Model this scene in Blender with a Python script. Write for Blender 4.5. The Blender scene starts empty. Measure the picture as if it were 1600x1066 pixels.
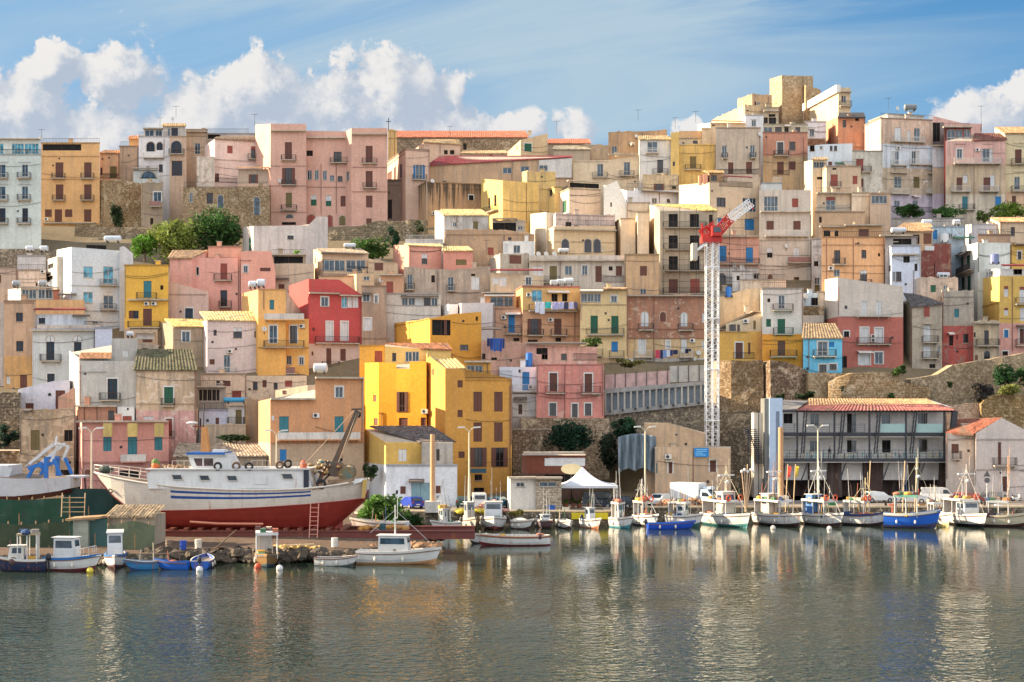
import bpy, math, random
from mathutils import Vector
R_ = random.Random(7)
sc = bpy.context.scene
# ---------------------------------------------------------------- camera
F = 2160.0; HC = 13.7; HR = 640.0            # focal length in photo pixels, eye height, horizon row
cd = bpy.data.cameras.new("camera"); cam = bpy.data.objects.new("camera", cd); sc.collection.objects.link(cam)
cam.location = (0, 0, HC); cam.rotation_euler = (math.pi/2, 0, 0)
cd.sensor_width = 36; cd.lens = 36*F/1600; cd.shift_y = (HR-533)/1600; cd.clip_end = 6000; cd.clip_start = 1
sc.camera = cam
# ---------------------------------------------------------------- light
SUN_EL = math.radians(21); SUN_AZ = math.radians(-81)    # azimuth from +Y, towards -X (the left)
SUN_D = Vector((math.sin(SUN_AZ)*math.cos(SUN_EL), math.cos(SUN_AZ)*math.cos(SUN_EL), math.sin(SUN_EL)))
ld = bpy.data.lights.new("sun", 'SUN'); ld.energy = 4.9; ld.angle = math.radians(0.5); ld.color = (1.0, 0.81, 0.57)
sun = bpy.data.objects.new("sun", ld); sc.collection.objects.link(sun)
sun.rotation_euler = (-SUN_D).to_track_quat('-Z', 'Y').to_euler()
sc.view_settings.view_transform = 'Standard'; sc.view_settings.look = 'None'
sc.view_settings.gamma = 1; sc.view_settings.exposure = 1.76
# ---------------------------------------------------------------- node helper
class NT:
    def __init__(s, nt): s.nt = nt; s.n = nt.nodes; s.l = nt.links
    def put(s, node, i, v):
        if v is None: return
        if hasattr(v, 'is_output'): s.l.new(v, node.inputs[i])
        else: node.inputs[i].default_value = v
    def m(s, op, a, b=None, c=None, clamp=False):
        x = s.n.new('ShaderNodeMath'); x.operation = op; x.use_clamp = clamp
        s.put(x, 0, a); s.put(x, 1, b); s.put(x, 2, c); return x.outputs[0]
    def mix(s, f, a, b, mode='MIX'):
        x = s.n.new('ShaderNodeMix'); x.data_type = 'RGBA'; x.blend_type = mode
        s.put(x, 0, f)
        for i, v in ((6, a), (7, b)):
            if isinstance(v, tuple) and len(v) == 3: v = (*v, 1)
            s.put(x, i, v)
        return x.outputs[2]
    def ramp(s, v, a, b, lo=0.0, hi=1.0):
        x = s.n.new('ShaderNodeMapRange'); x.interpolation_type = 'SMOOTHSTEP'
        s.put(x, 0, v); x.inputs[1].default_value = a; x.inputs[2].default_value = b
        x.inputs[3].default_value = lo; x.inputs[4].default_value = hi; return x.outputs[0]
    def noise(s, vec, sc_, det=4, rough=.55, dist=0.0, w=None):
        x = s.n.new('ShaderNodeTexNoise'); x.noise_dimensions = '2D' if w else '3D'; s.put(x, 'Vector', vec)
        x.inputs['Scale'].default_value = sc_; x.inputs['Detail'].default_value = det
        x.inputs['Roughness'].default_value = rough; x.inputs['Distortion'].default_value = dist
        return x.outputs[0]
    def vm(s, op, a, b=None):
        x = s.n.new('ShaderNodeVectorMath'); x.operation = op; s.put(x, 0, a); s.put(x, 1, b); return x.outputs[0]
    def comb(s, a, b, c):
        x = s.n.new('ShaderNodeCombineXYZ'); s.put(x, 0, a); s.put(x, 1, b); s.put(x, 2, c); return x.outputs[0]
    def sep(s, v):
        x = s.n.new('ShaderNodeSeparateXYZ'); s.put(x, 0, v); return x.outputs
    def bump(s, h, dist=.02, st=.6):
        x = s.n.new('ShaderNodeBump'); s.put(x, 'Height', h); x.inputs['Distance'].default_value = dist
        x.inputs['Strength'].default_value = st; return x.outputs[0]
# ---------------------------------------------------------------- sky with clouds
w = bpy.data.worlds.new("World"); sc.world = w; w.use_nodes = True
t = NT(w.node_tree); t.n.clear()
tc = t.n.new('ShaderNodeTexCoord').outputs['Generated']
X, Y, Z = t.sep(tc)
sky = t.n.new('ShaderNodeTexSky'); sky.sky_type = 'NISHITA'; sky.sun_disc = False
sky.sun_elevation = SUN_EL; sky.sun_rotation = SUN_AZ; sky.air_density = 1.0; sky.dust_density = 0.6; sky.ozone_density = 2.2
zz = t.m('ADD', t.m('MULTIPLY', t.m('MAXIMUM', Z, 0.0), 1.6), 0.10)          # the bluer air a little above the skyline
t.l.new(t.vm('NORMALIZE', t.comb(X, Y, zz)), sky.inputs[0])
Yp = t.m('MAXIMUM', Y, 0.05)
U = t.m('DIVIDE', X, Yp); V = t.m('DIVIDE', Z, Yp)                        # tangent plane of the view north
skyg = t.mix(t.ramp(V, .16, .33), (1.01, 1.93, 2.71), t.mix(t.ramp(U, -.3, .38), (0.80, 1.72, 2.62), (0.24, 1.10, 2.21)))
skyc = t.mix(t.ramp(Y, .2, .6, 0, .75), t.mix(1.0, sky.outputs[0], (0.9, 1.0, 1.1), 'MULTIPLY'), skyg)
def blobs(du, dv):
    uu = t.m('ADD', U, du); vv = t.m('ADD', V, dv)
    p = t.comb(uu, vv, 0.0)
    nz = t.noise(p, 13, 6, .62, .0, 2); nb = t.noise(p, 70, 3, .65, .0, 2); pw = t.vm('ADD', p, t.vm('MULTIPLY', t.comb(nz, nb, 0.0), (.05, .05, 0)))
    def bil(k):
        x = t.n.new('ShaderNodeTexVoronoi'); x.feature = 'SMOOTH_F1'; x.voronoi_dimensions = '2D'; x.inputs['Scale'].default_value = k; x.inputs['Smoothness'].default_value = .35; t.l.new(pw, x.inputs['Vector']); return t.m('SUBTRACT', .42, x.outputs['Distance'])
    v1, v2 = bil(24), bil(62)
    wu = t.m('ADD', uu, t.m('MULTIPLY', t.m('SUBTRACT', nz, .5), .05)); wv = vv
    acc = None
    for (px, py, rx, ry) in CL:
        a = t.m('DIVIDE', t.m('SUBTRACT', wu, (px-800)/F), rx/F); b = t.m('DIVIDE', t.m('SUBTRACT', wv, (HR-py)/F), ry/F)
        d = t.m('SUBTRACT', 1.0, t.m('SQRT', t.m('ADD', t.m('MULTIPLY', a, a), t.m('MULTIPLY', b, b))))
        acc = d if acc is None else t.m('SMOOTH_MAX', acc, d, .12)
    return t.m('ADD', acc, t.m('ADD', t.m('MULTIPLY', t.m('SUBTRACT', nz, .5), 1.0), t.m('ADD', t.m('MULTIPLY', v1, .75), t.m('ADD', t.m('MULTIPLY', v2, .30), t.m('MULTIPLY', t.m('SUBTRACT', nb, .5), .10)))))
CL = [(20,165,120,85),(92,100,52,48),(190,125,82,85),(150,230,210,105),(330,195,120,85),(420,135,78,62),(505,165,130,85),
      (610,145,100,85),(640,225,160,90),(715,140,32,38),(815,200,45,35),(897,205,38,45),(1070,200,34,30),(1540,190,90,60),(1590,150,60,45),(400,300,420,110)]
d0 = blobs(0, 0); d1 = blobs(-.011, .010)
cov = t.ramp(d0, 0.02, 0.30)
lit = t.ramp(t.m('SUBTRACT', d0, d1), -0.28, 0.60)
ccol = t.mix(lit, (1.75, 2.07, 2.53), (3.50, 3.40, 3.29))
ccol = t.mix(t.ramp(V, .30, .16, .0, .25), ccol, (2.58, 2.75, 3.10))
# thin high cloud: streaks that rise to the right
sv = t.comb(t.m('ADD', t.m('MULTIPLY', U, 1.2), t.m('MULTIPLY', V, -1.0)), t.m('ADD', t.m('MULTIPLY', V, 7.0), t.m('MULTIPLY', U, -1.1)), 0.3)
st = t.noise(sv, 1.5, 6, .60, .5, 2)
cir = t.m('MULTIPLY', t.ramp(st, .40, .70), t.m('MULTIPLY', t.ramp(U, .40, .16, .35, .85), t.ramp(U, -.36, -.15, .45, 1.0)))
sk2 = t.mix(cir, skyc, (1.98, 2.50, 2.85))
# bright broken cloud added behind the viewer, unseen, to keep the shade neutral
nbk = t.noise(tc, 2.2, 6, .6)
back = t.m('MULTIPLY', t.ramp(nbk, .38, .55), t.ramp(Y, 0.25, -0.1))
sk2 = t.mix(back, sk2, (7.5, 7.6, 7.9))
low = t.m('MULTIPLY', t.ramp(t.m('ADD', V, t.m('MULTIPLY', st, -.05)), .24, .15, 0, .95), t.ramp(t.m('ADD', U, t.m('MULTIPLY', st, .06)), .06, -.08)); sk2 = t.mix(t.m('MULTIPLY', low, t.ramp(Y, .3, .5)), sk2, (1.70, 2.13, 2.65))
front = t.m('MULTIPLY', cov, t.ramp(Y, .3, .5))
sk3 = t.mix(front, sk2, ccol)
bg = t.n.new('ShaderNodeBackground'); t.l.new(sk3, bg.inputs[0]); bg.inputs[1].default_value = 0.075
wo = t.n.new('ShaderNodeOutputWorld'); t.l.new(bg.outputs[0], wo.inputs[0])
# ---------------------------------------------------------------- materials
def lin(c):
    g_ = (c[0]*.3+c[1]*.55+c[2]*.15); c = tuple(g_+(v-g_)*.98 for v in c)
    return tuple(((v/255)/12.92 if v <= 10 else (((v/255)+.055)/1.055)**2.4) for v in c)
MATS = {}
def newmat(key):
    m = bpy.data.materials.new(key); m.use_nodes = True; q = NT(m.node_tree)
    b = q.n['Principled BSDF']; return m, q, b
def pos(q): return q.n.new('ShaderNodeNewGeometry').outputs['Position']
def stucco(rgb, grime=.5, peel=.25, peelc=(150,130,112)):
    key = ('st', rgb, grime, peel, peelc)
    if key in MATS: return MATS[key]
    m, q, b = newmat('plaster'); p = pos(q); c = lin(rgb); x, y, z = q.sep(p)
    n1 = q.noise(p, .22, 6, .6); n2 = q.noise(p, 1.7, 7, .65)
    sv = q.comb(q.m('MULTIPLY', x, 1.6), q.m('MULTIPLY', y, 1.6), q.m('MULTIPLY', z, .13)); n3 = q.noise(sv, 1.0, 5, .6)
    n4 = q.noise(p, .9, 10, .68, .9); n5 = q.noise(p, 3.2, 6, .75)
    dk = tuple(v*.62 for v in c); gr = (c[0]*.5+.06, c[1]*.5+.06, c[2]*.5+.056); lt = tuple(min(.86, v*1.18+.03) for v in c)
    oi = q.n.new('ShaderNodeObjectInfo').outputs['Random']; vr = q.m('ADD', .94, q.m('MULTIPLY', oi, .22)); c0 = q.vm('MULTIPLY', tuple(c), q.comb(vr, vr, vr))
    k = q.mix(q.ramp(n1, .35, .68, 0, .6*grime+.2), c0, dk)
    k = q.mix(q.ramp(n2, .45, .75, 0, .45), k, lt)
    k = q.mix(q.ramp(n5, .38, .62, .28, 0), k, tuple(v*.5 for v in c))
    k = q.mix(q.ramp(n3, .47, .64, 0, min(1, 1.0*grime)), k, gr)
    k = q.mix(q.ramp(n4, .66-.18*peel, .72-.18*peel, 0, min(.62, peel*1.2)), k, lin(peelc))
    q.put(b, 'Base Color', k); b.inputs['Roughness'].default_value = .9; b.inputs['Specular IOR Level'].default_value = .2
    q.put(b, 'Normal', q.bump(q.m('ADD', q.noise(p, 6, 6, .7), q.m('MULTIPLY', n4, .6)), .05, .6)); MATS[key] = m; return m
def mould(col, ztop, h=9.0):
    m = stucco(col, 1.0, .35).copy(); q = NT(m.node_tree); b = q.n['Principled BSDF']; p = pos(q); x, y, z = q.sep(p); src = b.inputs['Base Color'].links[0].from_socket
    sn = q.noise(q.comb(q.m('MULTIPLY', x, 1.1), q.m('MULTIPLY', y, 1.1), q.m('MULTIPLY', z, .07)), 1.0, 6, .65); f = q.m('SUBTRACT', sn, q.m('MULTIPLY', q.m('SUBTRACT', ztop, z), .30/h))
    q.put(b, 'Base Color', q.mix(q.ramp(f, .38, .50, 0, .85), src, lin((62,58,48)))); return m
def stone(rgb=(170,145,112), dark=(96,80,62), s=1.0, kind='rubble'):
    key = ('sn', rgb, dark, s, kind)
    if key in MATS: return MATS[key]
    m, q, b = newmat('masonry'); p = pos(q); x, y, z = q.sep(p)
    wv = q.comb(q.m('ADD', x, q.m('MULTIPLY', y, .6)), q.m('MULTIPLY', z, 1.0), 0.0)
    wv2 = q.vm('ADD', wv, q.vm('MULTIPLY', q.comb(q.noise(p, 1.1, 3), q.noise(p, 1.3, 3), 0.0), (.5, .5, 0)))
    br = q.n.new('ShaderNodeTexBrick'); q.put(br, 'Vector', wv2); br.inputs['Scale'].default_value = 1.0*s
    br.inputs['Brick Width'].default_value = .62; br.inputs['Row Height'].default_value = .30; br.inputs['Mortar Size'].default_value = .035
    br.inputs['Mortar Smooth'].default_value = .5; br.inputs['Color1'].default_value = (*lin(rgb), 1)
    br.inputs['Color2'].default_value = (*tuple(v*.62 for v in lin(rgb)), 1); br.inputs['Mortar'].default_value = (*lin(dark), 1)
    n1 = q.noise(p, .16, 8, .66); n2 = q.noise(p, 1.2, 8, .7); n3 = q.noise(p, .45, 8, .6, 1.0)
    k = q.mix(q.ramp(n2, .35, .7, .15, .85), br.outputs['Color'], q.mix(n3, lin(rgb), lin(dark)))
    k = q.mix(q.ramp(n1, .46, .60, 0, .55), k, lin(dark)); k = q.mix(q.ramp(n3, .54, .64, 0, .6), k, lin((204,184,154))); n6 = q.noise(p, 2.6, 5, .75); k = q.mix(q.ramp(n6, .40, .50, .50, 0), k, tuple(v*.45 for v in lin(dark))); k = q.mix(q.ramp(n6, .53, .62, 0, .45), k, lin((214,196,166)))
    q.put(b, 'Base Color', k); b.inputs['Roughness'].default_value = .95; b.inputs['Specular IOR Level'].default_value = .15
    q.put(b, 'Normal', q.bump(q.m('ADD', q.m('MULTIPLY', br.outputs['Fac'], -.5), n2), .16, .8)); MATS[key] = m; return m
def plain(rgb, rough=.6, var=.25, metal=0.0, spec=.4, key='paint'):
    k0 = ('pl', rgb, rough, var, metal)
    if k0 in MATS: return MATS[k0]
    m, q, b = newmat(key); p = pos(q); c = lin(rgb)
    n = q.noise(p, 1.3, 7, .65); n2 = q.noise(p, 7, 4, .6)
    k = q.mix(q.ramp(n, .35, .7, 0, var*1.6), c, tuple(v*.55+.02 for v in c)); k = q.mix(q.ramp(n2, .5, .75, 0, var*.8), k, tuple(min(.85, v*1.25+.02) for v in c))
    q.put(b, 'Base Color', k); b.inputs['Roughness'].default_value = rough; b.inputs['Metallic'].default_value = metal
    b.inputs['Specular IOR Level'].default_value = spec; MATS[k0] = m; return m
def rusty(rgb, amount=.3, rough=.5, rust=(150,84,40)):
    k0 = ('ru', rgb, amount, rough)
    if k0 in MATS: return MATS[k0]
    m, q, b = newmat('weathered_paint'); p = pos(q); c = lin(rgb); x, y, z = q.sep(p)
    n = q.noise(q.comb(q.m('MULTIPLY', x, 2.2), q.m('MULTIPLY', y, 2.2), q.m('MULTIPLY', z, .35)), 1.0, 7, .65); n2 = q.noise(p, 1.0, 9, .7, .4)
    k = q.mix(q.ramp(n2, .3, .7, 0, .5), c, tuple(v*.68 for v in c))
    k = q.mix(q.ramp(n, .62-.18*amount, .74, 0, .9*min(1, amount*2)), k, lin(rust))
    pl = q.m('FRACT', q.m('MULTIPLY', z, 3.6)); k = q.mix(q.ramp(pl, .0, .12, .35, 0), k, tuple(v*.4 for v in c))
    q.put(b, 'Base Color', k); b.inputs['Roughness'].default_value = rough; MATS[k0] = m; return m
def glass(rgb=(60,80,95)):
    k0 = ('gl', rgb)
    if k0 in MATS: return MATS[k0]
    m, q, b = newmat('window_glass'); p = pos(q); n = q.noise(p, 1.1, 2)
    k = q.mix(q.ramp(n, .4, .62), lin(rgb), tuple(v*.4 for v in lin(rgb)))
    q.put(b, 'Base Color', k); b.inputs['Roughness'].default_value = .12; b.inputs['Specular IOR Level'].default_value = .6; MATS[k0] = m; return m
def tiles(rgb=(190,150,110)):
    k0 = ('ti', rgb)
    if k0 in MATS: return MATS[k0]
    m, q, b = newmat('roof_tiles'); p = pos(q); c = lin(rgb)
    v = q.n.new('ShaderNodeTexVoronoi'); q.put(v, 'Vector', p); v.inputs['Scale'].default_value = 3.2
    hv = q.sep(v.outputs['Color'])[0]
    k = q.mix(hv, tuple(x*.5 for x in c), tuple(min(.8, x*1.35) for x in c)); n = q.noise(p, .5, 6, .6)
    k = q.mix(q.ramp(n, .5, .72, 0, .7), k, lin((112,100,84)))
    q.put(b, 'Base Color', k); b.inputs['Roughness'].default_value = .9; b.inputs['Specular IOR Level'].default_value = .15
    q.put(b, 'Normal', q.bump(q.m('ADD', hv, q.noise(p, 9, 3)), .04, .7)); MATS[k0] = m; return m
def leafm(rgb=(62,84,34), tw=.5):
    rgb = tuple(min(255, int(v*1.25)) for v in rgb)
    k0 = ('lf', rgb)
    if k0 in MATS: return MATS[k0]
    m, q, b = newmat('leaves'); p = pos(q); c = lin(rgb)
    n = q.noise(p, .55, 4, .6); n2 = q.noise(p, 4, 2)
    k = q.mix(q.ramp(n, .38, .62), tuple(v*.5 for v in c), tuple(v*1.7 for v in c)); k = q.mix(q.ramp(n2, .5, .7, 0, .5), k, (c[0]*2.6, c[1]*2.1, c[2]*1.2))
    q.put(b, 'Base Color', k); b.inputs['Roughness'].default_value = .7; b.inputs['Specular IOR Level'].default_value = .2
    tr = q.n.new('ShaderNodeBsdfTranslucent'); q.put(tr, 'Color', k); mx = q.n.new('ShaderNodeMixShader'); mx.inputs[0].default_value = .3
    q.l.new(b.outputs[0], mx.inputs[1]); q.l.new(tr.outputs[0], mx.inputs[2]); q.l.new(mx.outputs[0], q.n['Material Output'].inputs[0]); MATS[k0] = m; return m
# ---------------------------------------------------------------- mesh builder
class MB:
    def __init__(s): s.v = []; s.f = []; s.mi = []; s.mats = []
    def mid(s, m):
        if m not in s.mats: s.mats.append(m)
        return s.mats.index(m)
    def poly(s, pts, m):
        b = len(s.v); s.v += [tuple(p) for p in pts]; s.f.append(tuple(range(b, b+len(pts)))); s.mi.append(s.mid(m)); return s
    def obox(s, c, a, b_, d, m):      # centre and three half-axis vectors
        c = Vector(c); a = Vector(a); b_ = Vector(b_); d = Vector(d)
        if a.cross(b_).dot(d) < 0: a = -a
        P = [c+i*a+j*b_+k*d for k in (-1, 1) for j in (-1, 1) for i in (-1, 1)]
        b = len(s.v); s.v += [tuple(p) for p in P]; k = s.mid(m)
        for f in ((0,2,3,1),(4,5,7,6),(0,1,5,4),(2,6,7,3),(0,4,6,2),(1,3,7,5)): s.f.append(tuple(b+i for i in f)); s.mi.append(k)
        return s
    def box(s, x0, y0, z0, x1, y1, z1, m):
        return s.obox(((x0+x1)/2, (y0+y1)/2, (z0+z1)/2), (abs(x1-x0)/2,0,0), (0,abs(y1-y0)/2,0), (0,0,abs(z1-z0)/2), m)
    def beam(s, p, q, wd, m, h=None):
        p = Vector(p); q = Vector(q); d = q-p
        if d.length < 1e-5: return s
        up = Vector((0,0,1)) if abs(d.normalized().z) < .95 else Vector((1,0,0))
        a = d.cross(up).normalized(); b = a.cross(d).normalized(); return s.obox((p+q)/2, d/2, a*wd/2, b*(h or wd)/2, m)
    def tube(s, p, q, r0, m, r1=None, n=8, cap=True):
        p = Vector(p); q = Vector(q); d = (q-p).normalized(); r1 = r0 if r1 is None else r1
        up = Vector((0,0,1)) if abs(d.z) < .95 else Vector((1,0,0)); a = d.cross(up).normalized(); b = d.cross(a)
        B = len(s.v); k = s.mid(m)
        for c, r in ((p, r0), (q, r1)):
            for i in range(n): g = 2*math.pi*i/n; s.v.append(tuple(c+(a*math.cos(g)+b*math.sin(g))*r))
        for i in range(n): j = (i+1) % n; s.f.append((B+i, B+j, B+n+j, B+n+i)); s.mi.append(k)
        if cap:
            s.f.append(tuple(B+n+i for i in range(n))); s.f.append(tuple(B+n-1-i for i in range(n))); s.mi += [k, k]
        return s
    def path(s, pts, r, m, n=6):
        for a, b in zip(pts, pts[1:]): s.tube(a, b, r, m, n=n)
        return s
    def ball(s, c, rx, ry, rz, m, n=10, k=7):
        rings = []; mi = s.mid(m)
        for j in range(k+1):
            ph = math.pi*j/k - math.pi/2; B = len(s.v); rings.append(B)
            for i in range(n): g = 2*math.pi*i/n; s.v.append((c[0]+rx*math.cos(ph)*math.cos(g), c[1]+ry*math.cos(ph)*math.sin(g), c[2]+rz*math.sin(ph)))
        for j in range(k):
            for i in range(n): a = (i+1) % n; s.f.append((rings[j]+i, rings[j]+a, rings[j+1]+a, rings[j+1]+i)); s.mi.append(mi)
        return s
    def torus(s, c, ax1, ax2, R, r, m, n=14, k=6):
        c = Vector(c); a = Vector(ax1).normalized(); b = Vector(ax2).normalized(); nn = a.cross(b); B = len(s.v); mi = s.mid(m)
        for i in range(n):
            g = 2*math.pi*i/n; d = a*math.cos(g)+b*math.sin(g)
            for j in range(k): h = 2*math.pi*j/k; s.v.append(tuple(c+d*(R+r*math.cos(h))+nn*r*math.sin(h)))
        for i in range(n):
            for j in range(k): s.f.append((B+i*k+j, B+((i+1)%n)*k+j, B+((i+1)%n)*k+(j+1)%k, B+i*k+(j+1)%k)); s.mi.append(mi)
        return s
    def build(s, name, parent=None, smooth=False, off=None):
        me = bpy.data.meshes.new(name); o = Vector((0,0,0))
        if parent is not None: o = parent.get('_w') and Vector(parent['_w']) or Vector(parent.location)
        if off is not None: o = Vector(off)
        me.from_pydata([(x-o.x, y-o.y, z-o.z) for x, y, z in s.v], [], s.f)
        for m in s.mats: me.materials.append(m)
        me.polygons.foreach_set('material_index', s.mi)
        if smooth: me.polygons.foreach_set('use_smooth', [True]*len(s.f))
        me.update(); ob = bpy.data.objects.new(name, me); sc.collection.objects.link(ob)
        if parent is not None: ob.parent = parent; ob['_w'] = tuple(o)
        elif off is not None: ob.location = o
        return ob
def tag(o, label=None, cat=None, group=None, kind=None):
    if label: o['label'] = label
    if cat: o['category'] = cat
    if group: o['group'] = group
    if kind: o['kind'] = kind
    return o
def empty(name, loc, label, cat, group=None):
    o = bpy.data.objects.new(name, None); sc.collection.objects.link(o); o.location = loc; o.empty_display_size = .5
    return tag(o, label, cat, group)
# tile coordinates: enlarged crops of the photograph, (origin x, origin y, scale)
q4 = 4.847
TL = dict(A=(0,180,q4),B=(300,180,q4),C=(600,180,q4),D=(900,180,q4),E=(1100,100,5.923),F=(1280,150,q4),G=(0,370,q4),H=(300,370,q4),I=(600,370,q4),
 J=(800,370,q4),K=(1040,300,5.077),L=(1280,340,q4),M=(0,560,q4),N=(280,560,q4),O=(540,470,q4),P=(560,640,q4),Q=(820,560,q4),R=(1060,470,q4),
 S=(1140,600,4.2105),T=(1300,500,q4),U=(0,660,4.44),V=(130,630,4.844),W=(340,630,4.846),X=(180,780,5.714),Y=(440,760,6.154),Z=(640,720,6.154),
 a=(860,700,6.154),b=(1040,640,5.33),c=(1080,720,8),d=(1240,720,8),e=(1400,700,7.615),_=(0,0,1))
def PX(t, x): o = TL[t]; return o[0]+x/o[2]
def PY(t, y): o = TL[t]; return o[1]+y/o[2]
def at(px, py, Y): return Vector(((px-800)*Y/F, Y, HC+(HR-py)*Y/F))
def zat(py, Y): return HC+(HR-py)*Y/F
ROWS = [(792,172),(745,181),(700,189),(650,197),(600,206),(550,215),(500,225),(450,236),(400,248),(350,262),(300,277),(250,292),(200,308),(120,330),(0,370)]
def depth_of(py):
    if py >= ROWS[0][0]: return 172.0
    for (a, ya), (b, yb) in zip(ROWS, ROWS[1:]):
        if py >= b: return ya+(yb-ya)*(a-py)/(a-b)
    return 330.0
def row_of(Y):
    for (a, ya), (b, yb) in zip(ROWS, ROWS[1:]):
        if Y <= yb: return a+(b-a)*(Y-ya)/(yb-ya)
    return 0
def ground_z(Y, x=-50):
    if Y <= 176 or (x > 0 and Y < 196) or (x > 13 and Y < 205): return 1.6
    return max(1.6, min(zat(row_of(Y), Y)-5.0, 50))
# ---------------------------------------------------------------- houses
FR_BR = plain((84,58,44), .6, .3); FR_WH = plain((205,203,196), .6, .2); IRON = plain((52,48,46), .6, .3); CONC = stucco((186,172,152), .8, .2)
SHC = {'k': (104,62,48), 'g': (28,92,66), 'b': (38,122,182), 't': (54,120,130), 'w': (206,206,204), 'r': (150,74,60), 'y': (112,98,58), 'l': (134,168,176)}
GLC = {'d': (30,31,36), 'G': (62,84,98), 'o': (16,15,15), 'c': (80,160,186)}
def wall_grid(mb, A, B, zb, ta, tb, holes, mats_at, rec=.2):
    A = Vector((A[0], A[1], 0)); B = Vector((B[0], B[1], 0)); L = (B-A).length; u = (B-A)/L; n = Vector((u.y, -u.x, 0)); tm = min(ta, tb)
    us = sorted({0.0, L, *[h[0] for h in holes], *[h[1] for h in holes]})
    zs = sorted({zb, tm, *[h[2] for h in holes], *[h[3] for h in holes], *[z for z in mats_at[0] if zb < z < tm]})
    def P(a, z): return tuple(A+u*a+Vector((0,0,z)))
    def mat(z):
        for i, zz in enumerate(mats_at[0]):
            if z > zz: return mats_at[1][i]
        return mats_at[1][-1]
    for a, b in zip(us, us[1:]):
        if b-a < 1e-4: continue
        for c, d in zip(zs, zs[1:]):
            if d-c < 1e-4: continue
            mu, mz = (a+b)/2, (c+d)/2
            if any(h[0] < mu < h[1] and h[2] < mz < h[3] for h in holes): continue
            mb.poly([P(a,c), P(b,c), P(b,d), P(a,d)], mat(mz))
    if abs(ta-tb) > .02:
        if ta > tb: mb.poly([P(0,tm), P(L,tm), P(0,ta)], mats_at[1][0])
        else: mb.poly([P(0,tm), P(L,tm), P(L,tb)], mats_at[1][0])
    for (a, b, c, d) in holes:
        mt = mat((c+d)/2)
        def Q(a_, z, r): return tuple(A+u*a_-n*r+Vector((0,0,z)))
        mb.poly([Q(a,c,0), Q(a,d,0), Q(a,d,rec), Q(a,c,rec)], mt); mb.poly([Q(b,c,0), Q(b,c,rec), Q(b,d,rec), Q(b,d,0)], mt)
        mb.poly([Q(a,c,0), Q(a,c,rec), Q(b,c,rec), Q(b,c,0)], mt); mb.poly([Q(a,d,0), Q(b,d,0), Q(b,d,rec), Q(a,d,rec)], mt)
def railing(mb, P, Q, h=1.0, m=None, sp=.17, w=.028):
    m = m or IRON; P = Vector(P); Q = Vector(Q); L = (Q-P).length
    mb.beam(P+Vector((0,0,h)), Q+Vector((0,0,h)), .05, m); mb.beam(P+Vector((0,0,.08)), Q+Vector((0,0,.08)), .04, m)
    n = max(1, int(L/sp))
    for i in range(n+1): p = P+(Q-P)*i/n; mb.beam(p, p+Vector((0,0,h)), w, m)
class Wall:
    def __init__(s, A, B): s.A = Vector((A[0],A[1],0)); s.B = Vector((B[0],B[1],0)); s.L = (s.B-s.A).length; s.u = (s.B-s.A)/s.L; s.n = Vector((s.u.y, -s.u.x, 0))
    def u_of(s, px):      # where the sight line through photo column px meets the wall plane
        k = (px-800)/F; den = s.u.x-k*s.u.y
        return (k*s.A.y-s.A.x)/den if abs(den) > 1e-6 else 0
    def Y_at(s, u): return s.A.y+s.u.y*u
    def P(s, u, z, out=0.0): return s.A+s.u*u+s.n*out+Vector((0,0,z))
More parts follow.
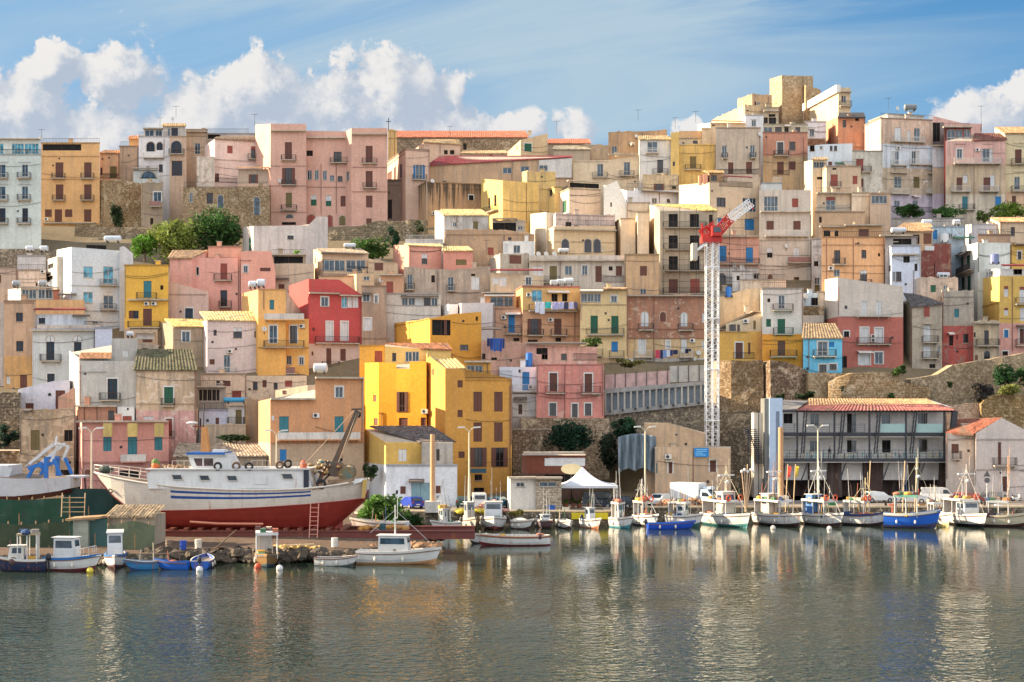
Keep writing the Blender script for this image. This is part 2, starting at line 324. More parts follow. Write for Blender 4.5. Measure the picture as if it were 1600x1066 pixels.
def opening(code, W, u0, u1, z0, z1, root, arch=False, proud=False, deco=False):
    r = .16 if not proud else -.02; mid = (u0+u1)/2; wv = W.u; up = Vector((0,0,1)); w_ = u1-u0; h_ = z1-z0
    def bx(mb, a, b, c, d, r0, r1, m): mb.obox(W.P((a+b)/2, (c+d)/2, -(r0+r1)/2), wv*(b-a)/2, W.n*abs(r1-r0)/2, up*(d-c)/2, m)
    if deco:
        mb = MB(); dm = FR_WH if deco is True else deco
        for (a,b,c,d) in ((u0-.16,u0,z0,z1),(u1,u1+.16,z0,z1),(u0-.16,u1+.16,z1,z1+.2)): bx(mb,a,b,c,d,-.05,0,dm)
        mb.build('window_surround', root)
    if arch:
        def fan(rr, out, m, mb):
            pts = [W.P(mid-rr*w_/2, z0, out), W.P(mid+rr*w_/2, z0, out)]
            zc = z1-w_/2
            for i in range(9): g = math.pi*i/8; pts.append(W.P(mid+math.cos(g)*rr*w_/2, zc+math.sin(g)*rr*w_/2, out))
            mb.poly(pts, m)
            for p, q in zip(pts, pts[1:]+pts[:1]): mb.poly([p, p-W.n*(out+.02), q-W.n*(out+.02), q], m)
        a = MB(); fan(1.22, .03, CONC, a); f = a.build('window', root)
        b = MB(); fan(1.0, .045, glass(GLC.get(code, (40,36,34))) if code in GLC else plain(SHC[code], .7), b)
        if w_ > .9: b.beam(W.P(mid, z0, .06), W.P(mid, z1, .06), .06, FR_BR)
        b.build('pane', f); return
    if code in 'dGc':
        fr = FR_BR if code == 'd' else FR_WH; mb = MB(); t_ = .07
        for (a,b,c,d) in ((u0,u0+t_,z0,z1),(u1-t_,u1,z0,z1),(u0+t_,u1-t_,z0,z0+t_),(u0+t_,u1-t_,z1-t_,z1),(mid-.03,mid+.03,z0+t_,z1-t_)): bx(mb,a,b,c,d,r-.06,r,fr)
        if w_ > 2.2:
            for k in (-1, 1): bx(mb, mid+k*w_/4-.03, mid+k*w_/4+.03, z0+t_, z1-t_, r-.06, r, fr)
        if h_ > 2: bx(mb, u0+t_, u1-t_, z0+h_*.3-.03, z0+h_*.3+.03, r-.06, r, fr)
        f = mb.build('window' if h_ < 2 or w_ > 2 else 'glass_door', root)
        g = MB(); g.poly([W.P(u0,z0,-r-.02), W.P(u1,z0,-r-.02), W.P(u1,z1,-r-.02), W.P(u0,z1,-r-.02)], glass(GLC[code])); g.build('pane', f)
        if h_ < 2 and w_ > .5:
            s_ = MB(); bx(s_, u0-.08, u1+.08, z0-.08, z0, -.08, .1, CONC); s_.build('sill', f)
    elif code == 'o':
        mb = MB(); q = r+.12
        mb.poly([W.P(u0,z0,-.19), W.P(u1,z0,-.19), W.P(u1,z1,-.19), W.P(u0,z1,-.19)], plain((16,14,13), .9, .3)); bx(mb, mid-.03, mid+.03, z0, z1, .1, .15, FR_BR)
        mb.build('window_opening', root)
    else:
        m = plain(SHC[code], .65, .3); mb = MB()
        for (a, b) in ((u0, mid-.015), (mid+.015, u1)):
            bx(mb, a, b, z0, z1, r-.05, r+.02, m); n = max(2, int(h_/.24))
            if code != 'w':
                for i in range(n): z = z0+(i+.5)*h_/n; bx(mb, a+.07, b-.07, z-.04, z+.035, r-.085, r-.05, m)
            else:
                for i in range(n): z = z0+(i+.5)*h_/n; bx(mb, a, b, z-.012, z+.012, r-.06, r-.05, m)
        mb.build('shutter', root)
HN = 0
def house(t, label, pts, top, bot, col, win='', Y=None, name='house', cat='house', grime=.55, peel=.25, peelc=(150,130,112), mat=None, roof=None, cornice=True,
          bands=(), sd=7.0, back=7.0, drop=8.0, cc=None, group=None, shift=0, rmat=None):
    global HN; HN += 1
    side = '/' in pts; xs = [(p.split(':')+[None])[:2] for p in pts.replace('/', ' ').split()]
    Y = (depth_of(PY(t, bot)) if Y is None else Y)+shift; P = []
    for x, d in xs:
        px = PX(t, float(x)); d = float(d) if d is not None else 0.0; P.append([px, Y+d])
    if side: P[0][1] = Y+sd
    W2 = [((px-800)*yy/F, yy) for px, yy in P]
    if side and all(d is None for _, d in xs[1:]):
        s_ = Vector((W2[0][0]-W2[1][0], W2[0][1]-W2[1][1])); k = max(0, min(.30, -s_.x/s_.y))
        for i in range(2, len(P)):
            kk = (P[i][0]-800)/F; x1, y1 = W2[1]; tt = (kk*y1-x1)/(1-kk*k); W2[i] = (x1+tt, y1+k*tt)
    rp = 1 if side else 0
    tops = [zat(PY(t, top), Y)]*len(P) if not isinstance(top, (list, tuple)) else [zat(PY(t, tv), w_[1]) for tv, w_ in zip(top, W2)]
    zb = zat(PY(t, bot), Y)-drop; gz = ground_z(Y, W2[0][0])
    if drop > .9: zb = min(zb, gz-1)
    root = empty(name, (sum(w_[0] for w_ in W2)/len(W2), Y+2, max(gz, zb)), label, cat, group)
    base = mat or stucco(col, grime, peel, peelc)
    bz = ([], [base])
    for (yb, bc) in bands: bz[0].append(zat(PY(t, yb), W2[rp][1])); bz[1].append(bc if not isinstance(bc, tuple) else stucco(bc, grime, peel, peelc))
    segs = [Wall(a, b) for a, b in zip(W2, W2[1:])]; holes = [[] for _ in segs]; todo = []
    def seg_of(px):
        for i in range(len(P)-1):
            if P[i][0]-.5 <= px < P[i+1][0]: return i
        return 0 if px < P[0][0] else len(P)-2
    for item in win.split(';'):
        item = item.strip()
        if not item: continue
        q = item.split(); code = q[0]; v = [float(z) for z in q[1:]]; cd_ = code.strip('^*+!')
        if cd_ in ('A', 'D'):
            i = seg_of(PX(t, v[0])); u = segs[i].u_of(PX(t, v[0])); todo.append((code, i, u, u, zat(PY(t, v[1]), segs[i].Y_at(u)), 0)); continue
        if cd_ in ('B', 'BS', 'R', '=', '-', 'C', 'BG', 'Bw', 'T', 'Rw'):
            x0, y, x1 = v[:3]; x1 = x0 if cd_ == 'T' else x1; i = seg_of(PX(t, (x0+x1)/2)); a, b = (segs[i].u_of(PX(t, x)) for x in (x0, x1)); z = zat(PY(t, y), segs[i].Y_at((a+b)/2)); todo.append((code, i, a, b, z, v[3] if len(v) > 3 else None)); continue
        x0, y0, x1, y1 = v; i = seg_of(PX(t, (x0+x1)/2)); S = segs[i]; a, b = (S.u_of(PX(t, x)) for x in (x0, x1)); Yc = S.Y_at((a+b)/2)
        z1, z0 = zat(PY(t, y0), Yc), zat(PY(t, y1), Yc); a = max(a, .06); b = min(b, S.L-.06)
        if b-a < .15 or z1-z0 < .15: continue
        proud = '^' in code or z1 > min(tops[i], tops[i+1])-.08 or '+' in code
        if not proud:
            for h in holes[i]:
                if not (b <= h[0] or a >= h[1] or z1 <= h[2] or z0 >= h[3]): proud = True
        if not proud: holes[i].append((a, b, z0, z1))
        todo.append((code, i, a, b, z0, z1, proud))
    mb = MB()
    for i, S in enumerate(segs): wall_grid(mb, S.A, S.B, zb, tops[i], tops[i+1], holes[i], bz)
    if roof:
        yr, xl, xr, db = roof[:4]; RL = at(PX(t, xl), PY(t, yr), Y+db); RR = at(PX(t, xr), PY(t, yr), Y+db)
        BL = Vector((W2[0][0]*(1+.2/Y), W2[0][1]+.2, tops[0]+.01)) if side else Vector((RL.x, RL.y, RL.z-.06)); BR = Vector((RR.x, RR.y, RR.z-.06))
    else:
        f_ = 1+back/Y; BL = Vector((W2[0][0]*f_, W2[0][1]*f_, tops[0])); BR = Vector((W2[-1][0]*f_, W2[-1][1]*f_, tops[-1]))
    FT = [Vector((*w_, z)) for w_, z in zip(W2, tops)]
    lo = lambda p: Vector((p.x, p.y, zb))
    mb.poly([lo(BL), lo(FT[0]), FT[0], BL], base); mb.poly([lo(FT[-1]), lo(BR), BR, FT[-1]], base); mb.poly([lo(BR), lo(BL), BL, BR], base)
    for k in range(len(FT)-1): mb.poly([FT[k], FT[k+1], BR if k >= (len(FT)-1)/2 else BL], CONC)
    mb.poly([BL, FT[(len(FT)-1+1)//2], BR], CONC)
    mb.build('wall', root)
    if roof:
        rm = rmat or tiles(roof[4] if len(roof) > 4 else (196,160,116)); S = segs[-1]; E0 = S.P(-.3, tops[-2]+.05, .35); E1 = S.P(S.L+.25, tops[-1]+.05, .35)
        r = MB(); n = max(4, int(S.L/.21)); ru = Vector((0,0,.13)); G = []
        for k in range(n+1): h = Vector((0,0,.075 if k % 2 else 0)); G.append((E0+(E1-E0)*k/n+h, RL+(RR-RL)*k/n+ru+h))
        for k in range(n):
            r.poly([G[k][0], G[k+1][0], G[k+1][1], G[k][1]], rm)
            r.poly([G[k][0]-Vector((0,0,.16)), G[k+1][0]-Vector((0,0,.16)), G[k+1][0], G[k][0]], rm)
        r.poly([G[0][0]-Vector((0,0,.16)), G[0][0], G[0][1], G[0][1]-Vector((0,0,.16))], rm)
        r.build('roof', root)
    elif cornice and not isinstance(top, (list, tuple)):
        c = MB(); cm = stucco(cc or tuple(int(v*.78) for v in col), .9, .4, (130,116,98))
        for S in segs: c.obox(S.P(S.L/2, tops[0]+.03, .02), S.u*(S.L/2+.06), S.n*.11, Vector((0,0,.11)), cm)
        c.build('cornice', root)
    for it in todo:
        code, i, a, b, z0, z1 = it[:6]; S = segs[i]; cd_ = code.strip('^*+!')
        if cd_ == 'A':
            m = MB(); wv, up = S.u, Vector((0,0,1)); m.obox(S.P(a, z0, .22), wv*.42, S.n*.17, up*.3, plain((212,208,198), .5, .2)); m.beam(S.P(a-.3, z0-.33, .2), S.P(a+.3, z0-.33, .2), .06, IRON)
            ac = m.build('air_conditioner', root); f = MB(); f.tube(S.P(a-.1, z0, .39), S.P(a-.1, z0, .41), .22, plain((48,48,50), .7), n=12); f.build('fan_grille', ac); continue
        if cd_ == 'D':
            dish(S.P(a, z0, .1), root); continue
        L = b-a
        if cd_ in ('B', 'BS', 'BG', 'Bw'):
            m = MB(); m.obox(S.P((a+b)/2, z0-.08, .45), S.u*(L/2), S.n*.45, Vector((0,0,.08)), CONC if cd_ != 'BS' else base)
            for k in range(max(2, int(L/1.1))):
                u = a+.25+(L-.5)*k/max(1, int(L/1.1)-1 or 1); m.obox(S.P(min(u, b-.1), z0-.27, .25), S.u*.07, S.n*.25, Vector((0,0,.11)), CONC)
            bal = m.build('balcony', root); r = MB(); z = z0; rc = FR_WH if cd_ == 'Bw' else IRON
            if cd_ == 'BS': r.obox(S.P((a+b)/2, z+.45, .86), S.u*(L/2), S.n*.05, Vector((0,0,.45)), stucco((206,200,190), .6, .3)); r.build('parapet', bal)
            elif cd_ == 'BG':
                r.obox(S.P((a+b)/2, z+.5, .86), S.u*(L/2), S.n*.02, Vector((0,0,.45)), plain((150,110,100), .8, .5)); r.build('cloth_screen', bal)
            else:
                railing(r, S.P(a+.03, z, .86), S.P(b-.03, z, .86), 1.0, rc); railing(r, S.P(a+.03, z, .05), S.P(a+.03, z, .86), 1.0, rc); railing(r, S.P(b-.03, z, .05), S.P(b-.03, z, .86), 1.0, rc); r.build('railing', bal)
        elif cd_ in ('R', 'Rw'):
            r = MB(); railing(r, S.P(a, z0, .06), S.P(b, z0, .06), 1.0, FR_WH if cd_ == 'Rw' else IRON); r.build('railing', root)
        elif cd_ == '=': r = MB(); r.obox(S.P((a+b)/2, z0, .35), S.u*(L/2), S.n*.4, Vector((0,0,.11)), CONC); r.build('ledge', root)
        elif cd_ == '-': r = MB(); r.obox(S.P((a+b)/2, z0, .04), S.u*(L/2), S.n*.06, Vector((0,0,.09)), stucco(tuple(int(v*.86) for v in col), .8, .3)); r.build('string_course', root)
        elif cd_ == 'C':    # awning or tiled hood
            r = MB(); am = plain((150,96,80), .8, .4) if z1 is None else (tiles() if z1 == 1 else plain({2:(60,120,90),3:(214,206,196),4:(96,84,76),5:(128,44,46)}[int(z1)], .8, .3))
            p = [S.P(a, z0+.25, .02), S.P(b, z0+.25, .02), S.P(b, z0, 1.0), S.P(a, z0, 1.0)]; r.poly(p[::-1], am); r.poly([v-Vector((0,0,.08)) for v in p], am); r.poly([p[3], p[3]-Vector((0,0,.18)), p[2]-Vector((0,0,.18)), p[2]], am)
            for u in (a+.05, b-.05): r.beam(S.P(u, z0-.3, .02), S.P(u, z0-.02, .95), .04, IRON)
            r.build('awning', root)
        elif cd_ == 'T':    # drainpipe of length v (tile units)
            r = MB(); r.tube(S.P(a, z0, .08), S.P(a, z0-(z1/TL[t][2])*Y/F, .08), .055, plain((128,92,78), .6), n=6); r.build('drainpipe', root)
        elif cd_ in ('K',):
            opening('d', S, a+.25*L, b-.25*L, z0, z1, root, proud=True)
            m = plain(SHC['k'], .65, .3); r = MB()
            for (p, q) in ((a, a+.24*L), (b-.24*L, b)):
                r.obox(S.P((p+q)/2, (z0+z1)/2, .05), S.u*(q-p)/2, S.n*.03, Vector((0,0,(z1-z0)/2)), m); n = max(3, int((z1-z0)/.24))
                for k in range(n): z = z0+(k+.5)*(z1-z0)/n; r.obox(S.P((p+q)/2, z, .09), S.u*(q-p-.1)/2, S.n*.02, Vector((0,0,.04)), m)
            r.build('shutter', root)
        else: opening(cd_, S, a, b, z0, z1, root, arch='^' in code, proud=it[6] and '^' not in code, deco='*' in code)
    if cat == 'house' and drop > .9:      # cables, downpipes, vents and chimneys of their own
        rr_ = random.Random(HN*13); S = segs[-1]; W_ = S.L; zt = min(tops[-2:]); zl = max(zat(PY(t, bot), Y)-1, 2)
        if W_ > 4 and zt-zl > 4:
            c = MB()
            for k in range(rr_.choice((1, 2, 2, 3))):
                z0 = rr_.uniform(zl+1, zt-.6); z1 = z0+rr_.uniform(-.8, .8); n = 8; sg_ = rr_.uniform(.1, .5); pts = [S.P(.05+(W_-.1)*j/n, z0+(z1-z0)*j/n-sg_*4*(j/n)*(1-j/n), .07) for j in range(n+1)]
                for p_, q_ in zip(pts, pts[1:]): c.beam(p_, q_, .04, IRON)
            c.build('cable', root)
            if rr_.random() < .6: c = MB(); u = rr_.choice((.12, W_-.12)); c.tube(S.P(u, zt-.1, .08), S.P(u, max(zl, zt-rr_.uniform(4, 10)), .08), .055, plain(rr_.choice(((128,92,78),(176,168,156),(90,84,80))), .6), n=6); c.build('drainpipe', root)
            for k in range(rr_.choice((0, 1, 2))):
                u = rr_.uniform(.5, W_-.5); z = rr_.uniform(zl+1, zt-.8)
                if not any(h[0]-.4 < u < h[1]+.4 and h[2]-.5 < z < h[3]+.5 for h in holes[-1]): c = MB(); c.obox(S.P(u, z, .03), S.u*.16, S.n*.05, Vector((0,0,.16)), plain((60,54,50), .8, .3)); c.build('vent', root)
        if not roof and not cornice and grime >= .8:      # crumbled wall head
            c = MB()
            for S_ in segs:
                i_ = segs.index(S_); n = max(2, int(S_.L/.55)); hs = [rr_.choice((.02,.05,.12,.2,.3)) for _ in range(n)]; ta_, tb_ = tops[i_], tops[i_+1]
                for j in range(n):
                    z_ = lambda u: ta_+(tb_-ta_)*u/S_.L
                    u0, u1 = S_.L*j/n, S_.L*(j+1)/n; p_ = [S_.P(u0, z_(u0)-.05, .03), S_.P(u1, z_(u1)-.05, .03), S_.P(u1, z_(u1)+hs[j], .0), S_.P(u0, z_(u0)+hs[j-1 if j else 0], .0)]; q_ = [v-S_.n*.4 for v in p_]
                    c.poly(p_, base); c.poly([p_[3], p_[2], q_[2], q_[3]], base); c.poly(q_[::-1], base); c.poly([p_[0], p_[3], q_[3], q_[0]], base); c.poly([p_[1], q_[1], q_[2], p_[2]], base)
            c.build('wall_head', root)
        elif not roof and cornice and len(P) < 4 and rr_.random() < .4 and W_ > 3 and 'R ' not in win[:60]:
            c = MB(); railing(c, S.P(.1, tops[-1]+.1, -.2), S.P(W_-.1, tops[-1]+.1, -.2), .9, IRON, .3, .03); c.build('roof_railing', root)
        if not roof and rr_.random() < .55 and len(P) < 4 and W_ > 3:
            c = MB(); p_ = S.P(rr_.uniform(.2, .8)*W_, tops[-1], -rr_.uniform(1.2, 3)); h_ = rr_.uniform(.5, 1.3); c.obox(p_+Vector((0,0,h_/2)), (.35,0,0), (0,.35,0), (0,0,h_/2), base); c.obox(p_+Vector((0,0,h_+.06)), (.45,0,0), (0,.45,0), (0,0,.06), CONC); c.build('chimney', root)
    root['_segs'] = 1; root['_top'] = tops[-1]
    return root, segs, tops
def dish(p, root=None):
    m = MB(); p = Vector(p); m.tube(p-Vector((0,0,.9)), p, .035, IRON, n=5); dm = plain((206,204,198), .5, .2); ax = Vector((.35,-.9,.25)).normalized(); s1 = ax.cross(Vector((0,0,1))).normalized(); s2 = s1.cross(ax)
    B = len(m.v); k = m.mid(dm); c = p+ax*.12
    m.v.append(tuple(c-ax*.14))
    for i in range(12): g = 2*math.pi*i/12; m.v.append(tuple(c+(s1*math.cos(g)+s2*math.sin(g))*.42))
    for i in range(12): m.f.append((B, B+1+i, B+1+(i+1)%12)); m.mi.append(k)
    m.beam(c-s2*.4, c+ax*.45, .03, IRON); return m.build('satellite_dish', root)
# ---------------------------------------------------------------- foliage
def foliage(mb, c, rx, ry, rz, n, m, s=.28, rnd=None, clumps=None):
    rnd = rnd or R_; c = Vector(c); k = clumps or max(5, int(n/70)); cl = []
    for _ in range(k):
        while True:
            v = Vector((rnd.uniform(-1,1), rnd.uniform(-1,1), rnd.uniform(-1,1)))
            if .25 < v.length < 1: break
        cl.append((v*.78, rnd.uniform(.22,.46)))
    mi = mb.mid(m)
    for _ in range(n):
        v0, r = cl[rnd.randrange(k)]; d = Vector((rnd.gauss(0,1), rnd.gauss(0,1), rnd.gauss(0,1))).normalized()*r*rnd.uniform(.55,1.08); v = v0+d
        p = c+Vector((v.x*rx, v.y*ry, v.z*rz)); a = Vector((rnd.gauss(0,1), rnd.gauss(0,1), rnd.gauss(0,.6))).normalized(); b = a.cross(Vector((rnd.gauss(0,1), rnd.gauss(0,1), rnd.gauss(0,1)))).normalized()
        q = s*rnd.uniform(.6,1.3); B = len(mb.v)
        mb.v += [tuple(p-a*q), tuple(p+b*q*.45), tuple(p+a*q), tuple(p-b*q*.45)]; mb.f.append((B,B+1,B+2,B+3)); mb.mi.append(mi)
def bush(label, x0, y0, x1, y1, Y, n=900, rgb=(52,72,34), name='bush', cat='bush', dpt=None, s=.26, trunk=False, group=None):
    c = at((x0+x1)/2, (y0+y1)/2, Y); rx = (x1-x0)/2*Y/F; rz = (y1-y0)/2*Y/F; ry = dpt or min(rx, rz)
    root = empty(name, (c.x, c.y, c.z-rz), label, cat, group); rnd = random.Random(int(x0*7+y0)); mb = MB(); foliage(mb, c, rx, ry, rz, n, leafm(rgb), s, rnd); 
    st = MB(); bk = plain((92,76,58), .9, .4)
    for i in range(5 if not trunk else 1):
        e = c+Vector((rnd.uniform(-.6,.6)*rx, rnd.uniform(-.3,.3)*ry, rnd.uniform(-.2,.5)*rz)); b = Vector((c.x+rnd.uniform(-.2,.2)*rx, c.y+.2, c.z-rz*(1.0 if not trunk else 1.2)))
        st.tube(b, (b+e)/2+Vector((rnd.uniform(-.2,.2),0,0)), .09 if not trunk else .25, bk, .06 if not trunk else .2, n=6); st.tube((b+e)/2, e, .06 if not trunk else .2, bk, .03, n=6)
    if trunk:
        for i in range(6):
            e = c+Vector((rnd.uniform(-.7,.7)*rx, rnd.uniform(-.4,.4)*ry, rnd.uniform(-.1,.7)*rz)); st.tube(c-Vector((0,0,.5*rz)), e, .14, bk, .04, n=6)
    st.build('trunk' if trunk else 'stem', root); mb.build('crown' if trunk else 'foliage', root); return root
# ---------------------------------------------------------------- the ground
def setting():
    g = MB(); rock = stucco((126,110,84), 1, .6, (96,90,62))
    ys = [176, 184, 192, 195.5, 197, 200, 204.5, 206, 210, 220, 232, 245, 260, 275, 290, 308, 330, 400]; xs = list(range(-200, 201, 8)); rn = random.Random(3)
    V_ = {(i,j): (x*(y/220), y, ground_z(min(y,330), x*(y/220))+(rn.uniform(-.5,.5) if y > 206 else 0)-(.3 if y < 182 else 0)-(12 if y >= 400 else 0)) for j, y in enumerate(ys) for i, x in enumerate(xs)}
    for j in range(len(ys)-1):
        for i in range(len(xs)-1): g.poly([V_[i,j], V_[i+1,j], V_[i+1,j+1], V_[i,j+1]], rock)
    tag(g.build('hillside'), kind='structure')
    s = MB(); s.poly([(-3000,-300,-4), (3000,-300,-4), (3000,5000,-4), (-3000,5000,-4)], stone((120,110,90))); tag(s.build('ground'), kind='structure')
    # water
    m, q, b = newmat('water'); p = pos(q); x, y, z = q.sep(p)
    n1 = q.noise(q.comb(q.m('MULTIPLY', x, .85), q.m('MULTIPLY', y, 1.0), 0.0), 1.9, 2, .45, .5); n2 = q.noise(q.comb(q.m('MULTIPLY', x, .9), y, 3.0), 3.9, 1, .5)
    n3 = q.noise(q.comb(q.m('MULTIPLY', x, .3), y, 3.0), .30, 3, .55)
    far = q.ramp(q.m('ADD', y, q.m('MULTIPLY', q.noise(p, .03, 2), 30)), 80, 136, 1.0, .055)
    wp = q.ramp(q.noise(q.comb(q.m('MULTIPLY', x, .5), y, 0.0), .045, 3, .6), .38, .62, .55, 1.3); far = q.m('MULTIPLY', far, wp)
    h = q.m('MULTIPLY', q.m('ADD', q.m('ADD', n1, q.m('MULTIPLY', n2, .12)), q.m('MULTIPLY', n3, .8)), far)
    bn = q.bump(h, .27, 1.0); q.put(b, 'Normal', bn)
    b.inputs['Base Color'].default_value = (.022, .034, .022, 1); b.inputs['Roughness'].default_value = .045; b.inputs['IOR'].default_value = 1.25
    wm = MB(); wm.poly([(-900,-60,0), (900,-60,0), (900,172,0), (-900,172,0)], m); tag(wm.build('water'), kind='structure')
    # quay and slipway ground
    cm = plain((178,160,136), .9, .45); qs = stone((132,120,104), (70,64,56), 1.0)
    road = plain((128,118,106), .95, .35)
    k = MB(); ex = lambda px, Y: ((px-800)*Y/F, Y)
    edge = [ex(-700,122), ex(-60,121.5), ex(210,122.5), ex(350,124.5), ex(500,126), ex(600,131), ex(660,134), ex(668,140), ex(610,150), ex(556,160.5)]
    zz = [.9,.9,.9,.8,.8,.7,.7,.8,1.0,1.6]; back = [ex(-700,178), ex(556,178)]
    top = [Vector((*e, z)) for e, z in zip(edge, zz)]; gm = stucco((104,82,64), 1, .6, (70,58,46))
    cen = [Vector((*ex(-700,150),1.2)), Vector((*ex(250,146),1.1)), Vector((*ex(500,146),1.1)), Vector((*ex(500,160),1.4)), Vector((*ex(556,160.5),1.6))]
    k.poly([top[0], top[1], top[2], cen[1], cen[0]], gm); k.poly([top[2], top[3], top[4], cen[2], cen[1]], gm); k.poly([top[4], top[5], top[6], top[7], top[8], cen[2]], gm); k.poly([cen[2], top[8], top[9], cen[3]], gm)
    b2 = [Vector((*ex(-700,180),1.6)), Vector((*ex(556,180),1.6))]; k.poly([cen[0], cen[1], cen[2], cen[3], top[9], b2[1], b2[0]], gm)
    for p_, q_ in zip(top, top[1:]): k.poly([Vector((p_.x,p_.y,-1)), Vector((q_.x,q_.y,-1)), q_, p_], qs)
    tag(k.build('slipway_ground'), kind='structure')
    e = MB(); a0 = ex(556,160.5); e1 = ex(2600,170.5)
    pts = [ex(556,160.5), ex(600,163.3), ex(952,163.3), ex(960,170.5), ex(2600,170.5)]
    e.poly([(x_,y_,1.6) for x_, y_ in pts]+[(pts[-1][0],230,1.6), (ex(556,178)[0],178,1.6)], road)
    for p_, q_ in zip(pts, pts[1:]): e.poly([(p_[0],p_[1],-1), (q_[0],q_[1],-1), (q_[0],q_[1],1.6), (p_[0],p_[1],1.6)], qs)
    tag(e.build('quay'), kind='structure')
    kb = MB()
    for p_, q_ in zip(pts, pts[1:]): kb.beam((p_[0],p_[1]+.32,1.69),(q_[0],q_[1]+.32,1.69), .62, plain((206,184,150), .9, .3), h=.19)
    tag(kb.build('quay_edge'), kind='structure')
setting()
PEEL = dict(grime=.9, peel=.7)
WH=(208,208,206); CR=(216,196,168); PK=(208,158,142); TN=(196,168,138)
# ---------------------------------------------------------------- skyline row, left to right
house('A','pale grey green apartment house with blue windows at the left end of the skyline','-60 312',300,835,(202,208,200),
 'G -30 375 42 470;B -60 478 66;G 165 375 212 465;B 137 478 237;G -30 540 42 635;B -60 645 66;G 165 540 212 635;B 137 645 237;d -30 705 42 810;B -60 822 66;d 168 705 212 810;B 137 822 237;- -60 358 62;- 140 358 235;- -60 526 62;- 140 526 235;R -50 300 308',grime=.3,peel=.1,name='apartment_house')
house('A','glass veranda storey with blue panes on top of the pale grey green corner house','-60 305',186,302,(200,210,206),'c -30 215 27 296;c 88 215 180 296;c 186 215 292 296;= -60 184 300',Y=294.5,name='roof_veranda',drop=0,back=5,grime=.2,peel=0)
house('A','orange apartment house with brown shutters and an open roof loggia on the skyline','312 755',212,992,(222,172,116),
 'o 322 220 615 268;k 420 358 480 474;B 397 480 497;k 637 358 693 474;B 617 480 716;k 422 525 480 640;B 402 645 498;k 637 525 693 640;B 617 645 716;k 340 714 392 772;k 414 714 470 808;k 492 714 548 772;k 637 714 692 808;= 328 820 725;- 312 312 755;- 312 484 755;r 403 925 562 990;t 343 905 382 990;A 355 790',Y=283,grime=.35,peel=.2,drop=4,name='apartment_house')
house('A','pinkish rubble base under the pale grey green apartment house','-60 330',838,1020,(0,0,0),Y=282.5,mat=stone((186,150,132),(120,96,86)),name='retaining_wall',cat='wall',cornice=False)
house('A','rubble base wall right of the orange house garage','566 760',828,985,(0,0,0),Y=282.2,mat=stone((176,148,112),(104,88,66)),name='retaining_wall',cat='wall',cornice=False)
house('A','small peach house with a grey green door between orange house and rough grey block','757 905',290,490,(214,170,132),'y 832 388 884 475;d 760 397 776 455;R 757 480 900',Y=291,roof=(270,790,905,2.5,(176,128,92)),peel=.2)
house('A','windowless rough grey brown block behind the round stone bastion','905 1050',237,492,(176,146,120),'',Y=290,grime=1,peel=.5)
house('A','orange stub of a house with a tiled rim left of the white arched house','978 1085',182,440,(216,160,104),'o 1000 300 1020 330',Y=296,roof=(160,985,1085,2.5,(190,130,90)))
house('A','white house with three arched windows and a lace balustrade on the left skyline','1050 1285',163,492,(212,206,202),
 '^o 1110 203 1172 275;^o 1187 205 1232 265;Bw 1090 325 1245;d 1203 373 1233 432;o 1105 390 1135 412;T 1243 180 4 150',Y=289,grime=.3,peel=.2)
house('A','beige bay with a tall arched stone window right of the white arched house','1285 1412',163,492,(206,176,150),'^d 1296 195 1375 292;B 1283 296 1398;d 1300 347 1380 460;- 1290 345 1390',Y=288.6,grime=.6)
house('A','glazed roof room with dark pergola above the white arched house','1090 1232',108,165,(196,190,184),'G 1098 112 1165 160;G 1178 112 1226 160;= 1086 104 1238',Y=290.5,drop=0,back=4,name='roof_room',cat='roof room')
house('A','square roof room with blue glass doors and tiled eave beside the glazed pergola','1235 1405',85,165,(190,180,168),'G 1270 100 1290 162;d 1297 97 1348 162',Y=290,drop=0,back=4,roof=(68,1235,1405,2,(182,150,110)),name='roof_room',cat='roof room')
house('A','low white garden room with an arched glass front under the white arched house','1010 1200',420,520,(196,196,188),'^G 1070 425 1180 474;= 1005 405 1198',Y=285,drop=3,back=3)
house('A','long weathered stone house with net parapet right of the bastion','1070 1232',515,850,(168,148,122),'G* 1163 583 1222 655;BG 1140 692 1225;o 1138 780 1160 830',Y=276.5,grime=1,peel=.8,cornice=False)
house('B','rough stone house front with two arched windows below a green net','-70 420 590',[545,545,548],850,(182,156,120),'G -20 587 5 660;d 112 590 158 670;^G 195 605 238 705;^G 470 622 513 755;R -60 545 580',Y=274.5,mat=stone((180,152,116),(120,100,76),1.2),cornice=False)
house('B','beige house with a tall blue window behind the pale pink gable house','-45 118',110,400,(208,180,150),'G 20 213 62 295;= -45 128 115;- -45 160 118',Y=294,peel=.4)
house('B','flat roofed storey with dark terrace shade left of the big pink palazzo','115 480',142,300,(196,188,178),'o 118 148 215 180;R 120 140 430;o 20 125 90 155',Y=296,drop=2)
house('B','pale pink house with red roller blinds left of the big pink palazzo','95/172 550',182,520,(218,190,176),'r 267 232 308 290;r 447 237 497 262;d 447 262 497 328;B 422 335 525;- 172 345 548;k 152 443 205 505;R 30 510 340',Y=284,roof=(168,185,545,2.5,(140,118,96)),grime=.3)
house('B','crumbling pale battlement in front of the pale pink gable house','35 172',318,520,(206,190,172),'',Y=283,cornice=False,**PEEL)
house('B','tiled veranda with a pale column and brown door beside the pink palazzo','345 585',520,560,(200,170,146),'',Y=278,drop=1,back=3,cornice=False,name='veranda_base',cat='wall')
r,sg,_=house('B','recessed veranda wall with open brown door under the thin tiled roof','350 585',410,520,(176,156,138),'K 430 450 500 517;C 345 402 585 1',Y=280,drop=1,back=3,cornice=False)
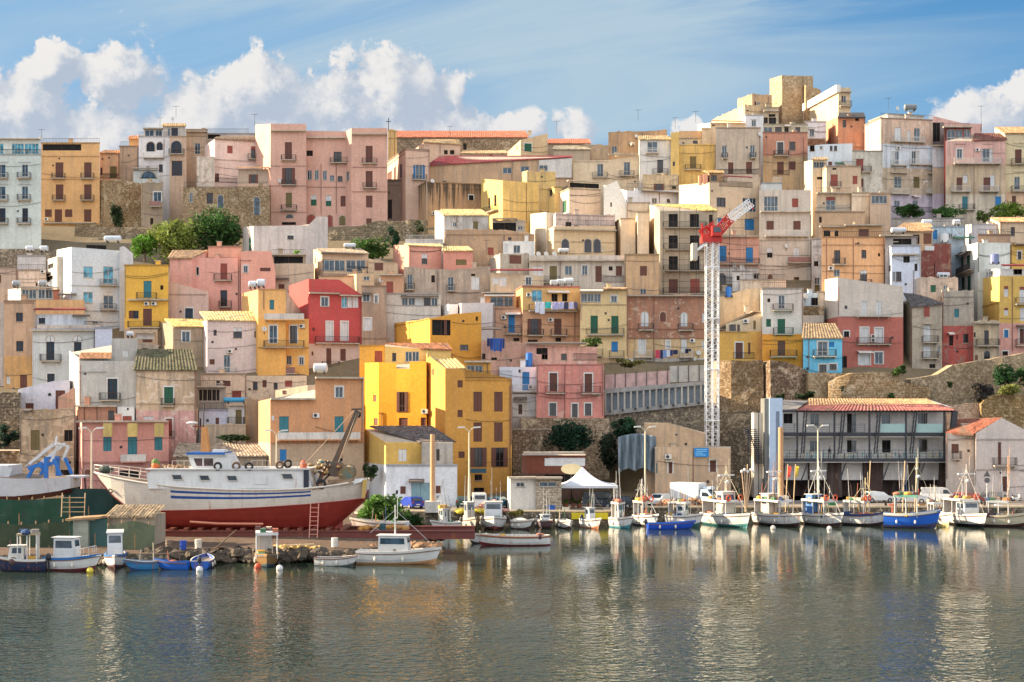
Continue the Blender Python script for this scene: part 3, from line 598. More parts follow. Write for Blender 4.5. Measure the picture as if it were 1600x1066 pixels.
house('B','big pink palazzo with two cornice towers and a recessed middle on the skyline','480:7 595:0 865:0 865.1:2.2 1165:2.2 1208:0 1480:0',[72,66,66,118,124,98,98],835,(212,166,146),
 'k 703 205 757 333;B 678 342 790;K 683 400 780 522;B 680 530 790;y 710 588 757 700;B 680 720 795;^o 712 752 766 780;o 680 810 787 832;'
 '- 598 385 862;- 598 535 862;- 598 735 862;o 867 268 915 310;d 1072 278 1133 356;B 1048 362 1200;G 873 418 908 490;G 928 418 960 490;G 990 420 1022 492;G 1043 455 1077 500;d 1103 462 1140 505;G 1150 430 1190 500;'
 'g 900 640 943 686;w 900 605 943 640;g 1013 650 1055 690;w 1013 608 1055 650;k 1125 612 1172 692;^r 872 752 936 835;^r 1020 757 1066 860;^y 1115 762 1184 835;'
 'k 1315 233 1368 360;B 1290 367 1403;k 1315 423 1368 548;B 1295 552 1400;k 1318 610 1367 700;k 1320 783 1360 825;- 1212 395 1478;- 1212 580 1478;= 600 122 862;= 868 175 1160;= 1212 148 1478;T 978 368 4 380;T 1093 368 4 380;- 868 545 1205;D 665 500',
 Y=279,grime=.3,peel=.12,name='palazzo',cat='palazzo',sd=7)
house('B','white windowed wall house with rain stained top in front of the pink palazzo','385/465 880 945 1028',[850,840,835,768,770],1055,(208,196,186),'d* 722 912 770 942;g 428 930 448 1030',grime=.5,peel=.1,Y=None,cornice=False)
# far church and what stands before it
house('C','long grey brown stone church on the skyline with a terracotta roof','75 1090',170,315,(160,138,112),'o 600 213 625 262;T 688 180 4 110;- 75 180 1090',Y=318,roof=(124,95,1075,9,(190,118,90)),mat=stone((166,142,114),(120,104,84)),name='church',cat='church')
house('C','lower church wing with terracotta roof behind the green window house','1240 1560',216,330,(170,150,126),'',Y=316,roof=(184,1245,1551,8,(190,118,90)),name='church_wing',cat='church')
house('C','narrow yellow stone corner tower with columns next to the iron cross','30 62 98',[108,105,120],330,(214,176,112),'- 30 120 98;- 30 175 98;T 46 125 4 190;T 80 125 4 190',Y=300,name='corner_tower',cat='tower',cornice=False)
house('C','small pink cream house with two dark windows below the church roof','238/300 578',208,305,(214,180,152),'o 455 265 483 298;o 500 265 533 298;T 425 210 4 80',Y=302,roof=(188,305,560,3,(180,150,110)),grime=.3)
house('C','rambling low tiled rooftops just under the long church wall','590 935',292,345,(204,182,152),'o 645 322 680 334;o 795 300 822 312',Y=300,roof=(272,600,920,4,(196,164,122)))
house('C','cream corner house with tall blue shuttered door at the alley','20/165 345',256,500,(206,172,150),'G 240 375 292 485;b 222 378 239 485;b 293 378 310 485;B 215 490 320;- 165 270 345;k 28 430 60 550;k 75 395 92 500;k 118 372 137 478;k 72 572 108 700;- 20 335 165',Y=281,sd=16,grime=.35)
house('C','dark alley wall between the palazzo and the mould stained wall','18 250',492,792,(150,128,112),'o 30 640 60 785;o 130 610 152 680;o 128 700 160 790;- 18 500 250',Y=284.5,grime=.8)
house('C','long low tan shed with maroon sheet roof above the stained wall','335 1420',[385,320],505,(198,164,130),'G 900 398 967 442;G 1035 388 1100 430;G 1170 380 1240 422;T 970 350 4 150',Y=287,roof=(312,420,1425,8,(134,62,66)),rmat=tiles((140,66,68)),grime=.7,name='shed',cat='shed')
house('C','white rendered end of the long low tan shed','1172 1422',[343,326],455,(212,206,198),'G 1175 380 1240 422',Y=286.6,cornice=False,grime=.5,drop=.5,back=1)
house('C','tall wall with black mould streaks between the alley and the yellow house','230/318 745',506,790,(192,154,112),'o* 642 607 678 645;A 375 745;D 365 500',mat=mould((196,156,116),zat(PY('C',506),276)),Y=276,sd=9)
house('C','beige house with a slanted roofline and green window on the skyline','910/1035 1240',[300,188,140],292,(204,178,138),'g* 1063 215 1118 275;G 1000 225 1020 270',Y=303,cornice=False,grime=.3,sd=10)
house('C','grey roofed low store right of the slanted beige house','1285 1560',262,345,(188,170,146),'',Y=300,roof=(236,1290,1500,3,(150,140,120)))
house('C','yellow house with a flowered balcony and rain streaked wall','735/900 1180',[482,495,515],840,(226,186,110),'d 790 628 804 705;d 834 605 852 690;B 755 735 862;T 1078 520 4 300',Y=266,grime=.6,peel=.2,cornice=False,sd=10)
house('C','taller yellow block with one red topped window behind the flowered balcony house','1045/1080 1300',[435,430,436],835,(214,180,116),'r 1085 583 1125 615;d 1085 615 1125 687;- 1080 560 1290',Y=268,grime=.8,cornice=False)
house('C','small bright yellow annexe beside the cream pergola house','1180/1290 1400',545,745,(226,190,120),'d 1245 565 1275 615',Y=266,grime=.3)
house('C','cream house with shaded pergola roof and green shutter','1280/1402 1640',557,760,(216,188,160),'g 1352 648 1383 738;o 1340 540 1384 610;= 1385 505 1640;o 1410 515 1630 550',Y=261,grime=.3,peel=.05,sd=9)
house('C','grey white house with a straw coloured tiled roof above the brown terraces','385/455 790',[720,762,762],862,(190,184,176),'G 522 812 550 845;y 675 806 712 870;T 550 770 4 80',Y=254,roof=(718,430,740,6,(206,176,124)),**PEEL)
house('C','shaded roof terrace with a dark awning under the yellow house','820 1070',800,900,(176,164,148),'o 825 815 1000 895;G 1012 840 1050 870;C 820 790 1010 4',Y=253,drop=1,back=5,cornice=False,**PEEL)
house('C','brown stained block with crumbling white parapet and maroon door','470 905 1140',[870,872,905],1062,(194,160,126),'r 785 1003 830 1060;o 1150 960 1175 1000;- 470 905 1140;d 940 925 965 950',Y=250,cornice=False,**PEEL)
house('C','white patched low front with grey door below the brown stained block','902 1142',955,1060,(212,210,204),'G 980 985 1032 1045;w 910 975 940 1040',Y=247,drop=3,grime=.4,cornice=False)
house('C','tall pale cream side wall catching the sun beside the arched house','1110/1228 1300',[750,735,745],1062,(216,202,178),'',Y=252,grime=.3,sd=9)
house('C','cream house with three round arched windows and a heavy cornice','1228/1285 1755',[870,842,842],1062,(214,186,146),'^d 1345 940 1400 1036;^d 1519 940 1570 1040;^d 1587 940 1640 1040;= 1285 872 1755;- 1285 960 1340;- 1410 960 1510;- 1650 965 1755;G 1655 1000 1665 1030',Y=247,grime=.3,peel=.05)
house('C','white and orange parapet terrace above the three arched windows','1235/1300 1750',750,870,(206,182,168),'o 1375 810 1420 850;o 1440 835 1470 850;- 1300 760 1740',Y=250,cornice=False,**PEEL)
house('D','brown windowless block with a single blue door under the skyline cloud','245 500 688',[130,124,116],302,(186,152,114),'G 270 235 310 298;D 455 160;= 400 222 440',Y=303,grime=1,peel=.3,cornice=False)
house('D','low brown ruin wall left of the single blue door block','-30 70 250',[240,225,232],335,(182,158,128),'',Y=302,cornice=False,**PEEL)
house('D','long cream house with two balconied doors below the brown block','-20 240 478',[345,342,305],505,(218,196,164),'G 160 370 207 465;B 125 472 240;G 362 355 410 455;B 330 460 440;- -20 352 240;= 245 300 470',Y=288,grime=.4,cornice=False)
house('D','white house with big window over a flower balcony and tiled eave','480 718',188,470,(214,210,202),'G 540 202 617 285;Bw 525 290 625;d 615 338 660 438;B 580 447 695;T 640 460 4 100',Y=286,roof=(160,475,705,3,(180,156,116)),grime=.5,peel=.3)
house('D','tan lower storey with an open shuttered window under the white balcony house','505 780',455,600,(206,182,144),'K 590 520 665 572;o 728 538 757 560',Y=282,cornice=False,**PEEL)
house('D','ochre house with a long balcony between white house and grey tower house','718 780 781:1.0 1057:1.0',[135,135,225,225],460,(214,182,112),'d 733 352 750 385;y 863 312 910 403;B 825 415 945;- 780 228 1055',Y=284.5,grime=.8,peel=.1,cornice=False)
house('D','cream roof storey with small window under a brown parapet','782 1020',178,230,(208,186,150),'d 885 193 922 222;o 805 205 820 225',Y=290,drop=2,back=4)
house('D','long brown parapet block behind the ochre house','780 1005',120,182,(190,156,118),'= 780 180 1000',Y=293,drop=2,cornice=False)
house('D','tall grey plaster house with two narrow balcony windows under the castle block','1060 1398',98,475,(198,180,158),'G 1105 230 1143 325;B 1100 328 1148;G 1318 228 1355 322;B 1314 326 1360;k 1152 358 1192 447;k 1288 355 1333 445;T 1392 150 4 320;R 1075 448 1380;D 1390 145',Y=277,grime=.7,peel=.35)
house('D','cream wall house with a wooden glazed attic facing the sun','780/1010 1390',[530,510,510],950,(206,182,152),'d 1065 625 1133 695;G 1262 628 1365 733;b 1075 782 1115 820;b 1278 787 1350 872;R 1085 545 1335;d 1020 455 1065 500;= 1090 915 1380;k 935 455 955 530;k 965 448 1000 520;C 1100 470 1320 5',Y=252,grime=.5,peel=.15,cornice=False,sd=14,bands=[(925,(204,160,138))])
house('D','tiled attic roof with wooden windows on the cream sunlit wall house','925/1010 1110',[462,440,440],512,(190,150,110),'d 1022 455 1065 500;k 935 458 960 520;k 966 450 1000 512',Y=253,drop=.5,back=4,roof=(425,960,1110,4,(176,140,96)),name='attic',cat='attic')
house('D','bright white gabled wall glowing in the sun below the flower balcony','210/385 775',[530,572,572],670,(214,214,214),'G 575 628 613 670;d 688 635 712 662;T 632 590 4 80;C 490 585 775 4',Y=268,grime=.2,peel=.05,sd=12)
house('D','tall sunlit white gable end above the round arches','210 310 385',[540,497,660],800,(226,220,206),'d 260 660 272 695',Y=259,grime=.1,peel=0,cornice=False)
house('D','plain cream box wall between white gable and the concrete fins','385 560',665,790,(204,188,164),'',Y=258,grime=.4)
house('D','cream concrete fin wall nearest the round arches','270/338 450',785,1055,(220,196,164),'',Y=250,grime=.2,peel=.05,sd=10)
house('D','taller cream concrete fin wall next to the unfinished building','452/466 552',737,1055,(220,196,164),'',Y=248,grime=.2,peel=.05)
house('D','sunlit blank cream party wall of the unfinished building','555/630 640',[680,700,700],1055,(222,200,168),'',Y=246,grime=.2,peel=.05,cornice=False,sd=12)
r,sk_seg,_=house('K','unfinished concrete building with black window holes and scaffold poles','-45 100 330 410',[150,150,150,150],825,(190,172,146),
 'o 25 175 105 280;o 193 175 265 280;o 345 180 372 280;o 25 345 105 450;o 193 345 265 450;o 25 510 105 618;o 193 510 268 618;k 25 692 105 800;r 195 690 270 800;B -20 285 320;B -20 458 320;B -20 628 320;B -20 808 320;k 335 345 350 450',Y=244,roof=(104,-90,330,3,(212,178,112)),grime=1,peel=.4,name='building',cat='building')
sc_ = MB(); S_ = sk_seg[0]
for i in range(6):
    x_ = -6+i*3.4; sc_.beam((S_.A.x+.3+i*2.9, 241.6, zat(PY('K',830),244)), (S_.A.x+.3+i*2.9, 241.6, zat(PY('K',140),244)), .07, IRON)
for yk in (300, 380, 470, 550, 640, 720, 800): sc_.beam((S_.A.x, 241.6, zat(PY('K',yk),244)), (S_.A.x+15.5, 241.6, zat(PY('K',yk),244)), .06, IRON)
tag(sc_.build('scaffolding', off=(S_.A.x, 241.6, zat(PY('K',830),244))), 'rusty scaffold poles standing before the unfinished concrete building', 'scaffold')
# castle block and its neighbours
house('E','square yellow stone castle tower, highest block of the skyline','608/722 1010',[140,106,112],540,(204,172,124),'T 915 115 4 400',Y=312,mat=stone((198,170,132),(160,136,104),1.2),cornice=False,name='castle_tower',cat='tower',sd=11)
house('E','lower wing of the castle tower with a small hole','915/940 1080',[200,195,238],400,(196,160,116),'o 1003 292 1016 306;T 968 240 4 130',Y=308,mat=stone((196,160,118),(160,130,92),1.2),cornice=False,name='castle_wing',cat='tower')
house('E','ruined brown block left of the castle tower','310/445 628',[330,285,290],405,(184,154,118),'o 468 350 484 382;G 490 352 520 382;T 595 300 4 90',Y=306,grime=.9,peel=.5,cornice=False,sd=11)
house('E','long sloping sunlit wall rising to the castle tower','70/380 545',[522,385,388],540,(196,170,134),'',Y=300,grime=.9,cornice=False,sd=18)
house('E','grey loggia with dark terrace under the castle tower','545 690',405,560,(190,174,146),'o 555 495 590 550;o 600 495 668 555;= 550 440 690;G 680 460 708 540;o 600 465 660 490',Y=299,grime=.8)
house('E','small white cube house with blue window below the castle ramp','345/385 550',475,595,(212,212,212),'G 440 520 483 578;- 430 512 490',Y=294,grime=.2,peel=.1)
house('E','low cream roof strip with tiled edge left of the white cube','-60/60 385',[560,545,545],620,(212,186,150),'o 75 560 100 575;C 60 535 380 1',Y=292,grime=.4,cornice=False,sd=9)
house('E','cream step wall at the corner of the ochre house','-20 60',600,760,(214,186,148),'',Y=289,grime=.5)
house('E','row of glazed roof rooms above the salmon and brown house','548 960',562,640,(190,180,156),'G 553 583 632 637;d 657 583 720 634;o 745 583 783 632;d 845 585 890 632;C 740 575 800 3',Y=285,drop=1,back=5)
house('E','salmon and brown house with a small iron balcony at its centre','545 958',636,1062,(204,146,120),'d* 677 725 735 835;B 645 852 780;d 790 720 845 800;k 677 905 738 1020;k 785 903 848 980;T 920 680 4 320;R 640 1030 790;D 520 660',Y=280,grime=.9,peel=.25,bands=[(855,(196,164,124))])
house('E','small white house with slit windows beside the brick wall','935 1130',536,690,(214,208,206),'G* 978 600 1020 670',Y=287,grime=.3,peel=.1)
house('E','bare brick strip under the small white house','960 1125',690,770,(0,0,0),Y=285,mat=stone((170,122,92),(110,84,64),1.4),name='brick_wall',cat='wall',cornice=False)
house('E','cream house running diagonally up with a white eave and end balcony','915/1243 1355',[400,218,220],535,(204,180,146),'G 1272 295 1315 360;B 1250 392 1356;= 1250 262 1356;k 1275 295 1285 350',Y=292,grime=.5,cornice=False,sd=20)
wf = MB(); wf.beam(at(PX('E',928),PY('E',405),311), at(PX('E',1245),PY('E',228),291.6), .9, stucco((226,222,212), .2, .1), h=1.6); tag(wf.build('roof_edge', off=at(PX('E',928),PY('E',405),311)), 'thick white roof edge climbing along the diagonal cream house', 'roof edge')
house('E','reddish flaking house with a dark flat roof on the skyline','1115/1240 1492',[545,490,490],805,(198,138,106),'d 1283 520 1315 590;o 1400 497 1433 528;T 1488 500 4 300',Y=284,grime=.7,peel=.55,peelc=(206,170,136),cornice=False,sd=14)
rr = MB(); a_ = at(PX('E',1238),PY('E',490),283.4); b_ = at(PX('E',1494),PY('E',490),283.4); c_ = at(PX('E',1480),PY('E',450),290); d_ = at(PX('E',1250),PY('E',450),290); rr.poly([a_,b_,c_,d_], plain((58,56,58),.9,.4)); rr.poly([a_-Vector((0,0,.3)),b_-Vector((0,0,.3)),b_,a_], plain((58,56,58),.9,.4)); tag(rr.build('roof', off=a_), 'dark felt roof of the reddish flaking skyline house', 'roof')
house('E','bluish white terraced house with an outside stair and green awning','960 1100 1375',[760,745,735],965,(198,206,212),'d 980 755 1022 810;G 1072 758 1113 792;d 1165 758 1190 805;d 1203 758 1232 805;o 1258 748 1375 795;C 1213 920 1290 2;D 1300 915;k 1150 905 1185 940',Y=276,grime=.3,peel=.2,cornice=False)
house('E','small cream house with blue veranda glass below the bluish white terraces','920/1005 1138',[905,890,890],1075,(204,184,154),'G 1015 905 1065 960;G 1068 905 1110 960;R 1010 965 1130;o 1045 1045 1100 1070',Y=268,roof=(870,1010,1135,3,(176,150,116)))
# right end of the skyline (tile F)
house('F','large peeling facade of pink, white and lilac storeys with five white balconies','345/465 858',168,865,(206,174,150),
 'w 572 238 620 340;w 668 262 690 345;G 718 245 763 345;Bw 545 350 790;w* 550 420 570 518;G 570 420 605 518;Bw 545 528 658;A 597 395;G 700 418 735 515;w* 735 418 755 515;Bw 688 525 955;w 880 412 928 515;G 568 612 623 700;Bw 540 742 676;y 713 612 760 697;y 868 630 910 702;Bw 808 740 962;G 568 793 610 845;G 707 793 747 850;d 887 793 925 850;R 545 880 925;C 700 765 750 3;= 540 585 660;= 820 590 940;T 474 230 5 520',
 Y=272,grime=.8,peel=.5,peelc=(222,216,206),bands=[(362,(208,212,216)),(542,(196,176,150)),(742,(204,190,200))])
house('F','right strip of the peeling facade with a small cornice','858 957',382,865,(204,206,208),'= 852 380 957;- 858 540 955',Y=272.6,grime=.7,peel=.4,bands=[(542,(196,176,150)),(742,(204,190,200))])
house('F','roof terrace block with small windows and tanks on the peeling facade','375/520 790',138,170,(206,198,184),'o 685 145 702 165;o 738 145 752 165',Y=276,drop=1,back=4)
house('F','dark narrow gap with awning frames between the peeling facade and pink house','858 945',200,352,(126,112,106),'o 862 205 915 345',Y=276,cornice=False)
house('F','pink gabled wall behind the dark red roof veranda','860 1085 1230',[152,206,212],340,(212,166,152),'T 1228 210 4 60',Y=282,cornice=False,grime=.4)
house('F','roof veranda with blue panes under a dark red roof on the pink house','945 1148',245,345,(140,70,66),'G 968 255 1030 340;G 1034 255 1085 340;G 1098 255 1142 335;k 950 250 962 340;= 935 238 1155',Y=270.5,drop=1,back=5,name='roof_veranda')
house('F','pink house with white doors on one long balcony and beige lower storeys','957 1165 1410',[342,342,335],870,(216,170,156),
 'G* 1043 403 1083 478;A 1197 410;G 1240 400 1290 500;w 1228 400 1240 500;w 1292 400 1315 500;Bw 1015 515 1368;- 1030 365 1110;- 1238 365 1320;k 1040 618 1085 720;w 1090 600 1125 660;Bw 1000 725 1142;k 1245 618 1295 722;w 1295 600 1330 680;Bw 1210 725 1355;t 1083 762 1125 858;B 1055 863 1170;b 1333 762 1378 835;T 1172 520 5 360',
 Y=269,grime=.7,peel=.3,bands=[(525,(194,170,140)),(745,(206,190,168))],roof=(288,1175,1395,3,(120,78,68)))
house('F','pale yellow house with tiled roof at the right end of the skyline','1407 1700',285,865,(218,200,160),'k 1483 405 1533 510;B 1450 518 1580;- 1475 360 1600;- 1468 575 1600;G 1478 612 1520 710;B 1450 723 1580;k 1460 757 1490 825;- 1407 520 1600',Y=270,roof=(240,1330,1700,4,(196,150,108)),grime=.3,bands=[(725,(216,180,146))])
house('F','grey garden terrace wall below the lilac storey','555 1095',928,1005,(186,180,172),'- 555 930 1095',Y=262,drop=5,**PEEL)
# tile F lower left: houses between the skyline and the orange terrace house
house('F','whitish house with red brown shutter beside a peeled corner','250 400 480',418,730,(206,198,182),'r 280 475 335 570;B 315 578 390;k 318 625 336 722;- 270 475 340',Y=266,**PEEL)
house('F','beige stepped house with a pink roller door and small balcony','-20/55 165',535,718,(200,178,150),'r 88 595 140 690;B 80 692 160;r -20 625 25 675;o 100 545 130 560',Y=265,grime=.7)
house('F','narrow beige house with one red roller window','165 318',535,722,(208,182,152),'r 253 605 290 668',Y=265.4,grime=.4)
house('F','cream terraced house with white railings and a red topped door','-20 245',735,880,(216,190,158),'r 52 765 122 790;G 52 790 122 868;Rw -20 868 243;= -20 878 330;T 248 735 5 180;= -20 738 245',Y=258,grime=.4,bands=[(880,(200,176,146))])
house('F','cream blank house beside the white railings with thick drainpipe','245 385',735,925,(212,190,162),'T 385 730 5 190;- 245 760 385',Y=257,grime=.6)
house('F','beige house with a wide greenish window strip','385 542',742,1010,(204,176,148),'G 395 755 515 815;- 390 735 542',Y=256,grime=.6,peel=.35)
house('F','beige lower wall with shaded loggia under the white railings','-30 345',880,1000,(204,172,138),'o 40 1005 150 1060;o 0 915 20 960',Y=254,grime=.7)
house('F','low house with rough tiled roof in the hollow below the garden wall','600 850',1000,1066,(186,160,130),'o 740 1040 800 1066',Y=246,roof=(965,640,830,4,(190,156,120)),peel=.6)
house('L','pale blue walled terrace house below the garden wall','858 1095',72,160,(180,200,212),'b 862 95 895 165;G 980 120 1010 155;C 1010 155 1165 2',Y=243,**PEEL)
house('L','white wall lit on its left below the right hand hedge','1090/1152 1370',[58,50,55],170,(210,202,200),'- 1152 52 1370',Y=247,grime=.7,cornice=False,sd=9)
house('L','beige house with dark slot window and tiled roof on the right','1370 1700',36,210,(214,186,154),'d 1450 73 1482 140',Y=246,roof=(5,1295,1640,4,(200,150,110)),grime=.4)
# tall white house and its row (tiles D/K)
house('K','tall off white house with a black netted balcony right of the crane','742 1152',[-15,-15],775,(208,194,176),
 'G 780 35 892 152;r 1003 52 1053 122;k 800 230 858 300;k 1013 230 1072 300;Bw 785 352 1130;w 805 443 848 480;o 805 482 848 522;w 1015 440 1062 520;BG 965 562 1145;^k 812 655 845 690;d 1017 675 1060 740;R 965 790 1110;= 750 160 1150;- 750 385 1150;- 750 585 1150;w 885 690 920 692;T 1152 180 5 400;D 955 430',
 Y=250,grime=.6,peel=.15)
house('D','white roof terrace wall with ornate railing on the tall off white house','1400 1560',515,545,(210,208,202),'Rw 1490 512 1560;T 1395 380 4 150',Y=253,drop=1,back=4)
house('K','thin white slot house between the tall off white and orange houses','1158 1240',372,800,(208,204,198),'o 1178 550 1213 590;G 1182 680 1222 735;y 1182 735 1222 792;- 1160 430 1240;w 1180 420 1205 460',Y=246,**PEEL)
house('K','blue door house end behind the red crane jib','405 740',352,600,(206,158,136),'b 415 428 482 553;b 637 440 693 560;o 498 478 508 500;B 410 572 740;= 405 355 740',Y=249,grime=.5,name='house')
house('K','white house with arched glass doors behind the crane mast','410 740',603,800,(200,196,190),'^d 418 645 475 785;o 560 665 590 700;o 700 650 735 690;T 560 610 4 100',Y=247.5,grime=.6)
house('K','small white block with parapet under the blue door house','530 725',632,705,(216,214,210),'o 563 665 588 702;o 700 655 735 688;C 695 655 740 4',Y=243,drop=3,back=4)
house('K','rain streaked concrete parapet wall right of the crane mast','590 955',700,770,(196,184,166),'',Y=240,drop=2,back=5,**PEEL)
house('K','dark grey terrace with a blue tub beside the crane mast','415 600',795,900,(160,150,138),'',Y=236,drop=4,**PEEL)
house('K','cream stairway house climbing left of the white and orange house','430 640 760',[835,770,765],1066,(214,188,150),'',Y=233,grime=.6,cornice=False)
st = MB()
for i in range(16):
    x0 = 315+i*18; st.obox(at(PX('R',x0), PY('R',218-i*8.6), 226), (.75,0,0), (0,1.2,0), (0,0,.16), stucco((190,170,142),.8,.4))
tag(st.build('outside_stair', off=at(PX('R',320),PY('R',220),226)), 'stone outside stair climbing to the right past the white and orange house', 'stair')
house('R','sunlit cream stair wall with olive shutter left of the green shutters','470/640',200,300,(0,0,0),'',Y=224) if False else None
house('R','small yellow house with a brown door and dark windows under the stair','300 525 640',[236,232,232],455,(222,170,88),'k* 432 318 487 440;k 515 318 545 405;R 415 440 575;A 510 155;d 385 180 435 230;d 445 180 465 235;- 300 238 520',Y=221,grime=.4,peel=.15,cornice=False)
house('R','cream upper storey with olive window under the slanted stair','360 632',[175,95],238,(212,192,160),'y 568 150 585 215;d 385 180 435 232;A 508 157',Y=222.5,drop=1,cornice=False,back=5,grime=.4)
house('K','white house with green shutters above an orange ground storey','755/768 1092',768,1200,(214,200,186),
 'o 808 845 830 875;G* 895 822 945 928;B 848 940 1008;g 798 1008 836 1070;g 888 1008 948 1125;B 852 1128 1008',Y=220,grime=.4,peel=.1,bands=[(1128,(224,150,62))],drop=2)
house('R','orange ground storey of the white house with a wide iron balcony','632 943',268,478,(224,146,56),'k 752 303 810 415;B 692 423 893;- 632 300 943;T 628 200 4 240',Y=219.6,grime=.3,peel=.05,cornice=False,drop=5)
house('K','small pale blue gap house with a rubble wall','1092 1250',802,905,(186,206,222),'o 1155 840 1225 900;D 1105 830',Y=228,cornice=False)
house('K','low rubble wall between white orange house and the red white house','1092 1255',905,1060,(0,0,0),Y=224,mat=stone(),name='stone_wall',cat='wall',cornice=False,bands=[(980,(208,196,182))])
house('R','small sky blue house with a ragged tiled roof on the bastion','945 1240',286,542,(108,186,216),'G* 1055 310 1130 415;b 1132 312 1180 350;B 1018 420 1190;d* 1066 484 1122 540;d* 1144 480 1198 524;- 945 284 1240;T 987 290 4 230',Y=212,roof=(178,948,1190,5,(150,128,100)),grime=.1,peel=.05)
house('L','low grey gap wall between the white orange house and the red white house','-10 60',565,800,(190,180,166),'',Y=226)
house('L','white over red house with white doors and two long iron balconies','42/140 636',[470,455,522],1070,(208,196,182),
 'o 193 487 213 518;^o 193 665 212 692;w 320 632 362 740;w 430 632 473 740;Bw 280 748 530;o* 187 862 227 905;w* 312 835 373 948;w* 422 838 482 948;A 407 900;A 407 930;B 280 958 535;C 285 1020 400 3;w* 300 1040 385 1120;G* 422 1020 482 1110;o 160 1050 210 1160',
 Y=219,grime=.35,peel=.12,bands=[(752,(186,110,96))],cornice=False)
house('L','peach orange house with a roof storey and four slim windows','18 495',150,540,(222,170,124),
 'd 113 248 160 350;B 100 355 192;d 320 245 357 308;o 445 270 463 295;A 88 385;G 110 392 157 445;w 310 400 363 430;d 310 430 363 515;B 295 518 392;- 18 208 495;- 18 365 495;T 55 160 5 330;T 258 160 5 330',Y=232,grime=.3,peel=.1,sd=5)
house('L','open roof storey with brown shutter on the peach orange house','20 475',62,152,(206,162,118),'o 35 98 145 148;k 300 88 375 150;= 0 70 190;= 190 60 480',Y=234,drop=1,back=4)
house('L','narrow blue white tower house with canopy terrace and dark windows','497/546 770',215,585,(198,206,220),'o 637 292 687 342;G 555 410 580 485;d 582 410 623 485;= 546 282 745;o 722 350 745 405;w 735 290 760 350;T 715 400 4 180;R 500 420 545',Y=229,grime=.3,peel=.1)
house('L','shaded roof terrace with slab canopy on the blue white tower house','500 745',148,215,(168,160,156),'o 560 160 700 205;= 455 138 700;T 500 150 5 60;T 740 150 5 60',Y=231,drop=1,back=3)
house('L','dark red flaking windowless house with grey plaster foot','772 880 1000',[258,196,196],460,(132,74,66),'o 870 345 885 440;w 800 215 870 250',Y=235,**PEEL)
house('L','long flaking pinkish wall with small green shutter below the dark red house','735 1052',460,575,(206,186,168),'g 843 512 883 565;G 940 515 972 545;G 910 430 970 455',Y=228,cornice=False,**PEEL)
house('L','weathered shack with rough tiled roof behind the blue white tower','600 855',105,235,(176,150,122),'o 700 130 760 200;k 790 120 850 200',Y=240,roof=(52,630,760,4,(176,142,106)),peel=.7)
house('L','white cornered house with four tall green shutters seen edge on','1012/1200 1445',[235,190,192],560,(206,208,198),
 'g 1063 300 1092 403;g 1113 287 1142 392;B 1012 425 1178;g 1075 453 1098 545;g 1118 443 1147 550;C 1045 280 1100 3;C 1100 268 1150 3;o 1015 160 1030 230',Y=231,grime=.4,cornice=False,sd=18)
house('L','brown brick parapet block with blue tank beside the green shutter house','1202 1448',132,375,(180,148,122),'- 1202 135 1448',Y=233,grime=.6,peel=.4)
house('L','yellow house upper wing with white framed slot at the right edge','1448 1700',212,360,(214,172,92),'d* 1503 257 1530 317;C 1480 205 1600 4',Y=232,grime=.3)
house('L','white glazed roof veranda on the yellow house at the right edge','1195/1365 1700',[390,390,388],442,(208,206,200),'G 1200 420 1225 458;G 1240 415 1280 452;G 1290 402 1332 440;d 1472 392 1535 432;w 1370 392 1465 432;C 1370 365 1640 5',Y=223,drop=1,back=3,grime=.2,cornice=False,sd=14)
house('L','ochre yellow house with white roller windows above pink storeys at right edge','1175/1365 1700',[470,442,442],1060,(214,176,96),
 'r 1400 520 1432 540;w 1400 540 1432 600;r 1517 525 1560 545;w 1517 545 1560 645;r 1400 685 1432 700;w 1400 700 1432 742;w 1520 685 1565 782;= 1485 655 1600;B 1480 655 1600;- 1180 665 1365;b* 1400 852 1432 910;k* 1517 843 1551 955;B 1485 967 1600;C 1490 825 1590 4;o* 1387 1013 1430 1045;T 1462 450 5 560',
 Y=222,grime=.3,peel=.1,bands=[(800,(214,160,146))],cornice=False,sd=14)
house('L','stained grey ruin with teal window above a red painted patch','930 1170',562,1100,(178,166,150),'t 1023 690 1060 757;o 1040 888 1050 925;d 1090 882 1130 950;o 985 895 1015 970;C 970 880 1015 3;- 930 600 1165',Y=221,bands=[(820,(190,92,82))],cornice=False,**PEEL)
house('L','crumbling grey house with white shutters and hanging balcony left of the ruin','625/705 930',[640,680,655],1110,(182,168,148),
 'r 793 677 835 750;w 790 815 845 940;B 775 945 895;w 790 975 845 1060;B 775 1065 895;G 895 975 917 1030;o 835 1110 880 1140;= 790 805 850;T 700 790 4 320',Y=220,roof=(582,640,760,5,(92,88,86)),**PEEL)
house('L','small ruin with broken balcony and black arch under the yellow house','1168 1365',788,1080,(190,170,140),'d 1250 855 1285 962;B 1185 970 1357;^o 1248 1010 1292 1070;o 1170 870 1185 905;^k 1180 1040 1200 1080;= 1170 800 1365',Y=219,cornice=False,**PEEL)
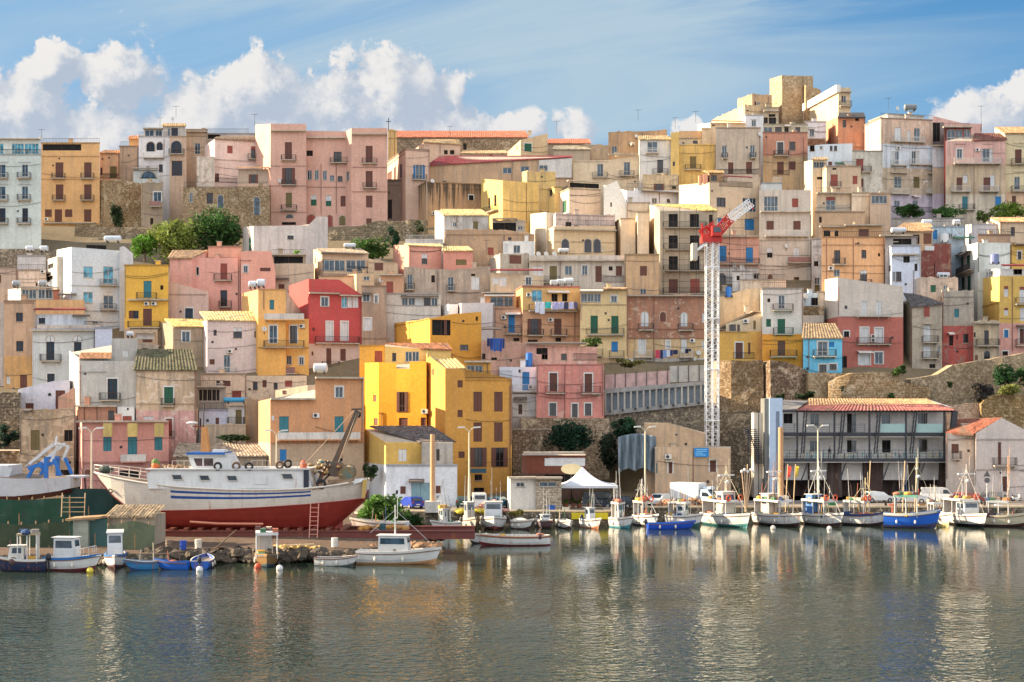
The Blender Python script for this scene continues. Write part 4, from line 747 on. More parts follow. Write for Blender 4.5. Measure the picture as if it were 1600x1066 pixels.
# row of the red crane, middle (tiles H, I, J)
house('J','pale house with blue parapet band and white doors below the round arches','130 365 628 852',[142,140,140,142],378,(206,192,176),
 'y 285 222 340 342;w 195 225 235 300;B 240 347 362;G 400 220 455 290;w 160 225 190 300;G* 530 218 572 290;k 632 222 680 344;o 733 225 762 257;k 787 222 833 297;R 685 347 850;= 130 182 852;T 365 185 4 170',Y=236,grime=.7,peel=.3,bands=[(186,(204,190,172))],cornice=False)
house('J','tan house with brown shutter left of the unfinished building','852 1115',136,442,(206,170,130),'k 970 222 1022 295;G 970 393 1017 440;- 852 140 1115',Y=235,grime=.9,peel=.3)
house('J','crumbling brown palace wall with arched windows and laundry lines','870 1068 1480',[447,447,450],1010,(178,128,102),
 '^w 980 570 1030 680;B 955 705 1070;^w 1280 575 1325 680;B 1255 707 1370;w 1440 580 1478 650;^k 1120 570 1165 640;w* 960 775 1008 890;Bw 925 912 1062;w* 1168 790 1195 850;w 1282 775 1325 880;Bw 1262 912 1370;w 1437 790 1465 852;A 1365 787;D 1410 880;^G 960 965 1010 1010;^G 1280 950 1325 985;T 1075 455 5 550;A 900 950;= 870 448 1480;- 870 700 1480;- 870 770 1480',
 Y=222,bands=[(772,(210,178,132)),(920,(204,198,190))],cornice=False,grime=.9,peel=.55,peelc=(206,186,160))
house('J','cream house with green shutters over blue doors and a red tiled hood','515 872',402,930,(218,190,140),
 'G 523 430 570 495;G 572 430 620 495;G 622 430 672 495;G* 750 448 795 498;g 595 598 650 733;g 752 600 807 733;B 560 742 848;b 595 792 640 820;G 595 820 640 895;B 590 900 688;b 753 795 802 872;B 735 912 848;- 515 515 870;C 515 410 690 3;C 690 395 870 1;T 872 400 4 500',Y=221,grime=.25,peel=.05,bands=[(918,(190,160,126))])
house('J','yellowish balcony house with hanging laundry and red shutters','30/80 515',378,800,(212,168,110),
 'c 150 405 228 490;A 127 440;o 300 432 345 490;o 380 432 420 490;B 125 562 490;C 265 420 430 3;K 118 622 222 740;B 115 747 237;A 292 630;k 320 622 375 742;B 292 747 412;o 120 780 195 798;o 330 765 372 795;- 80 560 515;- 80 750 515;T 475 570 5 220',Y=223,grime=.3,peel=.1,bands=[(560,(206,158,122))],cc=(190,110,90))
house('I','pinkish house with a glazed roof room and turquoise balcony door','835 1048',545,780,(206,164,136),'b 942 592 990 725;B 918 735 1042;A 908 612;o 980 768 1025 790;C 920 585 1035 3;- 835 545 1045',Y=224,grime=.4,peel=.2)
house('I','glass veranda with striped awning over the turquoise door house','745 985',432,545,(200,150,110),'G 805 455 905 528;G 910 455 975 528;C 760 445 990 3;R 805 530 980;= 735 425 990',Y=226,drop=1,back=4)
house('I','plain pinkish white box house behind the yellow tower','545/585 835',[512,502,500],760,(214,202,196),'',Y=219,grime=.2,peel=.05,sd=8)
house('I','low white sunlit wall left of the plain box house','428/490 560',[520,510,512],620,(220,214,206),'',Y=221,grime=.3)
house('I','large pale house with a strip of five veranda windows','5 430',432,720,(208,196,182),'G 135 462 180 520;G 185 462 235 520;w 240 462 295 522;d 302 462 353 522;G 358 462 405 525;C 130 452 415 4',Y=224,grime=.4,peel=.15)
house('I','curving grey brown house with four white doors behind the veranda strip','150 480 805',[228,262,228],475,(182,162,142),'G 175 287 215 395;B 165 400 235;o 358 292 385 347;G 480 305 527 408;B 475 410 540;w 660 303 722 402;o 660 280 690 298;T 408 265 5 190',Y=234,cornice=False,**PEEL)
house('I','narrow salmon house with a maroon shutter','-30 150',292,440,(206,160,126),'r 18 340 70 428;= -30 290 140',Y=232,grime=.5)
house('I','pink house with tiled roof and white roller window','70/190 436',[62,66,78],222,(212,152,132),'w 285 130 328 165;d 285 165 328 207',Y=243,roof=(60,150,420,3,(214,180,128)),grime=.2)
house('I','lower pink annexe with tiled roof and small block','450 672',108,215,(206,142,124),'o 690 190 700 205;y 545 172 625 215',Y=242,roof=(78,445,640,4,(214,180,128)),grime=.3)
house('I','pale low wall with a balustrade above the pink tiled house','160 450',18,70,(206,198,188),'Rw 170 30 440',Y=249,drop=2,cornice=False)
house('I','cream terrace house with red tiled edge beside the curving house','805 930 1210',[272,280,298],378,(206,184,154),'w 875 305 930 375;G* 1072 305 1117 365;C 805 255 1205 5;w 820 310 870 360',Y=232,grime=.6,cornice=False,peel=.3)
house('I','grey streaked wall with a dark patch above the red tiled edge','800/880 1100',[175,132,132],245,(186,174,156),'o 1090 200 1100 230;k 950 140 1040 205',Y=238,cornice=False,**PEEL)
house('H','pink grey house with a sunlit pink left wall and coral balcony door','-160 122 370',[160,160,160],560,(220,162,144),
 'o -110 263 -90 292;G -12 228 25 293;r 215 203 267 325;B 170 330 305;G 16 228 55 293;w* 390 220 427 272;d 215 405 267 528;B 208 532 302;T 352 130 5 430',Y=236,grime=.2,peel=.05,cornice=False,cc=(160,110,94))
house('H','raised salmon block on top of the coral door house','122 372',76,165,(222,160,134),'- 122 160 370',Y=238,grime=.1,drop=1,back=5)
house('H','salmon right wing with a notched terrace beside the coral door house','370 425 600 632',[112,108,110,262],560,(220,160,138),'G* 390 220 427 272;k 515 235 595 262;- 370 180 450',Y=235,grime=.2,peel=.05,cornice=False)
house('H','hood tiled roof edge on the left of the pink grey house','-170 0',165,215,(214,158,140),'',Y=235,roof=(108,-150,125,4,(160,130,100)),drop=1)
house('H','beige loggia house with slab roof under the white windowed wall','600 925',[205,205],420,(204,178,152),'o 625 185 670 203;k 655 360 700 398;C 640 320 735 4;o 680 200 690 240',Y=238,grime=.4,cornice=False)
house('H','shaded loggia strip with thin slab roof above the beige loggia house','600 862',140,205,(170,148,124),'o 620 150 840 200;= 595 138 865',Y=240,drop=1,back=3)
house('H','glass fronted veranda house with black frames and awning','920/985 1335',[95,130,130],300,(212,180,150),'d 993 173 1078 260;G 998 178 1078 258;G 1080 178 1158 258;G 1168 178 1240 268;G 1245 178 1312 262;k 1383 195 1447 255;R 1180 270 1345;C 975 128 1290 4;- 985 285 1335',Y=239,roof=(95,945,1280,4,(170,150,126)),grime=.2)
house('H','cream house with brown windows right of the glass fronted veranda','1335 1560',[165,205],310,(200,172,140),'k 1383 195 1447 255;- 1335 195 1550',Y=240,grime=.6,cornice=False)
house('H','peach base wall under the glass fronted veranda','960 1300',300,400,(214,170,134),'o 1000 320 1020 340;- 980 300 1200',Y=233,grime=.3)
house('H','sunlit cream stub house right of the red house roof','1170/1245 1380',[290,282,282],400,(208,176,140),'G 1300 300 1345 330;D 1430 330',Y=231,grime=.5)
house('H','grey brown narrow house between the red and the veranda strip houses','1285 1470',376,830,(176,148,124),'G* 1293 437 1345 492;G* 1383 443 1407 503;w* 1302 618 1358 712;C 1290 435 1360 4;- 1285 770 1470',Y=222,grime=.9,peel=.4)
house('H','bright red house with white framed windows and a wide balcony','735/885 1115 1287',[372,320,325,440],1060,(188,82,78),
 'G* 978 458 1032 528;c 1132 456 1176 538;w 1178 456 1212 538;w 1215 456 1260 538;w* 1018 645 1066 790;w* 1128 645 1180 790;B 932 805 1262;k 912 688 930 715;= 885 430 1115;= 1115 448 1285;k 905 870 920 900;k 1017 845 1055 990;k 1123 850 1165 940;B 985 992 1112',
 Y=220,grime=.25,peel=.08,bands=[(810,(206,184,170))],cornice=False,sd=11)
house('H','yellow orange house with two terraces and striped cloth balcony','380/500 710 711:1 885',[430,400,400,622,622],1060,(222,172,108),
 't 587 478 622 552;BS 555 628 855;G* 585 672 645 808;d* 742 675 797 808;B 548 835 852;A 838 678;G 710 900 750 970;w 750 900 758 970;BG 672 1035 797;G* 810 912 845 970;- 500 400 710;T 545 410 5 140;- 500 840 885;D 548 700',
 Y=218,grime=.2,peel=.05,bands=[(620,(226,172,96))],sd=9,cornice=False)
house('H','pale pinkish white house with a straw tiled roof and air conditioner','60/115 505',632,1060,(212,194,186),'d 163 705 187 750;w 313 688 378 720;d 313 720 378 768;d 472 715 487 765;k 133 928 172 968;G 240 895 290 1030;Bw 205 1037 332;A 288 868;- 115 1060 500',Y=217,roof=(572,55,490,4,(212,186,130)),grime=.3,peel=.1)
# left middle (tile G)
house('G','tall white house with blue roller windows and lime green bands','430/542 905',[100,78,106],700,(206,212,214),
 'c 630 225 703 310;c 780 225 858 357;B 757 368 882;c 630 418 703 502;w 782 418 858 447;G 782 447 858 545;B 762 553 882;o 652 62 805 104;- 515 372 905;- 515 562 905;G 700 640 740 660;T 915 180 5 500',Y=231,grime=.1,peel=.0,cornice=False,sd=9,cc=(140,170,90))
house('G','angled white right flank of the tall white house','905 940 1008',[80,70,130],400,(208,204,200),'',Y=232,grime=.3,cornice=False)
house('G','bright yellow house with turquoise door and two air conditioners','942 1275',217,700,(230,178,76),
 't 1087 335 1147 462;B 1040 472 1190;o 1213 368 1237 402;A 1115 508;A 1170 508;k 975 560 1012 620;d 1012 560 1050 620;k 1083 545 1150 675;B 975 688 1217;= 975 480 1275',Y=226,grime=.15,peel=.05,bands=[(694,(186,160,132))])
house('G','beige ground storey with garage door under the bright yellow house','940 1195',702,810,(188,164,138),'w 1032 732 1168 775;k 1080 778 1155 800;= 1030 728 1172',Y=225,drop=3,grime=.6,cornice=False)
house('G','dusky pink sloping wall right of the bright yellow house','1275 1580',[335,420],640,(206,176,160),'d* 1402 542 1462 620;- 1278 438 1560',Y=229,grime=.3,cornice=False)
house('G','small cream wall house lit at its corner left of the tall white house','345/432 520',[175,150,150],460,(212,200,182),'o 365 205 405 240;o 350 300 400 330;o 345 280 380 296',Y=236,grime=.6,cornice=False)
house('G','low white terrace wall with streaks at the far left','132 348',146,252,(208,200,196),'',Y=242,drop=1,grime=.6)
house('G','cream low house under the white terrace wall','130 350',254,400,(214,188,166),'o 270 350 285 375;- 130 256 350;A 330 265',Y=240,peel=.5)
house('G','beige flat roofed hut at the far left edge','-60 130',[236,238],400,(204,176,154),'k -10 290 8 350;- -60 240 130',Y=240,grime=.6)
house('G','dark stone wall behind the left roof terraces','-60 420',92,160,(0,0,0),Y=252,mat=stone((150,136,116),(96,86,74)),name='stone_wall',cat='wall',cornice=False,drop=3)
house('G','cream glazed veranda with dish and water drums on its roof','60/155 405',[400,388,400],475,(204,192,176),'G 165 400 218 470;G 220 400 275 470;G 290 400 342 470;G 345 400 396 470;D 380 360;= 140 385 450',Y=230,drop=1,back=4)
house('G','red brick corner with a brown canopy beside the cream veranda','405 450',405,470,(182,110,86),'C 450 440 585 4',Y=231,drop=1,back=4)
house('G','ochre parapet terrace in front of the cream veranda','160 640',478,560,(214,168,118),'',Y=228,drop=1,back=3,grime=.5,cornice=False)
house('G','tall beige brown house at the left edge with yellow foot','30 268',490,1180,(196,160,130),'d 120 575 173 643;d 122 790 177 868;- 30 500 265;w 48 1060 77 1115;k 152 1045 205 1145',Y=214,grime=.8,peel=.3,bands=[(905,(208,160,104))])
house('G','narrow grey plaster house at the very left edge','-80 30',[498,495],1180,(192,180,170),'d -20 620 0 680;o -20 1080 0 1130',Y=214.5,grime=.8)
house('G','pale blue white house with ornate pediments and red brown balcony','245 720',702,1200,(206,206,200),
 'd 350 795 412 935;B 312 940 467;d 560 797 617 872;d* 357 1037 415 1120;^w 352 752 412 795;^w 556 752 618 795;= 240 710 722;w 250 720 282 1190',Y=212.5,grime=.3,peel=.2,cc=(150,158,170))
house('G','white upper terrace with dark red canopy above the pediment house','270 660',588,705,(206,210,216),'d 293 615 342 658;C 270 552 660 5;R 640 690 780;C 560 600 690 4',Y=214.5,drop=1,back=4,cornice=False,grime=.5)
house('G','terrace parapet with rain streaks on the pediment house','280 760',668,705,(206,190,176),'',Y=213,drop=.5,back=2,cornice=False,**PEEL)
house('G','smooth lilac white block stepping out right of the pediment house','720 850',692,960,(198,202,216),'',Y=211.5,grime=.1,peel=0)
house('G','lit rough stone cottage with straw tiled roof left of the pale pinkish house','1190/1318 1580',[640,682,682],960,(168,150,126),'G* 1378 718 1437 798;T 1316 690 4 200',Y=219,roof=(628,1245,1540,5,(212,176,112)),grime=1,peel=.5,peelc=(120,108,92),sd=9)
house('G','small beige house with a black window below the yellow house','1040 1200',[805,832],915,(178,160,140),'o 1075 845 1122 905',Y=216,cornice=False,grime=.8)
# lower left (tiles M, N)
house('M','lilac white ruin with brown shutters on the left bank','135 415 530',[235,170,165],470,(206,204,212),'k 420 243 493 385;k 192 340 255 400;^o 365 262 388 285',Y=196,cornice=False,grime=.4,peel=.35)
house('M','tan crumbling ruin with boarded yellow window left of the pink harbour house','150 560',[400,380],860,(182,156,124),'y 233 545 300 695;o 485 543 550 628;o 493 780 538 800;o 420 845 540 900;C 190 395 250 4',Y=184,cornice=False,grime=1,peel=.8,peelc=(206,180,150),drop=3)
house('M','dark rubble ruin at the left edge','-80 155',258,760,(0,0,0),Y=192,mat=stone((134,120,100),(80,72,60),.8),name='stone_wall',cat='wall',cornice=False)
house('M','low rubble terrace at the left edge beneath the bushes','-80 180',700,860,(0,0,0),Y=186,mat=stone((160,130,100),(96,80,62),.9),name='stone_wall',cat='wall',cornice=False,drop=3)
house('M','broken brick wall stub leaning on the grey plaster house','440 580',[300,225],420,(206,160,136),'',Y=195,cornice=False,**PEEL)
house('G','grey plaster house with a tall lit chimney corner and white slot window','525/600 845 845.1 1040',[862,920,920,770,770],1760,(184,180,172),'w 930 858 968 912;- 845 915 845',Y=192.5,grime=.6,peel=.35,peelc=(206,200,186),cornice=False,drop=2,sd=6)
tl = MB(); rt = tiles((176,130,96)); e0 = at(PX('G',598),PY('G',925),191.9); e1 = at(PX('G',846),PY('G',925),191.9); r0 = at(PX('G',610),PY('G',878),195); r1 = at(PX('G',846),PY('G',878),195)
for k in range(50):
    f0, f1 = k/50, (k+1)/50; h0 = Vector((0,0,.07*(k%2))); h1 = Vector((0,0,.07*((k+1)%2))); tl.poly([e0+(e1-e0)*f0+h0, e0+(e1-e0)*f1+h1, r0+(r1-r0)*f1+h1, r0+(r1-r0)*f0+h0], rt)
tag(tl.build('roof', off=e0), 'broken brown tile roof strip on the grey plaster house', 'roof')
house('M','grey plaster front with one brown balcony door','600 1035',20,480,(186,182,174),'d* 815 155 890 310;B 762 316 916;o 800 100 806 104;T 610 50 5 430;- 600 105 810',Y=191.8,grime=.6,peel=.4,peelc=(204,196,178),cornice=False,drop=3)
house('M','peach yard annexe with a ledge under the grey plaster house','570/590 880',[370,362,362],500,(206,150,122),'d 820 395 865 470;T 735 370 5 110;= 570 362 880;T 640 365 4 100',Y=189,grime=.6,peel=.4,drop=3,cornice=False)
house('M','small white shed wall with brick patch beside the peach annexe','890 1018',367,480,(212,210,206),'r 928 437 998 480;^o 962 375 975 392',Y=188.5,drop=3,cornice=False)
house('M','tall flaking house with green balcony door and dark mossy tiled roof','1030 1485',92,620,(200,174,144),'g* 1243 218 1312 352;B 1228 358 1327;r* 1255 458 1305 590;T 1490 90 4 430;R 1280 610 1320;- 1030 345 1485;w 1085 440 1165 465',Y=190,roof=(-62,1040,1455,5,(92,88,66)),grime=1,peel=.7,peelc=(214,200,182),bands=[(395,(206,160,150))],drop=3)
house('M','pink harbour house with three green windows and yellow stains','578/620 1278',[490,482,482],985,(206,148,134),
 't 782 597 845 703;t 968 597 1038 742;BS 912 778 1103;t 1170 597 1230 697;^k 640 840 690 900;o 905 850 1060 930;- 620 785 1275;= 578 478 1275',Y=181,grime=.3,peel=.1,bands=[(790,(176,128,118))],drop=2,cornice=False)
for (xa, xb, lb) in ((780,850,'left'),(965,1040,'middle'),(1168,1240,'right')):
    ys = MB(); a_ = at(PX('M',xa),PY('M',592),180.9); b_ = at(PX('M',xb),PY('M',492),180.9); ys.box(a_.x, 180.92, a_.z, b_.x, 180.99, b_.z, stucco((206,180,108), 1, .5)); tag(ys.build('plaster_panel', off=a_), 'yellow stained plaster panel over the '+lb+' green window of the pink harbour house', 'wall panel')
house('N','dark corrugated shed with a sunlit scalloped ridge behind the big boat','-25 690',742,900,(150,134,112),'o 660 760 680 880',Y=180,roof=(650,-10,600,6,(150,136,118)),grime=1,name='boat_shed',cat='shed',drop=2)
house('N','grey veranda house with a row of dark panes left of the white balcony slot','140 352',222,400,(164,150,136),'o 150 238 175 320;o 180 238 210 320;o 214 238 245 320;o 250 238 278 320;o 282 238 305 320;= 135 215 350',Y=193,grime=.5)
house('N','lilac white lower storey with two maroon slots','150 372',392,545,(200,200,212),'k 150 455 166 525;k 275 450 302 518;^o 205 460 225 480',Y=192.5,grime=.3,peel=.3)
house('N','thin white balcony house with an olive door and blue tub','372 500',352,505,(210,208,202),'y 427 390 473 495;= 372 352 500;B 375 500 495',Y=192,grime=.4,cornice=False)
house('N','crumbling garden wall under the thin white balcony house','170 505',505,640,(190,172,146),'',Y=190.5,cornice=False,**PEEL)
house('N','mottled beige house left of the brown harbour house','495 610',[305,320],640,(186,150,112),'',Y=192,cornice=False,**PEEL)
house('N','cream low storey with small dark windows under the straw tiled house','165 505',118,320,(214,186,160),'o 282 170 308 205;k 330 170 388 212;w 395 170 400 175;r 400 245 470 300;- 165 120 505',Y=203,peel=.5)
house('N','pinkish cream storey with small red framed window right of the drainpipe','503 965',132,320,(214,192,166),'d 558 180 593 240;k 630 165 662 220;d 715 185 745 235;r 800 168 855 215;T 505 120 4 180',Y=203,peel=.5,cornice=False,grime=.4)
house('N','small sunlit cream house with tiled edge and two brown windows','728:2.2 972:0 1030:0',[243,203,200],310,(222,196,164),'k 783 243 805 270;k 900 262 938 302',Y=198,grime=.4,cornice=False,sd=5)
house('N','brown harbour house with turquoise doors on a thick white balcony','600/690 1030 1030.1 1397',[325,305,308,150,150],930,(200,146,104),
 'G* 1183 217 1240 298;A 1034 432;t 757 440 830 575;t 1177 440 1245 562;BS 742 612 1362;b 762 690 812 778;o 1205 695 1238 780;= 690 308 1030;= 1030 148 1397;- 690 640 1397;^w 700 435 718 470;A 1000 940;T 1385 160 4 480',
 Y=179,grime=.25,peel=.1,bands=[(640,(182,158,132))],cornice=False,drop=2,sd=6)
# yellow cluster
house('O','golden yellow upper house with open laundry loggia','358/640 800 1028',[170,135,102,84],450,(212,152,64),'o 655 145 795 262;o 985 120 1003 152;d 867 333 930 373;k 745 150 765 262;T 805 400 4 40;- 358 165 640',Y=205,grime=.2,peel=.05,cornice=False,sd=20)
house('O','small yellow annexe with orange shutter beside the red roofed room','105 300',342,560,(226,172,78),'r 220 380 278 465',Y=202,grime=.15,peel=.05)
house('O','sunny room with red roof edge and tall glass doors on the yellow terrace','297 610 798',[345,365,375],470,(226,186,110),'d 353 395 383 458;G 452 385 503 460;G 505 385 556 460;y 618 390 630 430',Y=199,roof=(328,300,770,3,(150,100,72)),grime=.1,peel=0)
house('O','glowing orange front block with tall brown shutters and terrace notch','145:7 250:2.6 385:1.7 385.1:1.7 485:.9 485.1:.9 612:0',[470,468,470,515,515,460,460],960,(238,168,52),
 'K 370 690 472 843;k 403 887 470 950;k 568 885 640 950;k 208 713 233 765;k 213 890 243 945;A 605 838;T 275 850 4 100;- 250 850 285',Y=190,grime=.08,peel=0,cornice=False,sd=7)
house('O','tall creamy yellow harbour house with eight brown shutters and roof terrace','610/755 905 1260',[400,512,515,590],1550,(212,154,74),
 'k 848 603 887 657;k 968 690 1032 840;k 1125 690 1190 840;k 848 828 887 882;k 968 922 1032 1068;k 1125 922 1190 1068;K 945 1112 1067 1258;K 1104 1112 1227 1258;k 855 1142 927 1192;d 977 1316 1035 1361;d 970 1416 1050 1450;y 620 385 631 430;y 620 530 631 582;y 655 515 668 560;y 618 730 630 775;- 905 600 1258;T 1244 640 5 700;R 905 588 1258',
 Y=184,grime=.25,peel=.08,cornice=False,drop=1,sd=8)
house('O','glass fronted penthouse on the tall creamy yellow house','905 1100',468,590,(212,156,78),'G 918 490 976 582;G 980 490 1037 582;= 900 462 1105;T 1075 470 4 100',Y=186,drop=0.2,back=4,cornice=False)
house('O','sloping straw tiled roof room on the tall creamy yellow house','755 905',515,560,(214,180,120),'',Y=185,roof=(445,672,840,6,(206,176,120)),drop=0.5)
sg = MB(); a_ = at(PX('P',848),PY('P',480),183.8); b_ = at(PX('P',968),PY('P',447),183.8); sg.box(a_.x, 183.65, a_.z, b_.x, 183.8, b_.z, plain((42,84,100), .5, .2)); tag(sg.build('shop_sign', off=a_), 'dark teal shop sign under the brown shutters of the yellow house', 'sign')
# low yellow house with dark roof
house('P','low yellow house with dark slate roof and white ground storey','50/208 478 720',[150,248,248,246],425,(206,170,92),'w 303 300 367 392;o 590 300 615 388',Y=176,roof=(132,85,560,8,(92,86,84)),bands=[(420,(206,208,210))],grime=.3,peel=.2,cc=(180,180,180),sd=9,drop=6)
house('P','grey peeling right half of the low house behind the concrete column','478 715',250,425,(174,168,160),'d 590 300 615 388',Y=175.7,drop=0.1,back=2,cornice=False,**PEEL)
house('P','white ground storey with a grey roller garage door and maroon shutters','210 748',422,742,(208,212,216),'l 400 555 540 700;k 317 582 358 640;k 585 578 627 636;G 587 652 608 672;- 210 425 748;o 283 612 300 640;C 385 540 500 4',Y=173.5,drop=.6,grime=.3,peel=.1,back=4)
# middle harbour front
house('O','white house with blue balcony door and water tank on the ledge','1165 1465',502,705,(206,210,218),'b 1338 540 1392 680;Bw 1265 687 1447;A 1405 655;^o 1310 520 1325 545',Y=200,grime=.2,cornice=False)
house('O','pale lower storey with maroon slot and tall white door','1265 1500',705,975,(206,196,184),'k* 1308 785 1338 860;w 1375 722 1435 878;y 1463 815 1495 880;C 1275 740 1375 4;- 1270 880 1500',Y=199.5,grime=.4,peel=.4,drop=3,cornice=False)
house('I','rough salmon ruin wall with blue laundry beside the yellow tower','740 1080',[790,815],1010,(202,160,140),'o 740 885 768 930;o 812 915 855 935;C 740 700 890 4',Y=205,cornice=False,**PEEL)
house('J','pink upper storey with broken roof and dark doors','105 645',[815,835],970,(208,158,142),'o 185 843 270 890;d 225 885 270 930;d 372 885 415 935;R 465 938 640;C 110 810 560 4;o 120 845 140 850',Y=203,cornice=False,peel=.5,grime=.6,peelc=(214,196,180))
house('J','white washed side of the pink harbour front house with blue tub','0 185',[985,985],1070,(206,208,214),'',Y=202,cornice=False) if False else None
house('Q','pink front house with black doors on two brown iron balconies','88 600',[42,42],455,(214,142,128),'k* 187 112 245 250;B 157 262 302;k* 453 117 510 257;B 427 265 572;d* 187 340 237 435;d* 357 345 400 447;d* 455 343 503 435;T 303 50 5 400;- 88 48 600;- 88 260 600;T 590 60 4 380',Y=198,grime=.5,peel=.45,peelc=(216,186,172),drop=3)
house('Q','stone rendered foot wall below the pink front house','-30 640',[450,455],760,(178,158,132),'',Y=196,mat=stone((176,150,122),(112,96,78),.9),name='retaining_wall',cat='wall',cornice=False,drop=3)
house('P','brown rubble slope wall right of the tall yellow house','1168 1480',[150,150],560,(0,0,0),Y=190,mat=stone((150,124,100),(86,72,58),.9),name='retaining_wall',cat='wall',cornice=False,drop=2)
house('Q','harbour snack bar with flat maroon roof and white blind','-20 460',[735,735],1010,(112,64,48),'w 180 752 508 815;w 150 757 460 815;= -10 712 450;o 150 880 450 990',Y=177,grime=.3,name='snack_bar',cat='restaurant',drop=1,cornice=False,bands=[(872,(84,60,50))])
house('P','pale concrete kiosk with a slit window on the quay','1128/1150 1345',[520,517,517],750,(206,202,192),'G* 1195 552 1258 587;= 1128 515 1345',Y=166.5,grime=.3,peel=.1,name='kiosk',cat='kiosk',drop=.6,back=4,sd=2,cornice=False)
house('P','rubble faced kiosk half with a wide slit window','1345 1538',520,752,(0,0,0),'G 1370 548 1500 585;= 1345 517 1545',Y=166.6,mat=stone((206,192,172),(130,116,98),1.0),name='kiosk',cat='kiosk',drop=.6,back=4,cornice=False)
# concrete retaining wall with ribs
def ribwall():
    Yw = 200; A_ = at(PX('Q',605),0,Yw); B_ = at(PX('Q',1400),0,Yw-1); conc = stucco((158,156,152), .8, .3, (128,122,114)); rib = stucco((176,170,158), .9, .3); pan = plain((112,122,130), .8, .4)
    W = Wall(A_, B_); root = empty('retaining_wall', (A_.x, Yw, 20), 'curved concrete retaining wall with pale ribs and a mesh fence above', 'wall')
    z = lambda t_, ya, yb: zat(PY('Q', ya+(yb-ya)*t_), Yw)
    def strip(mb, ta, tb, a0, a1, b0, b1, out, m):
        p = [W.P(ta*W.L, z(ta,b0,b1), out), W.P(tb*W.L, z(tb,b0,b1), out), W.P(tb*W.L, z(tb,a0,a1), out), W.P(ta*W.L, z(ta,a0,a1), out)]; mb.poly(p, m); mb.poly([p[3], p[2], p[2]-W.n*.6, p[3]-W.n*.6], m); mb.poly([p[1], p[0], p[0]-W.n*.6, p[1]-W.n*.6], m)
    a = MB(); strip(a, 0, 1, 268, 195, 400, 345, -.3, pan); a.build('wall_panel', root)
    b = MB(); strip(b, 0, 1, 232, 172, 268, 198, .25, conc); strip(b, 0, 1, 398, 325, 432, 348, .35, conc); b.build('concrete_beam', root)
    c = MB()
    for i in range(17): t_ = i/16.5; strip(c, t_, t_+.016, 262, 196, 402, 332, .2, rib)
    c.build('rib', root)
    d = MB(); strip(d, 0, 1, 430, 345, 760, 760, -.1, stone((146,134,116),(92,84,74),1.1)); d.build('lower_wall', root)
    e = MB(); strip(e, 0, .62, 128, 72, 232, 198, .1, plain((190,158,152), .8, .5)); strip(e, .62, 1, 72, 52, 198, 172, .1, plain((170,166,158), .8, .4)); e.build('mesh_panel', root)
    f = MB()
    for i in range(11): t_ = i/10; f.beam(W.P(t_*W.L, z(t_,240,172), .2), W.P(t_*W.L, z(t_,118,38), .2), .09, IRON)
    f.build('fence_posts', root)
    g = MB()
    for i in range(8): t_ = .05+i/8.3; g.tube(W.P(t_*W.L, z(t_,405,330), .2), W.P(t_*W.L, z(t_,405,330), .9), .16, plain((40,40,42),.6), n=8)
    g.build('drain_spout', root)
ribwall()
def wallpoly(label, t, pts, bot, Y, m, name='stone_wall', th=2.5, cat='wall', dY=None):
    dY = dY or [0]*len(pts); mb = MB(); F_ = [at(PX(t,x),PY(t,y),Y+d) for (x,y), d in zip(pts, dY)]; zb = min(zat(PY(t,bot),Y)-3, ground_z(Y-1, F_[0].x)-.5); rn = random.Random(int(pts[0][0]))
    fine = []
    for a, b in zip(F_, F_[1:]):
        n = max(1, int((b-a).length/1.6))
        for i in range(n): p = a+(b-a)*i/n; fine.append(p+Vector((0, rn.uniform(-.25,.25), rn.uniform(-.18,.18) if i else 0)))
    fine.append(F_[-1])
    nz = 7
    for a, b in zip(fine, fine[1:]):
        for k in range(nz):
            f0, f1 = k/nz, (k+1)/nz; g = lambda p, f: Vector((p.x, p.y-.9*(f)-.35*math.sin(p.x*.7+f*5)*math.sin(f*3.1), p.z*(1-f)+zb*f)); mb.poly([g(a,f1), g(b,f1), g(b,f0), g(a,f0)], m)
        mb.poly([a, b, b+Vector((0,th,0)), a+Vector((0,th,0))], m)
    a, b = fine[0], fine[-1]
    for p, s in ((a, 1), (b, -1)): mb.poly([p, p+Vector((0,th,0)), Vector((p.x,p.y+th,zb)), Vector((p.x,p.y-.9,zb))], m)
    return tag(mb.build(name, off=(fine[0].x, Y, zb)), label, cat)
BST = stone((176,146,108),(106,86,64),1.25)
wallpoly('tall brown rubble bastion right of the crane mast','R',[(290,455),(400,450),(640,447),(660,600)],1066,205,BST,name='bastion',th=6,dY=[1.5,.3,0,3])
wallpoly('rounded dark rubble bastion under the orange and blue houses','R',[(640,500),(695,452),(800,460),(900,490),(985,535)],1066,203,stone((160,130,104),(84,70,58),1.0),name='bastion',th=6,dY=[3,0,0,.6,2])
wallpoly('pale rubble terrace wall with weeds above the seafood terrace building','R',[(980,545),(1100,545),(1315,547),(1551,540),(1700,560)],1066,203,stone((190,166,130),(122,102,78),1.1),name='bastion',th=6)
wallpoly('stone ramp wall rising to the right behind the white gabled house','T',[(600,445),(800,415),(920,340),(1200,300),(1454,250),(1700,210)],900,204,stone((186,164,130),(120,104,82),1.35),name='ramp_wall',th=3,dY=[0,0,0,0,0,0])
wallpoly('crumbling lower bank wall in front of the stone ramp','T',[(-20,470),(160,400),(430,440),(620,490),(740,520),(740,620)],760,200,stone((178,150,112),(118,96,68),.9),name='bank_wall',th=4,dY=[1,0,.4,1,1,2])
wallpoly('low ochre rock bank under the shrubs on the right','T',[(1130,640),(1180,575),(1280,570),(1454,575),(1700,580)],800,198,stone((176,142,96),(110,92,62),.7),name='bank_wall',th=4)
wallpoly('plastered yard wall left of the white gabled house','T',[(860,640),(1130,630),(1135,720)],860,199,stone((206,176,150),(150,120,98),.9),name='yard_wall',th=1)
